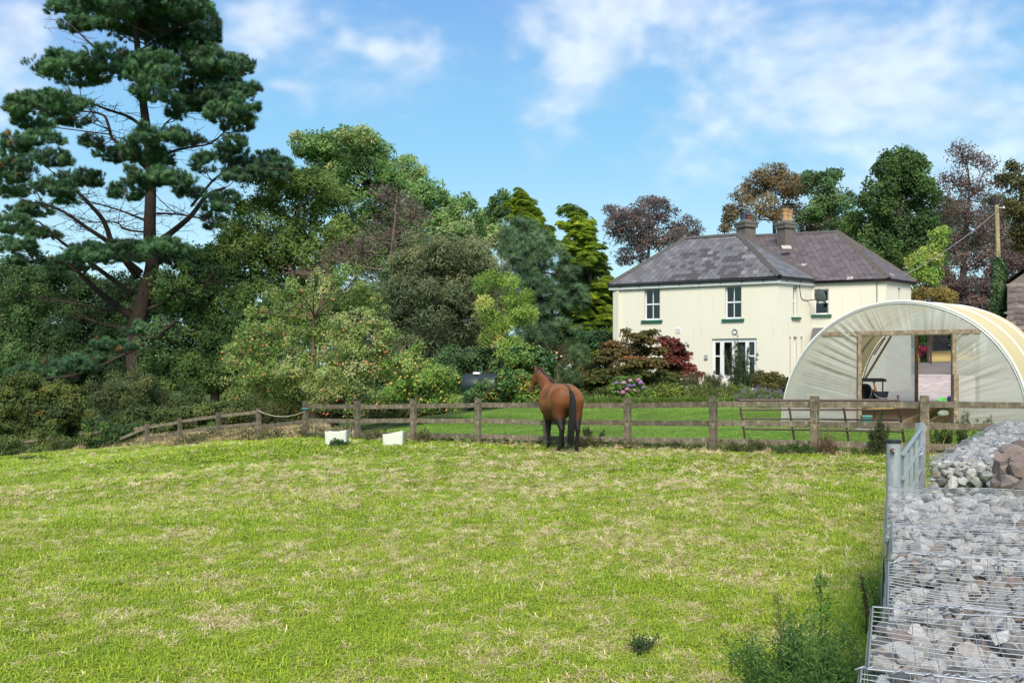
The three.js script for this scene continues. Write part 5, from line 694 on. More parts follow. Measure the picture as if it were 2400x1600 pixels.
  local('tail', tail, hair);
  const mane = new GB(), crest = smooth([[-0.01, 1.49, -1.12], [-0.04, 1.545, -1.27], [-0.09, 1.625, -1.41], [-0.17, 1.73, -1.5], [-0.24, 1.815, -1.56], [-0.27, 1.83, -1.64], [-0.285, 1.77, -1.72]], 8);
  for (let k = 0; k < 240; k++) { const t = r(), p = crest[Math.floor(t * (crest.length - 1))], side = r() < 0.65 ? 1 : -1, L = (0.07 + 0.09 * r()) * (t > 0.85 ? 1.3 : 1); mane.tube([[p[0] + (r() - 0.5) * 0.03, p[1] - 0.03, p[2] + (r() - 0.5) * 0.05], [p[0] + side * 0.03 + (r() - 0.5) * 0.02, p[1] + 0.012 + 0.015 * r(), p[2] + 0.02], [p[0] + side * (0.05 + 0.03 * r()), p[1] - L * 0.5, p[2] + 0.05], [p[0] + side * (0.06 + 0.03 * r()), p[1] - L, p[2] + 0.06]], [0.014, 0.014, 0.011, 0.003], 4, false); }
  local('mane', mane, std({ color: rgb([0.022, 0.017, 0.016]), roughness: 0.5 }));
  const earGeo = (sx) => { const e = new THREE.ConeGeometry(0.036, 0.16, 10, 3); const p = e.attributes.position; for (let k = 0; k < p.count; k++) { const y = p.getY(k); p.setX(k, p.getX(k) * (1 + 0.35 * Math.cos(y * 18))); p.setZ(k, p.getZ(k) * 0.55); } e.computeVertexNormals(); return e; };
  for (const [x, y, z, rz] of [[-0.345, 1.86, -1.605, 0.28], [-0.165, 1.85, -1.6, -0.3]]) { const e = earGeo(); e.rotateX(-0.12); e.rotateZ(rz); e.translate(x, y, z); local('ear', e, std({ color: rgb([0.13, 0.04, 0.016]) })); }
  for (const [x, y, z] of [[-0.375, 1.655, -1.715], [-0.225, 1.655, -1.76]]) { const e = new THREE.SphereGeometry(0.021, 10, 8); e.translate(x, y, z); local('eye', e, std({ color: rgb([0.006, 0.005, 0.005]), roughness: 0.1 })); }
  for (const x of [-0.435, -0.335]) { const e = new THREE.SphereGeometry(0.014, 8, 6); e.scale(1, 1.3, 1.2); e.translate(x, 1.385, -1.895); local('nostril', e, std({ color: rgb([0.01, 0.008, 0.008]) })); }
}
// ---------------------------------------------------------------- utility pole, wires, stone building
{
  const d = 47, p = at(2343, 700, d), gy = H(p[0], p[2]), top = at(2337, 480, d), t = thing('utility_pole', 'pale wooden utility pole with ivy climbing its lower half', 'utility pole', [p[0], gy, p[2]]), g = new GB();
  g.tube([[p[0] + 0.08, gy - 0.3, p[2]], [p[0], (gy + top[1]) / 2, p[2]], top], [0.13, 0.115, 0.095], 12); part('pole', g, std({ map: reps(woodT, 0.5, 1), color: rgb([2.1, 2.0, 1.55]) }), t);
  const ins = new GB(); ins.tube([[top[0] + 0.1, top[1] - 0.12, top[2]], [top[0] + 0.35, top[1] - 0.14, top[2]]], 0.018, 5); ins.tube([[top[0] + 0.33, top[1] - 0.16, top[2]], [top[0] + 0.33, top[1] - 0.06, top[2]]], 0.04, 8); part('insulator', ins, M.white, t);
  const step = new GB(); step.boxAt(p[0] - 0.25, at(0, 683, d)[1], p[2] + 0.05, 0.3, 0.12, 0.1); part('bracket', step, M.timber, t);
  const r = rng(610), iv = new Scatter(); for (let k = 0; k < 2600; k++) { const u = r(), y = lerp(gy, at(0, 610, d)[1], u), rad = (0.16 + 0.38 * (1 - u) ** 0.8 * (0.6 + 0.4 * noise(y * 2, 3))), a = r() * 6.28; iv.add(V(p[0] + Math.cos(a) * rad, y, p[2] + Math.sin(a) * rad), V(Math.cos(a), 0.5, Math.sin(a)).normalize(), 0.16 * (0.7 + 0.6 * r()), mix3([0.02, 0.055, 0.018], [0.06, 0.13, 0.035], r()), r() * 6); }
  iv.build('ivy', LEAF.big, M.gloss, t);
  const w1 = thing('overhead_wire', 'grey overhead cable from the pole top down to the house eaves', 'cable', top), c = new GB(), e = at(2120, 645, 43.2), pts = []; for (let k = 0; k <= 24; k++) { const u = k / 24; pts.push([lerp(top[0], e[0], u), lerp(top[1] - 0.3, e[1], u) - 0.35 * u * (1 - u) * 2, lerp(top[2], e[2], u)]); } c.tube(pts, 0.018, 5); part('cable', c, std({ color: rgb([0.2, 0.2, 0.21]) }), w1);
  // stone building with a gable at the right edge
  const st = std({ map: reps(stoneT, 0.5, 0.5), bumpMap: reps(stoneB, 0.5, 0.5), bumpScale: 0.05, color: rgb([0.22, 0.18, 0.165]) }), b = at(2362, 760, 45), by = H(b[0], b[2]), barn = thing('stone_barn', 'dark rubble stone barn gable at the right edge behind the polytunnel', 'barn', [b[0], by, b[2]]); barn.rotation.y = -0.52; const noop = 0, eave = at(2362, 662, 45), x0 = b[0], W = 6.5;
  const sh = new THREE.Shape(); sh.moveTo(0, 0); sh.lineTo(W, 0); sh.lineTo(W, eave[1] - by); sh.lineTo(W / 2, eave[1] - by + 2.4); sh.lineTo(0, eave[1] - by); sh.closePath(); const gg = new THREE.ExtrudeGeometry(sh, { depth: 8, bevelEnabled: false }); gg.translate(x0, by - 0.1, b[2] - 8); part('wall', gg, st, barn);
  const rr = rng(620), stones = [[0.2, 0.17, 0.155], [0.28, 0.23, 0.21], [0.14, 0.115, 0.11]].map((c2) => std({ map: stoneT, color: rgb(c2).multiplyScalar(1.15), roughness: 0.95 })); let n = 0;
  for (let y = 0.1; y < eave[1] - by + 1.2; y += 0.24) for (let x = 0.1 + 0.1 * rr(); x < 3.4; x += 0.36 * (0.7 + 0.6 * rr())) { if (y > eave[1] - by + x * 0.7 - 0.2 || n >= 290) continue; n++; const m = new THREE.Mesh(rocks[Math.floor(rr() * 26)], stones[Math.floor(rr() * 3)]); m.name = 'stone'; m.position.set(x, y, 0.01); m.scale.set(0.2 + 0.06 * rr(), 0.15, 0.035); m.rotation.z = (rr() - 0.5) * 0.3; m.castShadow = m.receiveShadow = true; barn.add(m); }
  { const g2 = new GB(); g2.quad([x0 - 0.12, eave[1] + 0.02, b[2] + 0.15], [x0 + W / 2, eave[1] + 2.5, b[2] + 0.15], [x0 + W / 2, eave[1] + 2.5, b[2] - 8.2], [x0 - 0.12, eave[1] + 0.02, b[2] - 8.2]); g2.quad([x0 + W / 2, eave[1] + 2.5, b[2] + 0.15], [x0 + W + 0.12, eave[1] + 0.02, b[2] + 0.15], [x0 + W + 0.12, eave[1] + 0.02, b[2] - 8.2], [x0 + W / 2, eave[1] + 2.5, b[2] - 8.2]); part('roof', g2, std({ map: slateT, color: rgb([0.1, 0.09, 0.09]) }), barn); }
  // seen through the tunnel: a stone outbuilding with a grey plank door standing open
  const q = at(2203, 828, 63), qy = q[1], ob = thing('stone_outbuilding', 'small stone outbuilding with a grey plank door, seen through the tunnel', 'outbuilding', q), wv = std({ map: reps(stoneT, 0.6, 0.6), bumpMap: reps(stoneB, 0.6, 0.6), bumpScale: 0.06, color: rgb([0.2, 0.18, 0.175]) });
  const wl = new GB(); wl.boxAt(q[0] + 0.05, qy + 0.75, q[2] - 0.2, 0.9, 1.9, 0.4); part('wall', wl, wv, ob); const rs = rng(630); for (let y = 0.05; y < 1.6; y += 0.2) for (let x = -0.34; x < 0.48; x += 0.26) { const m = new THREE.Mesh(rocks[Math.floor(rs() * 26)], stones[Math.floor(rs() * 3)]); m.name = 'stone'; m.position.set(x + 0.06 * rs(), y, 0.01); m.scale.set(0.13, 0.095, 0.06); ob.add(m); }
  const dr = node('door', ob); for (let k = 0; k < 4; k++) { const pk = new GB(); pk.boxAt(q[0] - 0.74 + k * 0.1, qy + 0.72, q[2] + 0.1 - k * 0.02, 0.095, 1.7, 0.04); part('plank', pk, M.timber, dr); } const cp = new GB(); cp.boxAt(q[0] - 0.45, qy - 0.1, q[2], 1.7, 0.2, 0.6); part('step', cp, conc2(), ob);
}
function conc2() { return std({ color: rgb([0.35, 0.33, 0.31]) }); }

// ---------------------------------------------------------------- trees
const P = { // leaf colours, dark to light
  pine: [[0.0281, 0.0732, 0.0353], [0.0526, 0.13, 0.0539], [0.109, 0.227, 0.0805]], dark: [[0.0651, 0.124, 0.0497], [0.124, 0.228, 0.0781], [0.212, 0.346, 0.124]], olive: [[0.0706, 0.126, 0.0295], [0.15, 0.244, 0.054], [0.268, 0.361, 0.0983]],
  syc: [[0.104, 0.218, 0.0616], [0.236, 0.409, 0.123], [0.441, 0.491, 0.263]], purple: [[0.0977, 0.0742, 0.0805], [0.184, 0.132, 0.139], [0.28, 0.226, 0.2]], grey: [[0.0828, 0.116, 0.0552], [0.166, 0.206, 0.105], [0.331, 0.346, 0.193]], blue: [[0.0362, 0.0857, 0.0386], [0.0785, 0.157, 0.0676], [0.145, 0.246, 0.111]],
  gold: [[0.0926, 0.173, 0.0145], [0.246, 0.363, 0.0218], [0.462, 0.551, 0.0399]], ash: [[0.162, 0.276, 0.0486], [0.324, 0.486, 0.0892], [0.58, 0.58, 0.211]], apple: [[0.103, 0.19, 0.0395], [0.274, 0.383, 0.0988], [0.492, 0.511, 0.271]], laurel: [[0.0316, 0.0789, 0.0264], [0.0789, 0.185, 0.0474], [0.196, 0.342, 0.0789]],
  brown: [[0.118, 0.0944, 0.0552], [0.248, 0.179, 0.0878], [0.356, 0.281, 0.138]], mixed: [[0.0456, 0.104, 0.0334], [0.1, 0.198, 0.0524], [0.201, 0.29, 0.0714]],
};
{ // the great pine
  const pads = [[337, 15, 92, 38], [330, -32, 75, 36], [250, 10, 60, 34], [430, 20, 50, 34], [150, 25, 32, 24], [172, 62, 30, 15], [468, 50, 38, 32], [382, 72, 100, 32], [478, 88, 30, 20], [300, 55, 60, 36], [210, 50, 40, 24],
    [145, 143, 36, 18], [178, 172, 80, 24], [110, 166, 24, 12], [268, 165, 78, 30], [363, 172, 58, 34, 0.7], [413, 130, 58, 28], [497, 152, 72, 26], [555, 163, 34, 18], [356, 215, 48, 28, 0.8], [490, 205, 74, 28], [535, 234, 52, 22], [590, 208, 20, 9], [584, 258, 24, 10], [478, 247, 58, 18], [535, 276, 52, 20], [560, 300, 28, 12], [413, 266, 28, 15],
    [95, 252, 72, 24], [148, 246, 44, 20], [75, 292, 44, 17], [48, 252, 28, 18], [170, 286, 36, 12], [203, 248, 13, 9], [45, 342, 42, 17], [97, 330, 42, 15], [22, 376, 34, 24], [120, 379, 42, 18], [30, 411, 48, 24], [215, 339, 28, 11],
    [338, 325, 28, 30, 0.8], [270, 369, 42, 16], [335, 363, 42, 24, 0.6], [368, 380, 34, 17], [398, 319, 30, 13], [432, 329, 38, 15], [545, 346, 36, 18], [527, 369, 28, 16], [482, 394, 26, 20], [575, 391, 55, 13], [632, 373, 26, 13], [660, 391, 28, 13], [555, 418, 28, 13], [620, 410, 40, 14], [345, 421, 52, 22, 0.7], [297, 456, 36, 24], [400, 421, 36, 20], [445, 456, 34, 11],
    [185, 426, 52, 18], [127, 448, 52, 15], [22, 448, 44, 18], [70, 496, 44, 16], [152, 469, 28, 11], [510, 487, 24, 20], [500, 526, 22, 17], [535, 470, 24, 12], [22, 536, 48, 20], [97, 552, 34, 12], [20, 580, 45, 18], [245, 600, 76, 24], [160, 626, 44, 18], [315, 596, 58, 21], [385, 586, 48, 15], [418, 612, 52, 24], [470, 616, 34, 15], [200, 605, 40, 16], [68, 612, 34, 14],
    [268, 815, 38, 15], [318, 776, 17, 12], [215, 841, 36, 14], [138, 868, 38, 15], [68, 876, 36, 14], [184, 863, 38, 14], [30, 900, 30, 14]];
  const L = (r, ...p) => ({ r: r * 0.72, p });
  tree('pine_tree', 'tall spreading dark green pine with bare lower limbs at left', 'pine tree', { seed: 1, d: 54, base: [325, 900], depth: 1, ground: -1.1, trunk: 0.56, taper: 0.22, spine: [[322, 1000, 0], [324, 900, 0], [318, 855, 0.1], [315, 800, 0], [326, 735, 0], [346, 670, 0.1], [356, 620, 0], [350, 550, 0], [350, 480, -0.1], [352, 400, 0], [348, 330, 0.1], [336, 250, 0], [326, 160, 0], [318, 60, 0], [322, -25, 0]],
    limbs: [L(0.3, [312, 745, 0], [272, 712, 0.4], [238, 680, 0.9], [213, 650, 1.2], [185, 625, 1.4]), L(0.16, [345, 725, 0], [390, 712, 0.6], [420, 690, 1]), L(0.1, [296, 732, 0], [200, 715, 0.8], [105, 698, 1.2]), L(0.26, [364, 572, 0], [400, 540, -0.3], [440, 500, -0.6], [478, 452, -0.6], [520, 436, -0.5]), L(0.25, [330, 640, 0], [272, 585, 0.2], [248, 520, 0.3], [215, 480, 0.4], [182, 448, 0.4]), L(0.22, [320, 650, 0], [250, 570, -0.5], [190, 530, -0.8], [130, 490, -1], [80, 470, -1]), L(0.2, [310, 690, 0], [180, 600, -0.8], [120, 560, -1.2], [60, 510, -1.5]), L(0.1, [348, 520, 0], [300, 500, 0.5], [225, 478, 0.9]), L(0.17, [350, 405, 0], [312, 355, 0.3], [272, 330, 0.5], [264, 300, 0.6], [255, 278, 0.7], [200, 268, 0.8]), L(0.15, [345, 310, 0], [300, 272, -0.4], [230, 245, -0.8], [150, 210, -1]), L(0.13, [375, 388, 0], [398, 362, 0.3], [450, 350, 0.5], [500, 342, 0.6], [530, 318, 0.6]), L(0.12, [350, 350, 0], [380, 340, 0.6], [390, 310, 0.8], [430, 275, 1]), L(0.14, [330, 170, 0], [240, 125, 0.2], [170, 62, 0.3]), L(0.12, [332, 200, 0], [420, 150, -0.3], [520, 165, -0.5]), L(0.1, [325, 120, 0], [400, 80, 0.4], [470, 50, 0.5]), L(0.09, [350, 500, 0], [420, 505, 0.5], [500, 520, 0.7]), L(0.08, [350, 545, 0], [300, 540, 0.8], [292, 528, 0.9], [200, 530, 1.2]), L(0.15, [425, 755, 1], [372, 800, 1.4], [300, 842, 1.8], [225, 876, 2.2], [100, 890, 2.4]), L(0.12, [330, 770, 0.3], [270, 765, 0.8], [190, 735, 1.4]), L(0.11, [440, 480, -0.5], [520, 400, -0.3], [600, 398, 0], [655, 395, 0]), L(0.1, [420, 660, 0], [470, 690, 0.3], [500, 640, 0.4])],
    lobes: pads.map(([x, y, a, b, z]) => [x, y, a * 1.12 + 2, b * 1.28 + 2, z]), leaf: LEAF.pine, mat: M.needle, size: 0.25, cover: 1.9, puffs: 28, inner: 0.12, upward: 0.5, flat: 0.45, twigs: 10, fine: 4, limb: 0.5, web: 420, palette: P.pine, tint: (c, p, r) => (r() < 0.012 ? [0.2, 0.1, 0.03] : c), bark: [0.55, 0.5, 0.5] });
}
const T = (name, label, cat, d, seed, lobes, o) => tree(name, label, cat, { d, seed, lobes, depth: 0.9, base: [lobes.reduce((a, l) => a + l[0], 0) / lobes.length, 0], leaf: LEAF.broad, size: 0.32, cover: 1.7, palette: P.dark, ...o });
T('broadleaf_tree', 'dark green broadleaf tree filling the left edge below the pine', 'tree', 63, 2, [[40, 700, 90, 75], [120, 680, 70, 60], [30, 790, 90, 80], [130, 770, 90, 80], [60, 880, 90, 70], [150, 860, 80, 70], [-40, 740, 80, 110], [20, 640, 45, 30], [100, 640, 50, 30]], { trunk: 0.35, palette: P.dark, leaf: LEAF.small, size: 0.34, cover: 1.9 });
T('broadleaf_tree', 'dark green broadleaf tree directly behind the pine trunk', 'tree', 64, 3, [[230, 720, 70, 65], [290, 690, 60, 50], [210, 800, 80, 70], [290, 790, 80, 80], [360, 720, 50, 60], [240, 880, 90, 60], [330, 870, 70, 60], [190, 670, 40, 30]], { trunk: 0.3, leaf: LEAF.small, size: 0.34, cover: 1.9 });
T('broadleaf_tree', 'dark green tree with sweeping branches right of the pine trunk', 'tree', 55, 4, [[430, 680, 60, 60], [500, 660, 70, 55], [440, 760, 70, 60], [530, 730, 80, 70], [480, 830, 90, 65], [570, 800, 80, 70], [420, 880, 70, 55], [540, 880, 90, 55], [480, 600, 35, 30], [600, 720, 50, 60]], { trunk: 0.3, palette: P.mixed, leaf: LEAF.small, size: 0.32, cover: 1.9 });
T('broadleaf_tree', 'rounded olive green tree turning yellow, right of the pine', 'tree', 57, 5, [[600, 540, 85, 75], [700, 480, 90, 70], [775, 520, 75, 70], [640, 445, 60, 38], [735, 430, 55, 32], [815, 570, 50, 55], [570, 620, 80, 60], [680, 590, 105, 70], [760, 620, 70, 60], [545, 580, 45, 50], [640, 660, 90, 50]], { trunk: 0.35, palette: P.olive, leaf: LEAF.small, more: 1.5, inner: 0.08, size: 0.34, cover: 2 });
T('sycamore_tree', 'tall pale green sycamore with dense domed crown against the sky', 'sycamore', 68, 6, [[800, 352, 90, 45], [735, 345, 55, 32], [880, 372, 55, 45], [950, 422, 62, 44], [1000, 472, 55, 44], [1078, 502, 52, 36], [1130, 542, 55, 40], [755, 400, 65, 38], [850, 430, 90, 55], [920, 480, 75, 55], [1045, 560, 75, 55], [985, 540, 65, 55], [1165, 565, 38, 36], [700, 332, 22, 16], [830, 320, 50, 22], [1060, 620, 90, 50], [880, 540, 80, 55], [930, 600, 80, 55], [860, 610, 60, 50]], { trunk: 0.5, palette: P.syc, leaf: LEAF.broad, more: 1.5, inner: 0.08, size: 0.34, cover: 2.1, puffs: 26 });
T('beech_tree', 'thin purple leaved beech with pale bare branches below the sycamore', 'beech', 53, 7, [[920, 500, 60, 55], [970, 500, 50, 40], [880, 560, 60, 50], [840, 590, 60, 40], [795, 605, 60, 35], [860, 650, 55, 45], [755, 640, 45, 20], [960, 560, 45, 40], [830, 690, 40, 30], [900, 450, 30, 30], [700, 640, 35, 16]], { base: [900, 760], trunk: 0.1, spine: [[905, 800], [908, 700], [915, 600], [925, 520], [930, 440]], more: 1.2, taper: 0.12, palette: P.purple, leaf: LEAF.sparse, size: 0.34, cover: 0.9, twigs: 16, fine: 4, bark: [2.6, 2.7, 2.4], inner: 0.5 });
T('willow_tree', 'broad grey green bushy tree in the middle of the tree line', 'tree', 48, 8, [[1010, 640, 95, 70], [1085, 620, 85, 55], [1125, 690, 80, 70], [1000, 730, 105, 80], [1080, 760, 105, 80], [940, 690, 55, 70], [1000, 830, 100, 55], [1085, 850, 85, 50], [1160, 750, 45, 70], [950, 790, 60, 70], [1040, 590, 60, 30]], { trunk: 0.3, palette: P.grey, leaf: LEAF.narrow, size: 0.3, cover: 2 });
T('conifer_tree', 'blue green layered conifer leaning right beside the yellow one', 'conifer', 54, 9, [[1200, 545, 34, 26], [1235, 550, 46, 32], [1228, 602, 66, 40], [1282, 602, 56, 34], [1272, 662, 68, 38], [1325, 700, 48, 34], [1352, 690, 26, 16], [1300, 742, 66, 38], [1340, 640, 36, 24], [1318, 782, 46, 30], [1240, 700, 58, 48], [1250, 790, 56, 48], [1210, 650, 50, 46], [1190, 590, 34, 30]], { trunk: 0.35, palette: P.blue, leaf: LEAF.pineSoft, mat: M.needle, size: 0.3, cover: 2.1, upward: 0.3, puffs: 14 });
T('beech_tree', 'dark leaved treetop showing just left of the small golden conifer', 'tree', 70, 10, [[1180, 468, 14, 26], [1155, 480, 10, 18], [1165, 500, 30, 18], [1200, 490, 26, 18]], { trunk: 0.12, palette: P.mixed, size: 0.3, cover: 1.3, leaf: LEAF.broad, twigs: 8 });
const coneT = (name, label, d, seed, apex, h, halfW, o = {}) => { const [ax, ay] = apex, r = rng(seed), L = []; for (let k = 0; k < (o.tiers ?? 9); k++) { const f = (k + 0.4) / (o.tiers ?? 9), w = halfW * (0.12 + 0.88 * f ** 0.8), n = k < 2 ? 1 : 2 + (k > 4 ? 1 : 0); for (let j = 0; j < n; j++) L.push([ax + (n === 1 ? 0 : ((j + 0.5) / n - 0.5) * w * 1.5) + (r() - 0.5) * 8 + (o.lean ?? 0) * f, ay + h * f + (r() - 0.5) * 10, w / n * 1.15 + 8, h / (o.tiers ?? 9) * 0.95]); } return T(name, label, 'conifer', d, seed, L, { trunk: 0.25, trunkTop: 0.92, base: [ax + (o.lean ?? 0) * 0.8, 0], palette: P.gold, leaf: LEAF.spray, size: 0.25, cover: 3.2, puffs: 14, inner: 0.3, ...o }); };
coneT('golden_conifer', 'small golden conifer top peeping above the blue green one', 62, 11, [1218, 452], 130, 62, { tiers: 6, lean: 34 });
coneT('golden_conifer', 'tall yellow green conifer standing against the cream house wall', 55, 12, [1348, 490], 350, 108, { tiers: 15, lean: 52 });
T('beech_tree', 'purple copper beech in the sky gap left of the house roof', 'beech', 78, 13, [[1480, 512, 56, 32], [1540, 500, 56, 30], [1592, 532, 44, 22], [1500, 560, 66, 36], [1570, 562, 56, 26], [1450, 542, 32, 32], [1480, 602, 46, 26], [1425, 494, 16, 12], [1635, 542, 12, 7], [1530, 475, 30, 14], [1620, 560, 20, 12]], { base: [1510, 700], trunk: 0.3, palette: P.purple, leaf: LEAF.small, size: 0.36, more: 1.6, cover: 1.15, twigs: 14, fine: 4, inner: 0.3 });
T('beech_tree', 'coppery brown beech rising behind the chimneys of the house', 'beech', 74, 14, [[1790, 420, 54, 22], [1842, 442, 56, 32], [1752, 452, 42, 22], [1730, 502, 34, 22], [1782, 492, 52, 32], [1862, 502, 48, 36], [1702, 532, 22, 12], [1900, 542, 36, 20], [1820, 400, 30, 12], [1870, 440, 30, 30]], { base: [1830, 700], trunk: 0.35, palette: P.brown, leaf: LEAF.small, size: 0.36, more: 1.6, cover: 1.4, twigs: 12, fine: 3, inner: 0.3 });
T('broadleaf_tree', 'small dark green treetop between the brown beech and big tree', 'tree', 71, 15, [[1935, 442, 42, 34], [1962, 482, 36, 32], [1920, 492, 42, 36], [1988, 535, 40, 38], [1950, 412, 22, 12], [1905, 420, 18, 16]], { trunk: 0.25, palette: P.dark, size: 0.34, cover: 1.4, twigs: 8 });
T('broadleaf_tree', 'big dark green tree behind the right end of the house', 'tree', 64, 16, [[2100, 402, 54, 50], [2062, 472, 54, 52], [2130, 462, 58, 52], [2178, 452, 28, 36], [2032, 542, 46, 46], [2110, 562, 76, 55], [2050, 612, 56, 38], [2150, 622, 66, 46], [2122, 362, 26, 20], [2180, 532, 36, 46], [2020, 600, 40, 40], [2150, 400, 30, 30]], { trunk: 0.4, palette: P.mixed, size: 0.36, cover: 1.6, leaf: LEAF.broad, twigs: 8 });
T('beech_tree', 'tall purple weeping beech against the sky at upper right', 'beech', 66, 17, [[2265, 372, 46, 34], [2232, 422, 36, 30], [2312, 392, 26, 24], [2282, 442, 56, 34], [2262, 502, 76, 36], [2310, 542, 56, 40], [2250, 582, 56, 44], [2300, 622, 66, 40], [2330, 472, 26, 24], [2250, 345, 20, 18], [2330, 590, 50, 40], [2210, 470, 30, 30]], { base: [2262, 760], trunk: 0.35, palette: P.purple, leaf: LEAF.sparse, size: 0.4, more: 1.6, cover: 1.5, twigs: 14, fine: 4, inner: 0.3 });
T('broadleaf_tree', 'yellow green and brown tree at the right edge beyond the pole', 'tree', 69, 18, [[2392, 442, 36, 30], [2352, 422, 20, 20], [2392, 492, 40, 26], [2400, 572, 36, 46], [2430, 460, 40, 50], [2420, 540, 40, 40], [2380, 400, 25, 16]], { trunk: 0.3, palette: [[0.05, 0.04, 0.02], [0.11, 0.11, 0.03], [0.18, 0.19, 0.05]], size: 0.36, cover: 1.4 });
T('broadleaf_tree', 'dark mixed woodland filling the gaps behind the right trees', 'tree', 80, 55, [[2010, 590, 60, 60], [1930, 560, 50, 50], [2200, 560, 60, 70], [2330, 560, 60, 60], [2400, 620, 60, 70], [2230, 500, 40, 40], [2340, 500, 40, 40], [2090, 560, 60, 70]], { trunk: 0.3, palette: P.purple.map((c, k) => mix3(c, P.dark[k], 0.6)), leaf: LEAF.small, size: 0.38, cover: 1.5 });
T('bush', 'yellow green bush below the big dark tree behind the house', 'bush', 57, 19, [[2200, 572, 26, 30], [2170, 612, 36, 30], [2185, 655, 28, 24], [2150, 640, 26, 26]], { trunk: 0.08, palette: P.ash, size: 0.28, cover: 1.4 });
T('hedge', 'dark purple brown hedge behind the polytunnel roof', 'hedge', 60, 20, [[2190, 692, 46, 32], [2260, 682, 66, 36], [2320, 692, 36, 36], [2270, 722, 66, 26], [2220, 650, 30, 20], [2340, 720, 40, 40], [2360, 640, 40, 40]], { trunk: 0.1, palette: P.purple.map((c) => [c[0] * 0.8, c[1] * 0.75, c[2] * 0.75]), leaf: LEAF.small, size: 0.32, cover: 1.7 });
T('bush', 'yellow leaved shrub behind the right corner of the house', 'bush', 55, 21, [[2150, 697, 26, 16], [2200, 702, 36, 18], [2216, 688, 18, 10], [2165, 682, 14, 9]], { trunk: 0.06, palette: [[0.12, 0.1, 0.02], [0.3, 0.24, 0.06], [0.5, 0.4, 0.14]], size: 0.24, cover: 1.3 });
T('conifer_hedge', 'dark evergreen hedge seen through the tunnel behind the outbuilding', 'hedge', 68, 22, [[2165, 790, 26, 46], [2230, 790, 30, 46], [2200, 770, 36, 30], [2260, 780, 30, 50], [2140, 800, 26, 36]], { trunk: 0.1, palette: P.laurel, size: 0.34, cover: 1.6 });
T('ash_sapling', 'slender light green ash sapling in front of the grey green tree', 'young tree', 43, 23, [[1140, 670, 32, 26], [1182, 660, 32, 20], [1200, 702, 40, 30], [1140, 722, 36, 26], [1222, 740, 36, 20], [1180, 752, 46, 30], [1160, 792, 36, 30], [1190, 822, 36, 26], [1150, 645, 14, 12], [1245, 735, 18, 12]], { base: [1175, 930], trunk: 0.09, palette: P.ash, leaf: LEAF.narrow, size: 0.24, cover: 1.4, twigs: 7, bark: [2, 2, 1.7] });
function withApples(n, cols) { return (root, lobes, r) => { const s = new Scatter(); for (let k = 0; k < n; k++) { const L = lobes[Math.floor(r() ** 1 * lobes.length)], u = r() * 1.7 - 1, a = r() * 6.28, q = Math.sqrt(Math.max(0, 1 - u * u)); if (r() > L.rx * L.ry * 1.6) continue; s.add(V(L.c.x + q * Math.cos(a) * L.rx, L.c.y + u * L.ry, L.c.z + Math.abs(q * Math.sin(a)) * L.rz * 0.98), UP, 0.032 * (0.8 + 0.4 * r()), cols[Math.floor(r() * cols.length)]); } s.build('apples', new THREE.SphereGeometry(1, 8, 6), std({ roughness: 0.45 }), root); }; }
T('apple_tree', 'large spreading apple tree with orange fruit behind the fence', 'apple tree', 32.5, 24, [[750, 700, 55, 50], [690, 715, 55, 40], [825, 705, 52, 50], [720, 780, 95, 65], [835, 800, 80, 65], [615, 795, 65, 40], [565, 832, 45, 28], [650, 865, 100, 55], [775, 880, 115, 65], [808, 645, 11, 22], [838, 652, 9, 22], [742, 645, 12, 14], [790, 655, 16, 18], [640, 690, 20, 16], [690, 672, 18, 16], [880, 720, 26, 22], [900, 850, 50, 50], [570, 900, 50, 38], [680, 930, 90, 40], [810, 940, 80, 40], [600, 730, 22, 18], [905, 780, 26, 24], [535, 850, 22, 14], [770, 670, 30, 26]], { base: [738, 1000], trunk: 0.12, palette: P.apple, more: 1.25, leaf: LEAF.small, size: 0.17, cover: 1.5, puffs: 30, twigs: 16, fine: 3, inner: 0.3, bark: [1.8, 1.8, 1.5], after: withApples(420, [[0.5, 0.2, 0.07], [0.55, 0.3, 0.1], [0.45, 0.14, 0.06]]) });
T('apple_tree', 'smaller rounded apple tree with yellow fruit left of the tank', 'apple tree', 30.8, 25, [[960, 862, 48, 34], [1010, 880, 50, 34], [950, 920, 55, 34], [1035, 915, 38, 30], [1000, 930, 55, 28], [930, 872, 32, 30], [975, 820, 16, 16], [1060, 890, 22, 18], [905, 935, 26, 24], [1055, 945, 30, 22]], { base: [968, 985], trunk: 0.09, palette: P.apple.map((c) => [c[0] * 0.9, c[1] * 1.05, c[2] * 0.8]), leaf: LEAF.small, more: 1.5, size: 0.15, cover: 1.7, twigs: 12, bark: [1.6, 1.6, 1.3], after: withApples(260, [[0.55, 0.42, 0.1], [0.5, 0.35, 0.08], [0.55, 0.28, 0.08]]) });
T('bush', 'glossy dark laurel bush with yellow variegation left of the horse', 'bush', 37, 26, [[1225, 842, 42, 36], [1262, 862, 40, 36], [1210, 890, 46, 32], [1240, 912, 46, 24], [1190, 902, 28, 28], [1170, 930, 36, 18], [1270, 905, 34, 28]], { trunk: 0.07, palette: P.laurel, mat: M.gloss, size: 0.2, cover: 2.1, tint: (c, p, r) => (r() < 0.1 + 0.22 * sstep(p.y, 1.9, 1.2) ? [0.3, 0.26, 0.04] : c) });
T('bush', 'dark green bush left of the laurel above the oil tank', 'bush', 43.5, 27, [[1080, 850, 60, 36], [1140, 845, 46, 32], [1040, 880, 46, 40], [1060, 935, 60, 26], [1110, 950, 60, 20], [1190, 860, 40, 40]], { trunk: 0.07, palette: P.dark, size: 0.24, cover: 1.8 });
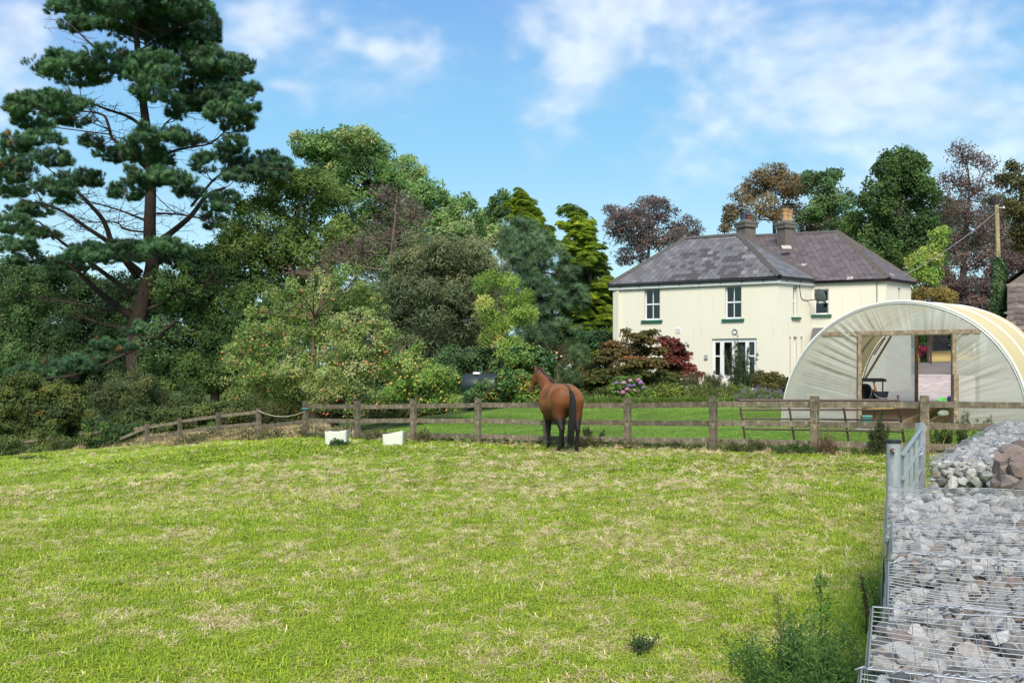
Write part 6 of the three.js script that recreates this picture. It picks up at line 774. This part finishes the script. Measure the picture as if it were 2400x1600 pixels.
T('ivy_clump', 'ivy trailing over the lower front of the oil tank', 'ivy', 39.6, 28, [[1120, 915, 18, 16], [1140, 900, 8, 10], [1100, 930, 30, 14], [1150, 935, 30, 16], [1180, 925, 20, 16]], { noTrunk: true, trunk: 0.03, palette: P.laurel, mat: M.gloss, size: 0.16, cover: 1.4 });
T('rose_bush', 'thin rose bush with pale pink blooms right of the laurel', 'rose bush', 38.5, 29, [[1290, 835, 26, 20], [1310, 850, 26, 26], [1280, 860, 22, 22], [1320, 815, 18, 10], [1300, 890, 26, 26]], { base: [1312, 925], trunk: 0.035, palette: [[0.06, 0.06, 0.025], [0.12, 0.1, 0.05], [0.16, 0.12, 0.07]], leaf: LEAF.sparse, size: 0.17, cover: 0.8, twigs: 12, fine: 2, bark: [3, 2.7, 2.2], after: (root, lobes, r) => { for (let k = 0; k < 9; k++) { const L = lobes[k % 3], g = new THREE.IcosahedronGeometry(0.042, 1); const p = g.attributes.position; g.translate(L.c.x + (r() * 2 - 1) * L.rx, L.c.y + (r() * 1.6 - 0.5) * L.ry, L.c.z + L.rz); part('rose', g, std({ color: rgb([0.7, 0.42, 0.36]) }), root); } } });
T('bush', 'grey green feathery evergreen shrub right of the rose bush', 'bush', 41, 30, [[1345, 870, 26, 36], [1365, 840, 24, 26], [1335, 900, 26, 26], [1375, 880, 22, 32], [1350, 830, 18, 18]], { trunk: 0.06, palette: P.blue.map((c) => [c[0] * 1.1, c[1] * 0.95, c[2] * 0.8]), leaf: LEAF.pineSoft, mat: M.needle, size: 0.2, cover: 1.8 });
T('bush', 'bright green bush at the foot of the yellow conifer beside the house', 'bush', 47, 31, [[1390, 800, 36, 22], [1420, 790, 30, 16], [1370, 825, 26, 20]], { trunk: 0.05, palette: [[0.03, 0.08, 0.03], [0.05, 0.13, 0.05], [0.09, 0.2, 0.07]], size: 0.22, cover: 1.7 });
const autumn = [[0.05, 0.085, 0.016], [0.13, 0.12, 0.028], [0.26, 0.135, 0.05]];
T('viburnum', 'layered shrub with green leaves turning orange brown before the house', 'shrub', 39, 32, [[1492, 792, 50, 11], [1450, 808, 50, 12], [1425, 832, 52, 12], [1505, 822, 60, 12], [1475, 848, 70, 13], [1405, 862, 40, 13], [1535, 850, 46, 12], [1480, 872, 76, 14], [1560, 878, 40, 13], [1440, 892, 66, 14], [1530, 895, 60, 14], [1400, 912, 40, 13], [1480, 918, 70, 14], [1470, 778, 12, 8], [1520, 780, 28, 7], [1580, 895, 30, 12], [1395, 888, 30, 12]], { trunk: 0.06, palette: autumn, leaf: LEAF.tier, size: 0.17, cover: 1.6, tint: (c, p, r) => (r() < sstep(p.y, 2.3, 0.9) * 0.75 ? [0.055 + 0.04 * r(), 0.11 + 0.05 * r(), 0.02] : c), upward: 0.6, twigs: 5, puffs: 14 });
T('viburnum', 'deep red leaved layered shrub against the cream house front', 'shrub', 40, 33, [[1568, 800, 22, 9], [1590, 812, 20, 8], [1575, 822, 36, 9], [1600, 832, 20, 7], [1585, 844, 34, 8], [1600, 858, 24, 7], [1575, 866, 36, 9], [1620, 878, 24, 9], [1555, 792, 10, 6]], { trunk: 0.05, palette: [[0.07, 0.018, 0.014], [0.17, 0.035, 0.026], [0.25, 0.07, 0.05]], leaf: LEAF.tier, size: 0.18, cover: 2.4, upward: 0.6, twigs: 5 });
{ // hydrangea
  const hyd = T('hydrangea', 'light green hydrangea with pink and purple flower heads at lawn edge', 'hydrangea', 36.5, 34, [[1455, 905, 26, 18], [1485, 905, 26, 18], [1470, 925, 36, 14], [1500, 920, 20, 14]], { trunk: 0.03, palette: [[0.06, 0.12, 0.02], [0.14, 0.24, 0.04], [0.25, 0.36, 0.08]], size: 0.17, cover: 1.5 });
  const r = rng(35), s = new THREE.IcosahedronGeometry(1, 2), cols = [[0.4, 0.13, 0.27], [0.25, 0.14, 0.32], [0.18, 0.14, 0.34], [0.42, 0.2, 0.33]].map((c) => std({ color: rgb(c), bumpMap: stoneB, bumpScale: 0.02 })); { const p = s.attributes.position; for (let k = 0; k < p.count; k++) { const v = V().fromBufferAttribute(p, k).multiplyScalar(0.85 + 0.3 * noise(p.getX(k) * 5 + 9, p.getY(k) * 5 + 9, p.getZ(k) * 5 + 9)); p.setXYZ(k, v.x, v.y * 0.8, v.z); } s.computeVertexNormals(); }
  for (const [px, py] of [[1445, 897], [1452, 910], [1462, 897], [1478, 892], [1486, 903], [1470, 912], [1497, 890], [1502, 897], [1443, 918], [1460, 920], [1488, 915], [1508, 908], [1476, 903]]) { const p = at(px, py, 36.05 + 0.3 * r()), g = s.clone(), z = 0.055 + 0.035 * r(); g.scale(z, z, z); g.translate(...p); part('flower_head', g, cols[Math.floor(r() * 4)], hyd); }
}
function stems(name, label, cat, o) {      // upright stems with leaves along them
  const r = rng(o.seed), p = at(o.px, 0, o.d), x0 = p[0], z0 = p[2], y0 = o.y ?? H(x0, z0), root = thing(name, label, cat, [x0, y0, z0], o.group), w = new GB(), s = new Scatter(), f = new Scatter(); w.col = o.stem ?? [0.1, 0.12, 0.05];
  for (let k = 0; k < o.n; k++) {
    const a = r() * 6.28, rad = Math.sqrt(r()) * o.spread, bx = x0 + Math.cos(a) * rad * 0.45, bz = z0 + Math.sin(a) * rad * 0.45, h = o.h * (0.5 + 0.5 * r()) * (1 - 0.35 * rad / o.spread), tx = x0 + Math.cos(a) * rad + (r() - 0.5) * 0.1, tz = z0 + Math.sin(a) * rad, pts = smooth([[bx, y0 - 0.05, bz], [lerp(bx, tx, 0.3), y0 + h * 0.5, lerp(bz, tz, 0.3)], [tx + (o.leanX ?? 0) * h, y0 + h, tz]], 5), t = o.th ?? 0.008; w.tube(pts, pts.map((_, j) => t * (1 - 0.7 * j / (pts.length - 1))), 4, false);
    const n = Math.round((o.leaves ?? 30) * h / o.h);
    for (let j = 0; j < n; j++) { const u = lerp(o.from ?? 0.15, 1, r()), q = pts[Math.min(pts.length - 1, Math.floor(u * (pts.length - 1)))], b = r() * 6.28, off = (o.off ?? 0.08) * (1.1 - 0.7 * u) * r(); s.add(V(q[0] + Math.cos(b) * off, q[1] + (r() - 0.5) * 0.08, q[2] + Math.sin(b) * off), V(Math.cos(b), 0.6, Math.sin(b)).normalize(), o.size * (0.7 + 0.6 * r()) * (1.15 - 0.5 * u), mix3(o.pal[0], o.pal[1], r()), r() * 6); }
    if (o.whorl) for (let j = 0; j < o.whorl; j++) { const u = 0.45 + 0.52 * j / o.whorl, i = u * (pts.length - 1), q = pts[Math.floor(i)], q2 = pts[Math.min(pts.length - 1, Math.ceil(i))], m = i % 1; for (let c = 0; c < 7; c++) f.add(V(lerp(q[0], q2[0], m) + (r() - 0.5) * 0.012, lerp(q[1], q2[1], m) + (r() - 0.5) * 0.02, lerp(q[2], q2[2], m) + (r() - 0.5) * 0.012), V(r() - 0.5, r() - 0.3, r() - 0.5).normalize(), (o.whorlSize ?? 0.024) * (1.2 - 0.6 * u) * (0.7 + 0.6 * r()), mix3([0.055, 0.036, 0.024], [0.11, 0.08, 0.05], r()), r() * 6); }
    if (o.bloom && r() < o.bloom.p) for (let c = 0; c < (o.bloom.n ?? 3); c++) f.add(V(tx + (r() - 0.5) * 0.12, y0 + h + (r() - 0.6) * 0.14, tz + (r() - 0.5) * 0.12), UP, o.bloom.size * (0.7 + 0.6 * r()), mix3(o.bloom.a, o.bloom.b, r()), r() * 6);
  }
  part('stems', w, M.plain, root); s.build('foliage', o.leaf ?? LEAF.broad, M.leaf, root); if (f.m.length) f.build(o.whorl ? 'seed_heads' : 'flowers', o.bloom?.geo ?? LEAF.small, o.bloom ? M.plain : M.needle, root);
  return root;
}
const stemGreen = [[0.03, 0.075, 0.018], [0.1, 0.19, 0.04]];
stems('spindly_shrub', 'tall spindly dark green shrub in front of the french doors', 'shrub', { seed: 40, px: 1735, d: 39, y: 0.75, h: 3.0, n: 34, spread: 0.72, th: 0.015, leaves: 42, off: 0.14, size: 0.085, pal: [[0.02, 0.045, 0.015], [0.055, 0.1, 0.03]], from: 0.05 });
stems('perennials', 'loose green perennials with faded stems left of the french doors', 'plants', { seed: 41, px: 1655, d: 38, y: 0.7, h: 1.45, n: 90, spread: 1.0, leaves: 26, size: 0.1, pal: [[0.06, 0.075, 0.03], [0.16, 0.17, 0.07]], bloom: { p: 0.3, size: 0.04, a: [0.4, 0.2, 0.2], b: [0.5, 0.42, 0.3] } });
stems('perennials', 'broad leaved yellow green plants between the red shrub and tall grass', 'plants', { seed: 42, px: 1570, d: 36.6, y: 0.62, h: 0.9, n: 90, spread: 0.95, leaves: 12, size: 0.16, pal: [[0.09, 0.15, 0.02], [0.28, 0.34, 0.06]], leaf: LEAF.big });
stems('perennials', 'mixed green and straw coloured border plants beside the spindly shrub', 'plants', { seed: 43, px: 1650, d: 36.8, y: 0.62, h: 1.0, n: 90, spread: 1.0, leaves: 14, size: 0.13, pal: [[0.08, 0.13, 0.025], [0.26, 0.3, 0.09]] });
stems('perennials', 'leafy yellow green plants at the foot of the spindly shrub', 'plants', { seed: 57, px: 1715, d: 37.4, y: 0.64, h: 0.95, n: 80, spread: 0.8, leaves: 14, size: 0.13, pal: [[0.1, 0.16, 0.03], [0.28, 0.36, 0.09]] });
stems('asters', 'low border of lavender asters beside the polytunnel', 'flowers', { seed: 44, px: 1790, d: 35, y: 0.6, h: 0.78, n: 170, spread: 1.0, leaves: 9, size: 0.11, pal: [[0.1, 0.16, 0.04], [0.24, 0.32, 0.09]], bloom: { p: 0.75, n: 4, size: 0.035, a: [0.22, 0.17, 0.36], b: [0.36, 0.3, 0.5] } });
stems('flowers', 'row of small red flowers in front of the lavender asters', 'flowers', { seed: 45, px: 1812, d: 33.6, y: 0.6, h: 0.3, n: 60, spread: 0.55, leaves: 6, size: 0.1, pal: [[0.12, 0.18, 0.03], [0.3, 0.34, 0.08]], bloom: { p: 0.6, n: 5, size: 0.045, a: [0.4, 0.02, 0.012], b: [0.5, 0.06, 0.03] } });
T('bush', 'green and bronze rounded bush at the front corner of the house', 'bush', 40, 46, [[1790, 892, 30, 18], [1820, 894, 30, 16], [1765, 898, 24, 18], [1840, 902, 20, 16], [1800, 912, 40, 14]], { trunk: 0.05, palette: [[0.05, 0.07, 0.015], [0.12, 0.13, 0.03], [0.2, 0.16, 0.05]], size: 0.16, cover: 1.8 });
stems('flowers', 'bright pink flowers seen through the tunnel by the outbuilding', 'flowers', { seed: 47, px: 2166, d: 58, y: 2.35, h: 1.1, n: 26, spread: 0.35, leaves: 10, size: 0.16, pal: stemGreen, bloom: { p: 0.9, n: 8, size: 0.09, a: [0.6, 0.04, 0.14], b: [0.7, 0.12, 0.25] } });
T('bush', 'grey green willow bush below the pine trunk', 'bush', 43, 48, [[300, 930, 70, 38], [255, 950, 55, 38], [350, 962, 55, 34], [272, 900, 26, 24], [340, 905, 34, 24], [220, 905, 20, 16], [310, 885, 22, 18], [380, 940, 20, 30]], { trunk: 0.07, palette: [[0.06, 0.09, 0.03], [0.13, 0.17, 0.06], [0.25, 0.28, 0.12]], leaf: LEAF.narrow, size: 0.22, cover: 1.6, twigs: 10, fine: 1 });
T('bramble', 'tangled bramble thicket with yellowing leaves at the left edge', 'brambles', 44, 49, [[40, 950, 70, 50], [110, 985, 70, 40], [20, 1010, 60, 36], [170, 975, 40, 44], [190, 1010, 60, 32], [90, 1035, 70, 24], [-30, 990, 60, 70], [140, 930, 40, 36], [60, 910, 50, 40]], { trunk: 0.04, palette: [[0.05, 0.085, 0.02], [0.12, 0.17, 0.04], [0.24, 0.27, 0.07]], size: 0.2, cover: 1.7, tint: (c, p, r) => (r() < 0.02 ? [0.32, 0.13, 0.02] : c) });
T('bramble', 'dark bramble clump smothering the broken middle of the old fence', 'brambles', 37.2, 50, [[262, 1015, 36, 22], [240, 1035, 36, 16], [290, 1035, 36, 16], [215, 1000, 16, 16], [310, 1010, 20, 18]], { trunk: 0.03, palette: P.mixed, size: 0.17, cover: 1.9 });
T('bramble', 'light green scrub swallowing the posts at the far left', 'brambles', 38.6, 56, [[150, 1040, 46, 14], [60, 1052, 60, 14], [100, 1020, 30, 14], [200, 1030, 20, 14], [20, 1040, 40, 20], [345, 1030, 34, 12]], { trunk: 0.03, palette: [[0.06, 0.1, 0.025], [0.14, 0.2, 0.05], [0.26, 0.3, 0.09]], size: 0.15, cover: 0.6, inner: 0.4 });
T('bramble', 'low green brambles behind the second and third old posts', 'brambles', 40.5, 51, [[330, 985, 60, 26], [400, 985, 50, 24], [450, 975, 40, 30], [360, 1010, 50, 20], [500, 960, 40, 26], [560, 950, 50, 30], [630, 950, 50, 28], [440, 940, 40, 26]], { trunk: 0.04, palette: [[0.06, 0.1, 0.024], [0.12, 0.17, 0.045], [0.2, 0.24, 0.07]], size: 0.19, cover: 1.7 });
T('hedge', 'dark undergrowth beneath the apple tree behind the fence', 'undergrowth', 37.5, 52, [[640, 970, 70, 34], [720, 975, 60, 34], [800, 970, 60, 30], [870, 965, 50, 30], [560, 980, 50, 26], [930, 970, 50, 22], [1010, 965, 50, 22]], { trunk: 0.04, palette: [[0.04, 0.06, 0.016], [0.09, 0.12, 0.032], [0.16, 0.18, 0.05]], size: 0.2, cover: 1.8, tint: (c, p, r) => (r() < 0.06 ? [0.24, 0.2, 0.03] : c) });
T('hedge', 'dark evergreen hedge along the back of the lawn', 'hedge', 46, 53, [[1200, 900, 60, 40], [1290, 900, 50, 36], [1350, 905, 50, 30], [1130, 905, 50, 40], [1050, 905, 60, 50], [960, 900, 60, 50]], { trunk: 0.06, palette: P.laurel, size: 0.26, cover: 1.8 });
T('broadleaf_tree', 'dark wood filling the gap behind apple tree and willow', 'tree', 62, 54, [[700, 720, 80, 70], [800, 740, 80, 70], [880, 760, 70, 80], [640, 790, 70, 70], [760, 830, 90, 70], [880, 860, 80, 60], [600, 860, 60, 60], [1240, 850, 50, 50], [1330, 840, 50, 50], [1180, 880, 60, 40], [1000, 620, 70, 60], [1080, 680, 80, 70], [1000, 760, 80, 70], [1120, 780, 70, 70], [1240, 740, 60, 60], [1290, 800, 50, 50], [930, 680, 60, 60], [640, 900, 90, 40], [780, 910, 90, 40], [400, 700, 60, 60], [380, 820, 60, 60], [340, 900, 80, 50], [150, 900, 90, 50]], { trunk: 0.3, palette: P.dark, leaf: LEAF.small, size: 0.36, cover: 1.6 });

// ---------------------------------------------------------------- weeds and long grass
{
  const r = rng(80), dryS = new Scatter(), longS = new Scatter(), weedS = new Scatter();
  for (let k = 0; k < fencePts.length - 1; k++) {
    const [x0, d0] = fencePts[k], [x1, d1] = fencePts[k + 1], wild = clamp((k - 7) / 3) , n = 260 + wild * 900;
    for (let j = 0; j < n; j++) { const u = r(), off = (r() - 0.4) * (0.55 + 0.9 * wild), x = lerp(x0, x1, u) + off * 0.5, d = lerp(d0, d1, u) + off * 0.8; if (x > 4.4 + 0.59 * (d - 10.86) && d < 19.4) continue; const big = (0.45 + 0.7 * r() + wild * 0.7 * r()) * (off < 0 ? 0.6 : 1), patch = noise(x * 0.8 + 9, d * 0.8), p = V(x, H(x, -d), -d), lean = V((r() - 0.5) * 0.5, 1, (r() - 0.5) * 0.5).normalize();
      if (r() < 0.1 + 0.42 * wild * sstep(patch, 0.2, 0.6)) dryS.add(p, lean, big * 1.1, mix3([0.42, 0.31, 0.15], [0.68, 0.56, 0.32], r()), r() * 6.28); else longS.add(p, lean, big, mix3([0.06, 0.11, 0.02], [0.17, 0.25, 0.05], r()), r() * 6.28);
      if (r() < 0.22 * sstep(patch, 0.35, 0.7)) weedS.add(V(x, H(x, -d) + 0.06 + 0.2 * r() * r() * (1 + wild), -d), UP, 0.09 + 0.07 * r(), mix3([0.05, 0.075, 0.02], [0.14, 0.17, 0.05], r()), r() * 6.28); } }
  for (let j = 0; j < 5000; j++) { const x = lerp(-14.5, -5.6, r()), d = fenceD(x) + 0.15 + r() * 2.2; if (noise(x * 0.5, d * 0.5, 2.5) < 0.3 && x < -10) continue; dryS.add(V(x, H(x, -d), -d), V((r() - 0.5) * 0.5, 1, (r() - 0.5) * 0.5).normalize(), 1.0 + 0.9 * r(), mix3([0.4, 0.3, 0.15], [0.66, 0.56, 0.34], r()), r() * 6.28); }
  for (let j = 0; j < 2600; j++) { const x = lerp(2.2, 9.2, r()), d = 35.4 + r() * 1.1; longS.add(V(x, H(x, -d), -d), V((r() - 0.5) * 0.6, 1, (r() - 0.5) * 0.6).normalize(), 1.4 + 1.2 * r(), mix3([0.1, 0.19, 0.03], [0.26, 0.35, 0.08], r()), r() * 6.28); }
  for (let j = 0; j < 1500; j++) { const d = lerp(3.6, 8.6, r()), x = gabLine(d) - r() * r() * 0.5 - 0.03; longS.add(V(x, H(x, -d), -d), V((r() - 0.6) * 0.6, 1, (r() - 0.5) * 0.5).normalize(), 0.3 + 0.4 * r(), mix3([0.14, 0.32, 0.02], [0.3, 0.45, 0.05], r()), r() * 6.28); }
  tag(dryS.build('dry_grass', bladeTuft(81, 12, 0.3, 0.008, 0.07, 0.6), strawMat, scene), 'tall dry straw coloured grass along and behind the left fence', 'grass'); tag(longS.build('long_grass', bladeTuft(82, 12, 0.22, 0.009, 0.06, 0.7), grassMat, scene), 'long green grass growing along the foot of the fence', 'grass'); tag(weedS.build('low_weeds', LEAF.broad, M.leaf, scene), 'low leafy weeds growing along the foot of the fence', 'weeds');
}
const fw = (k, u) => [lerp(fencePts[k][0], fencePts[k + 1][0], u), lerp(fencePts[k][1], fencePts[k + 1][1], u)];
const atFence = (px, dd = -0.15) => { let d = 20; for (let k = 0; k < 6; k++) d = fenceD((px - 1200) / F * d); return d + dd; };
for (const [px, dd, o, lab, nm] of [
  [1378, 0.35, { h: 0.75, n: 7, spread: 0.16, leaves: 40, size: 0.05, pal: [[0.04, 0.05, 0.02], [0.1, 0.1, 0.05]] }, 'dark upright dock stems behind the rail right of the horse', 'dock'], [1406, 0.3, { h: 0.62, n: 6, spread: 0.13, leaves: 34, size: 0.05, pal: [[0.05, 0.05, 0.025], [0.11, 0.1, 0.05]] }, 'shorter dark dock stems left of the post right of the horse', 'dock'],
  [1375, -0.1, { h: 0.4, n: 22, spread: 0.5, leaves: 14, size: 0.06, pal: [[0.06, 0.075, 0.025], [0.17, 0.15, 0.07]] }, 'scrubby weeds under the lower rail right of the horse', 'weeds'],
  [1945, -0.1, { h: 0.75, n: 12, spread: 0.26, leaves: 44, size: 0.045, pal: [[0.13, 0.085, 0.05], [0.3, 0.2, 0.13]], stem: [0.2, 0.14, 0.09] }, 'dead brown dock stems in front of the hurdle', 'dock'], [2062, -0.05, { h: 0.95, n: 16, spread: 0.22, leaves: 60, size: 0.055, pal: [[0.035, 0.055, 0.016], [0.1, 0.13, 0.04]] }, 'tall green nettle clump by the galvanised post', 'nettles'],
  [2205, 0.6, { h: 1.0, n: 12, spread: 0.3, leaves: 36, size: 0.055, pal: [[0.06, 0.1, 0.02], [0.16, 0.22, 0.06]] }, 'tall weed stems left of three behind the right fence', 'weeds'], [2262, 0.6, { h: 1.05, n: 10, spread: 0.24, leaves: 36, size: 0.05, pal: [[0.06, 0.1, 0.02], [0.16, 0.22, 0.06]] }, 'tall weed stems in the middle of three behind the right fence', 'weeds'], [2320, 0.6, { h: 1.05, n: 10, spread: 0.25, leaves: 36, size: 0.05, pal: [[0.06, 0.1, 0.02], [0.16, 0.22, 0.06]] }, 'tall weed stems rightmost of three behind the right fence', 'weeds'],
  [1865, -0.2, { h: 0.3, n: 30, spread: 0.5, leaves: 12, size: 0.07, pal: stemGreen }, 'low green weeds at the foot of the post by the hurdle', 'weeds'], [1770, -0.15, { h: 0.34, n: 30, spread: 0.6, leaves: 12, size: 0.065, pal: [[0.05, 0.08, 0.02], [0.15, 0.17, 0.06]] }, 'low tangled weeds under the rail left of the hurdle', 'weeds'], [992, -0.2, { h: 0.5, n: 22, spread: 0.4, leaves: 12, size: 0.07, pal: [[0.07, 0.09, 0.03], [0.22, 0.2, 0.1]] }, 'weeds at the foot of the post behind the right tub', 'weeds'], [880, -0.2, { h: 0.42, n: 22, spread: 0.45, leaves: 12, size: 0.07, pal: [[0.07, 0.09, 0.03], [0.22, 0.2, 0.1]] }, 'weeds between the two white tubs', 'weeds'],
]) { const d = atFence(px, dd); stems(nm, lab, nm === 'weeds' ? 'weeds' : 'plant', { seed: 900 + px, px, d, ...o }); }
stems('dock', 'low dark green dock plant in front of the left white tub', 'plant', { seed: 83, px: 793, d: 25.2, h: 0.2, n: 14, spread: 0.3, leaves: 7, size: 0.11, pal: [[0.03, 0.08, 0.016], [0.07, 0.15, 0.03]], leaf: LEAF.big });
stems('thistle', 'dark thistle clump in the grass at the left edge of the field', 'thistle', { seed: 84, px: 70, d: 29.2, h: 0.4, n: 22, spread: 0.4, leaves: 14, size: 0.09, pal: [[0.04, 0.08, 0.02], [0.08, 0.14, 0.035]] });
stems('thistle', 'small dark thistle in the left field just right of the larger clump', 'thistle', { seed: 85, px: 112, d: 28.6, h: 0.28, n: 12, spread: 0.22, leaves: 12, size: 0.07, pal: [[0.04, 0.08, 0.02], [0.08, 0.14, 0.035]] });
// the foreground weeds by the near gabions
stems('thistle', 'big bushy green thistle in the foreground grass beside the gabions', 'thistle', { seed: 90, px: 1885, d: 5.3, h: 0.72, n: 42, spread: 0.46, th: 0.005, leaves: 36, off: 0.13, size: 0.068, from: 0.05, pal: [[0.045, 0.12, 0.025], [0.15, 0.3, 0.06]], leaf: LEAF.narrow });
stems('thistle', 'upright leafy thistle shoot at the back of the foreground thistle', 'thistle', { seed: 91, px: 1928, d: 5.8, h: 0.8, n: 2, spread: 0.05, th: 0.006, leaves: 55, off: 0.09, size: 0.045, from: 0.25, pal: [[0.03, 0.12, 0.02], [0.09, 0.24, 0.045]], leaf: LEAF.narrow });
stems('thistle', 'thin open thistle branch left of the foreground thistle', 'thistle', { seed: 92, px: 1850, d: 5.9, h: 0.84, n: 4, spread: 0.13, th: 0.005, leaves: 46, off: 0.08, size: 0.034, from: 0.3, pal: [[0.03, 0.08, 0.02], [0.09, 0.16, 0.04]], leaf: LEAF.narrow });
stems('deadnettle', 'tall dead nettle stalk with dark whorls close to the gabions', 'nettle', { seed: 93, px: 2027, d: 6.9, h: 0.86, n: 1, spread: 0.02, th: 0.006, leaves: 26, off: 0.06, size: 0.042, whorl: 7, leanX: -0.13, stem: [0.05, 0.035, 0.02], from: 0.4, pal: [[0.03, 0.07, 0.03], [0.06, 0.12, 0.05]], leaf: LEAF.sparse });
stems('deadnettle', 'shorter green nettle beside the tall stalk by the gabions', 'nettle', { seed: 94, px: 2052, d: 7, h: 0.56, n: 2, spread: 0.05, th: 0.005, leaves: 22, off: 0.06, size: 0.05, leanX: -0.16, stem: [0.05, 0.045, 0.02], from: 0.3, pal: [[0.03, 0.08, 0.04], [0.06, 0.14, 0.06]], leaf: LEAF.sparse });
stems('deadnettle', 'brown whorled nettle stalk left of the foreground thistle', 'nettle', { seed: 95, px: 1784, d: 5, h: 0.62, n: 1, spread: 0.02, th: 0.006, leaves: 16, off: 0.05, size: 0.03, whorl: 6, whorlSize: 0.03, leanX: -0.08, stem: [0.1, 0.07, 0.05], from: 0.1, pal: [[0.05, 0.1, 0.04], [0.1, 0.15, 0.06]], leaf: LEAF.sparse });
stems('deadnettle', 'brown whorled nettle stalk in front of the foreground thistle', 'nettle', { seed: 96, px: 1934, d: 4.7, h: 0.62, n: 1, spread: 0.02, th: 0.005, leaves: 20, off: 0.05, size: 0.034, whorl: 7, whorlSize: 0.026, leanX: -0.06, stem: [0.11, 0.08, 0.05], from: 0.1, pal: [[0.07, 0.08, 0.04], [0.12, 0.12, 0.06]], leaf: LEAF.sparse });
stems('deadnettle', 'faded nettle stalk at the bottom edge left of the thistle', 'nettle', { seed: 97, px: 1665, d: 4.9, h: 0.44, n: 2, spread: 0.06, th: 0.004, leaves: 12, off: 0.05, size: 0.03, whorl: 5, whorlSize: 0.018, stem: [0.12, 0.09, 0.06], from: 0.1, pal: [[0.08, 0.1, 0.04], [0.14, 0.14, 0.07]], leaf: LEAF.sparse });
stems('thistle', 'small dark thistle rosette in the mown grass left of the big thistle', 'thistle', { seed: 98, px: 1510, d: 6.6, h: 0.2, n: 14, spread: 0.13, leaves: 8, size: 0.035, pal: [[0.02, 0.06, 0.02], [0.05, 0.11, 0.03]] });

renderer.render(scene, camera);
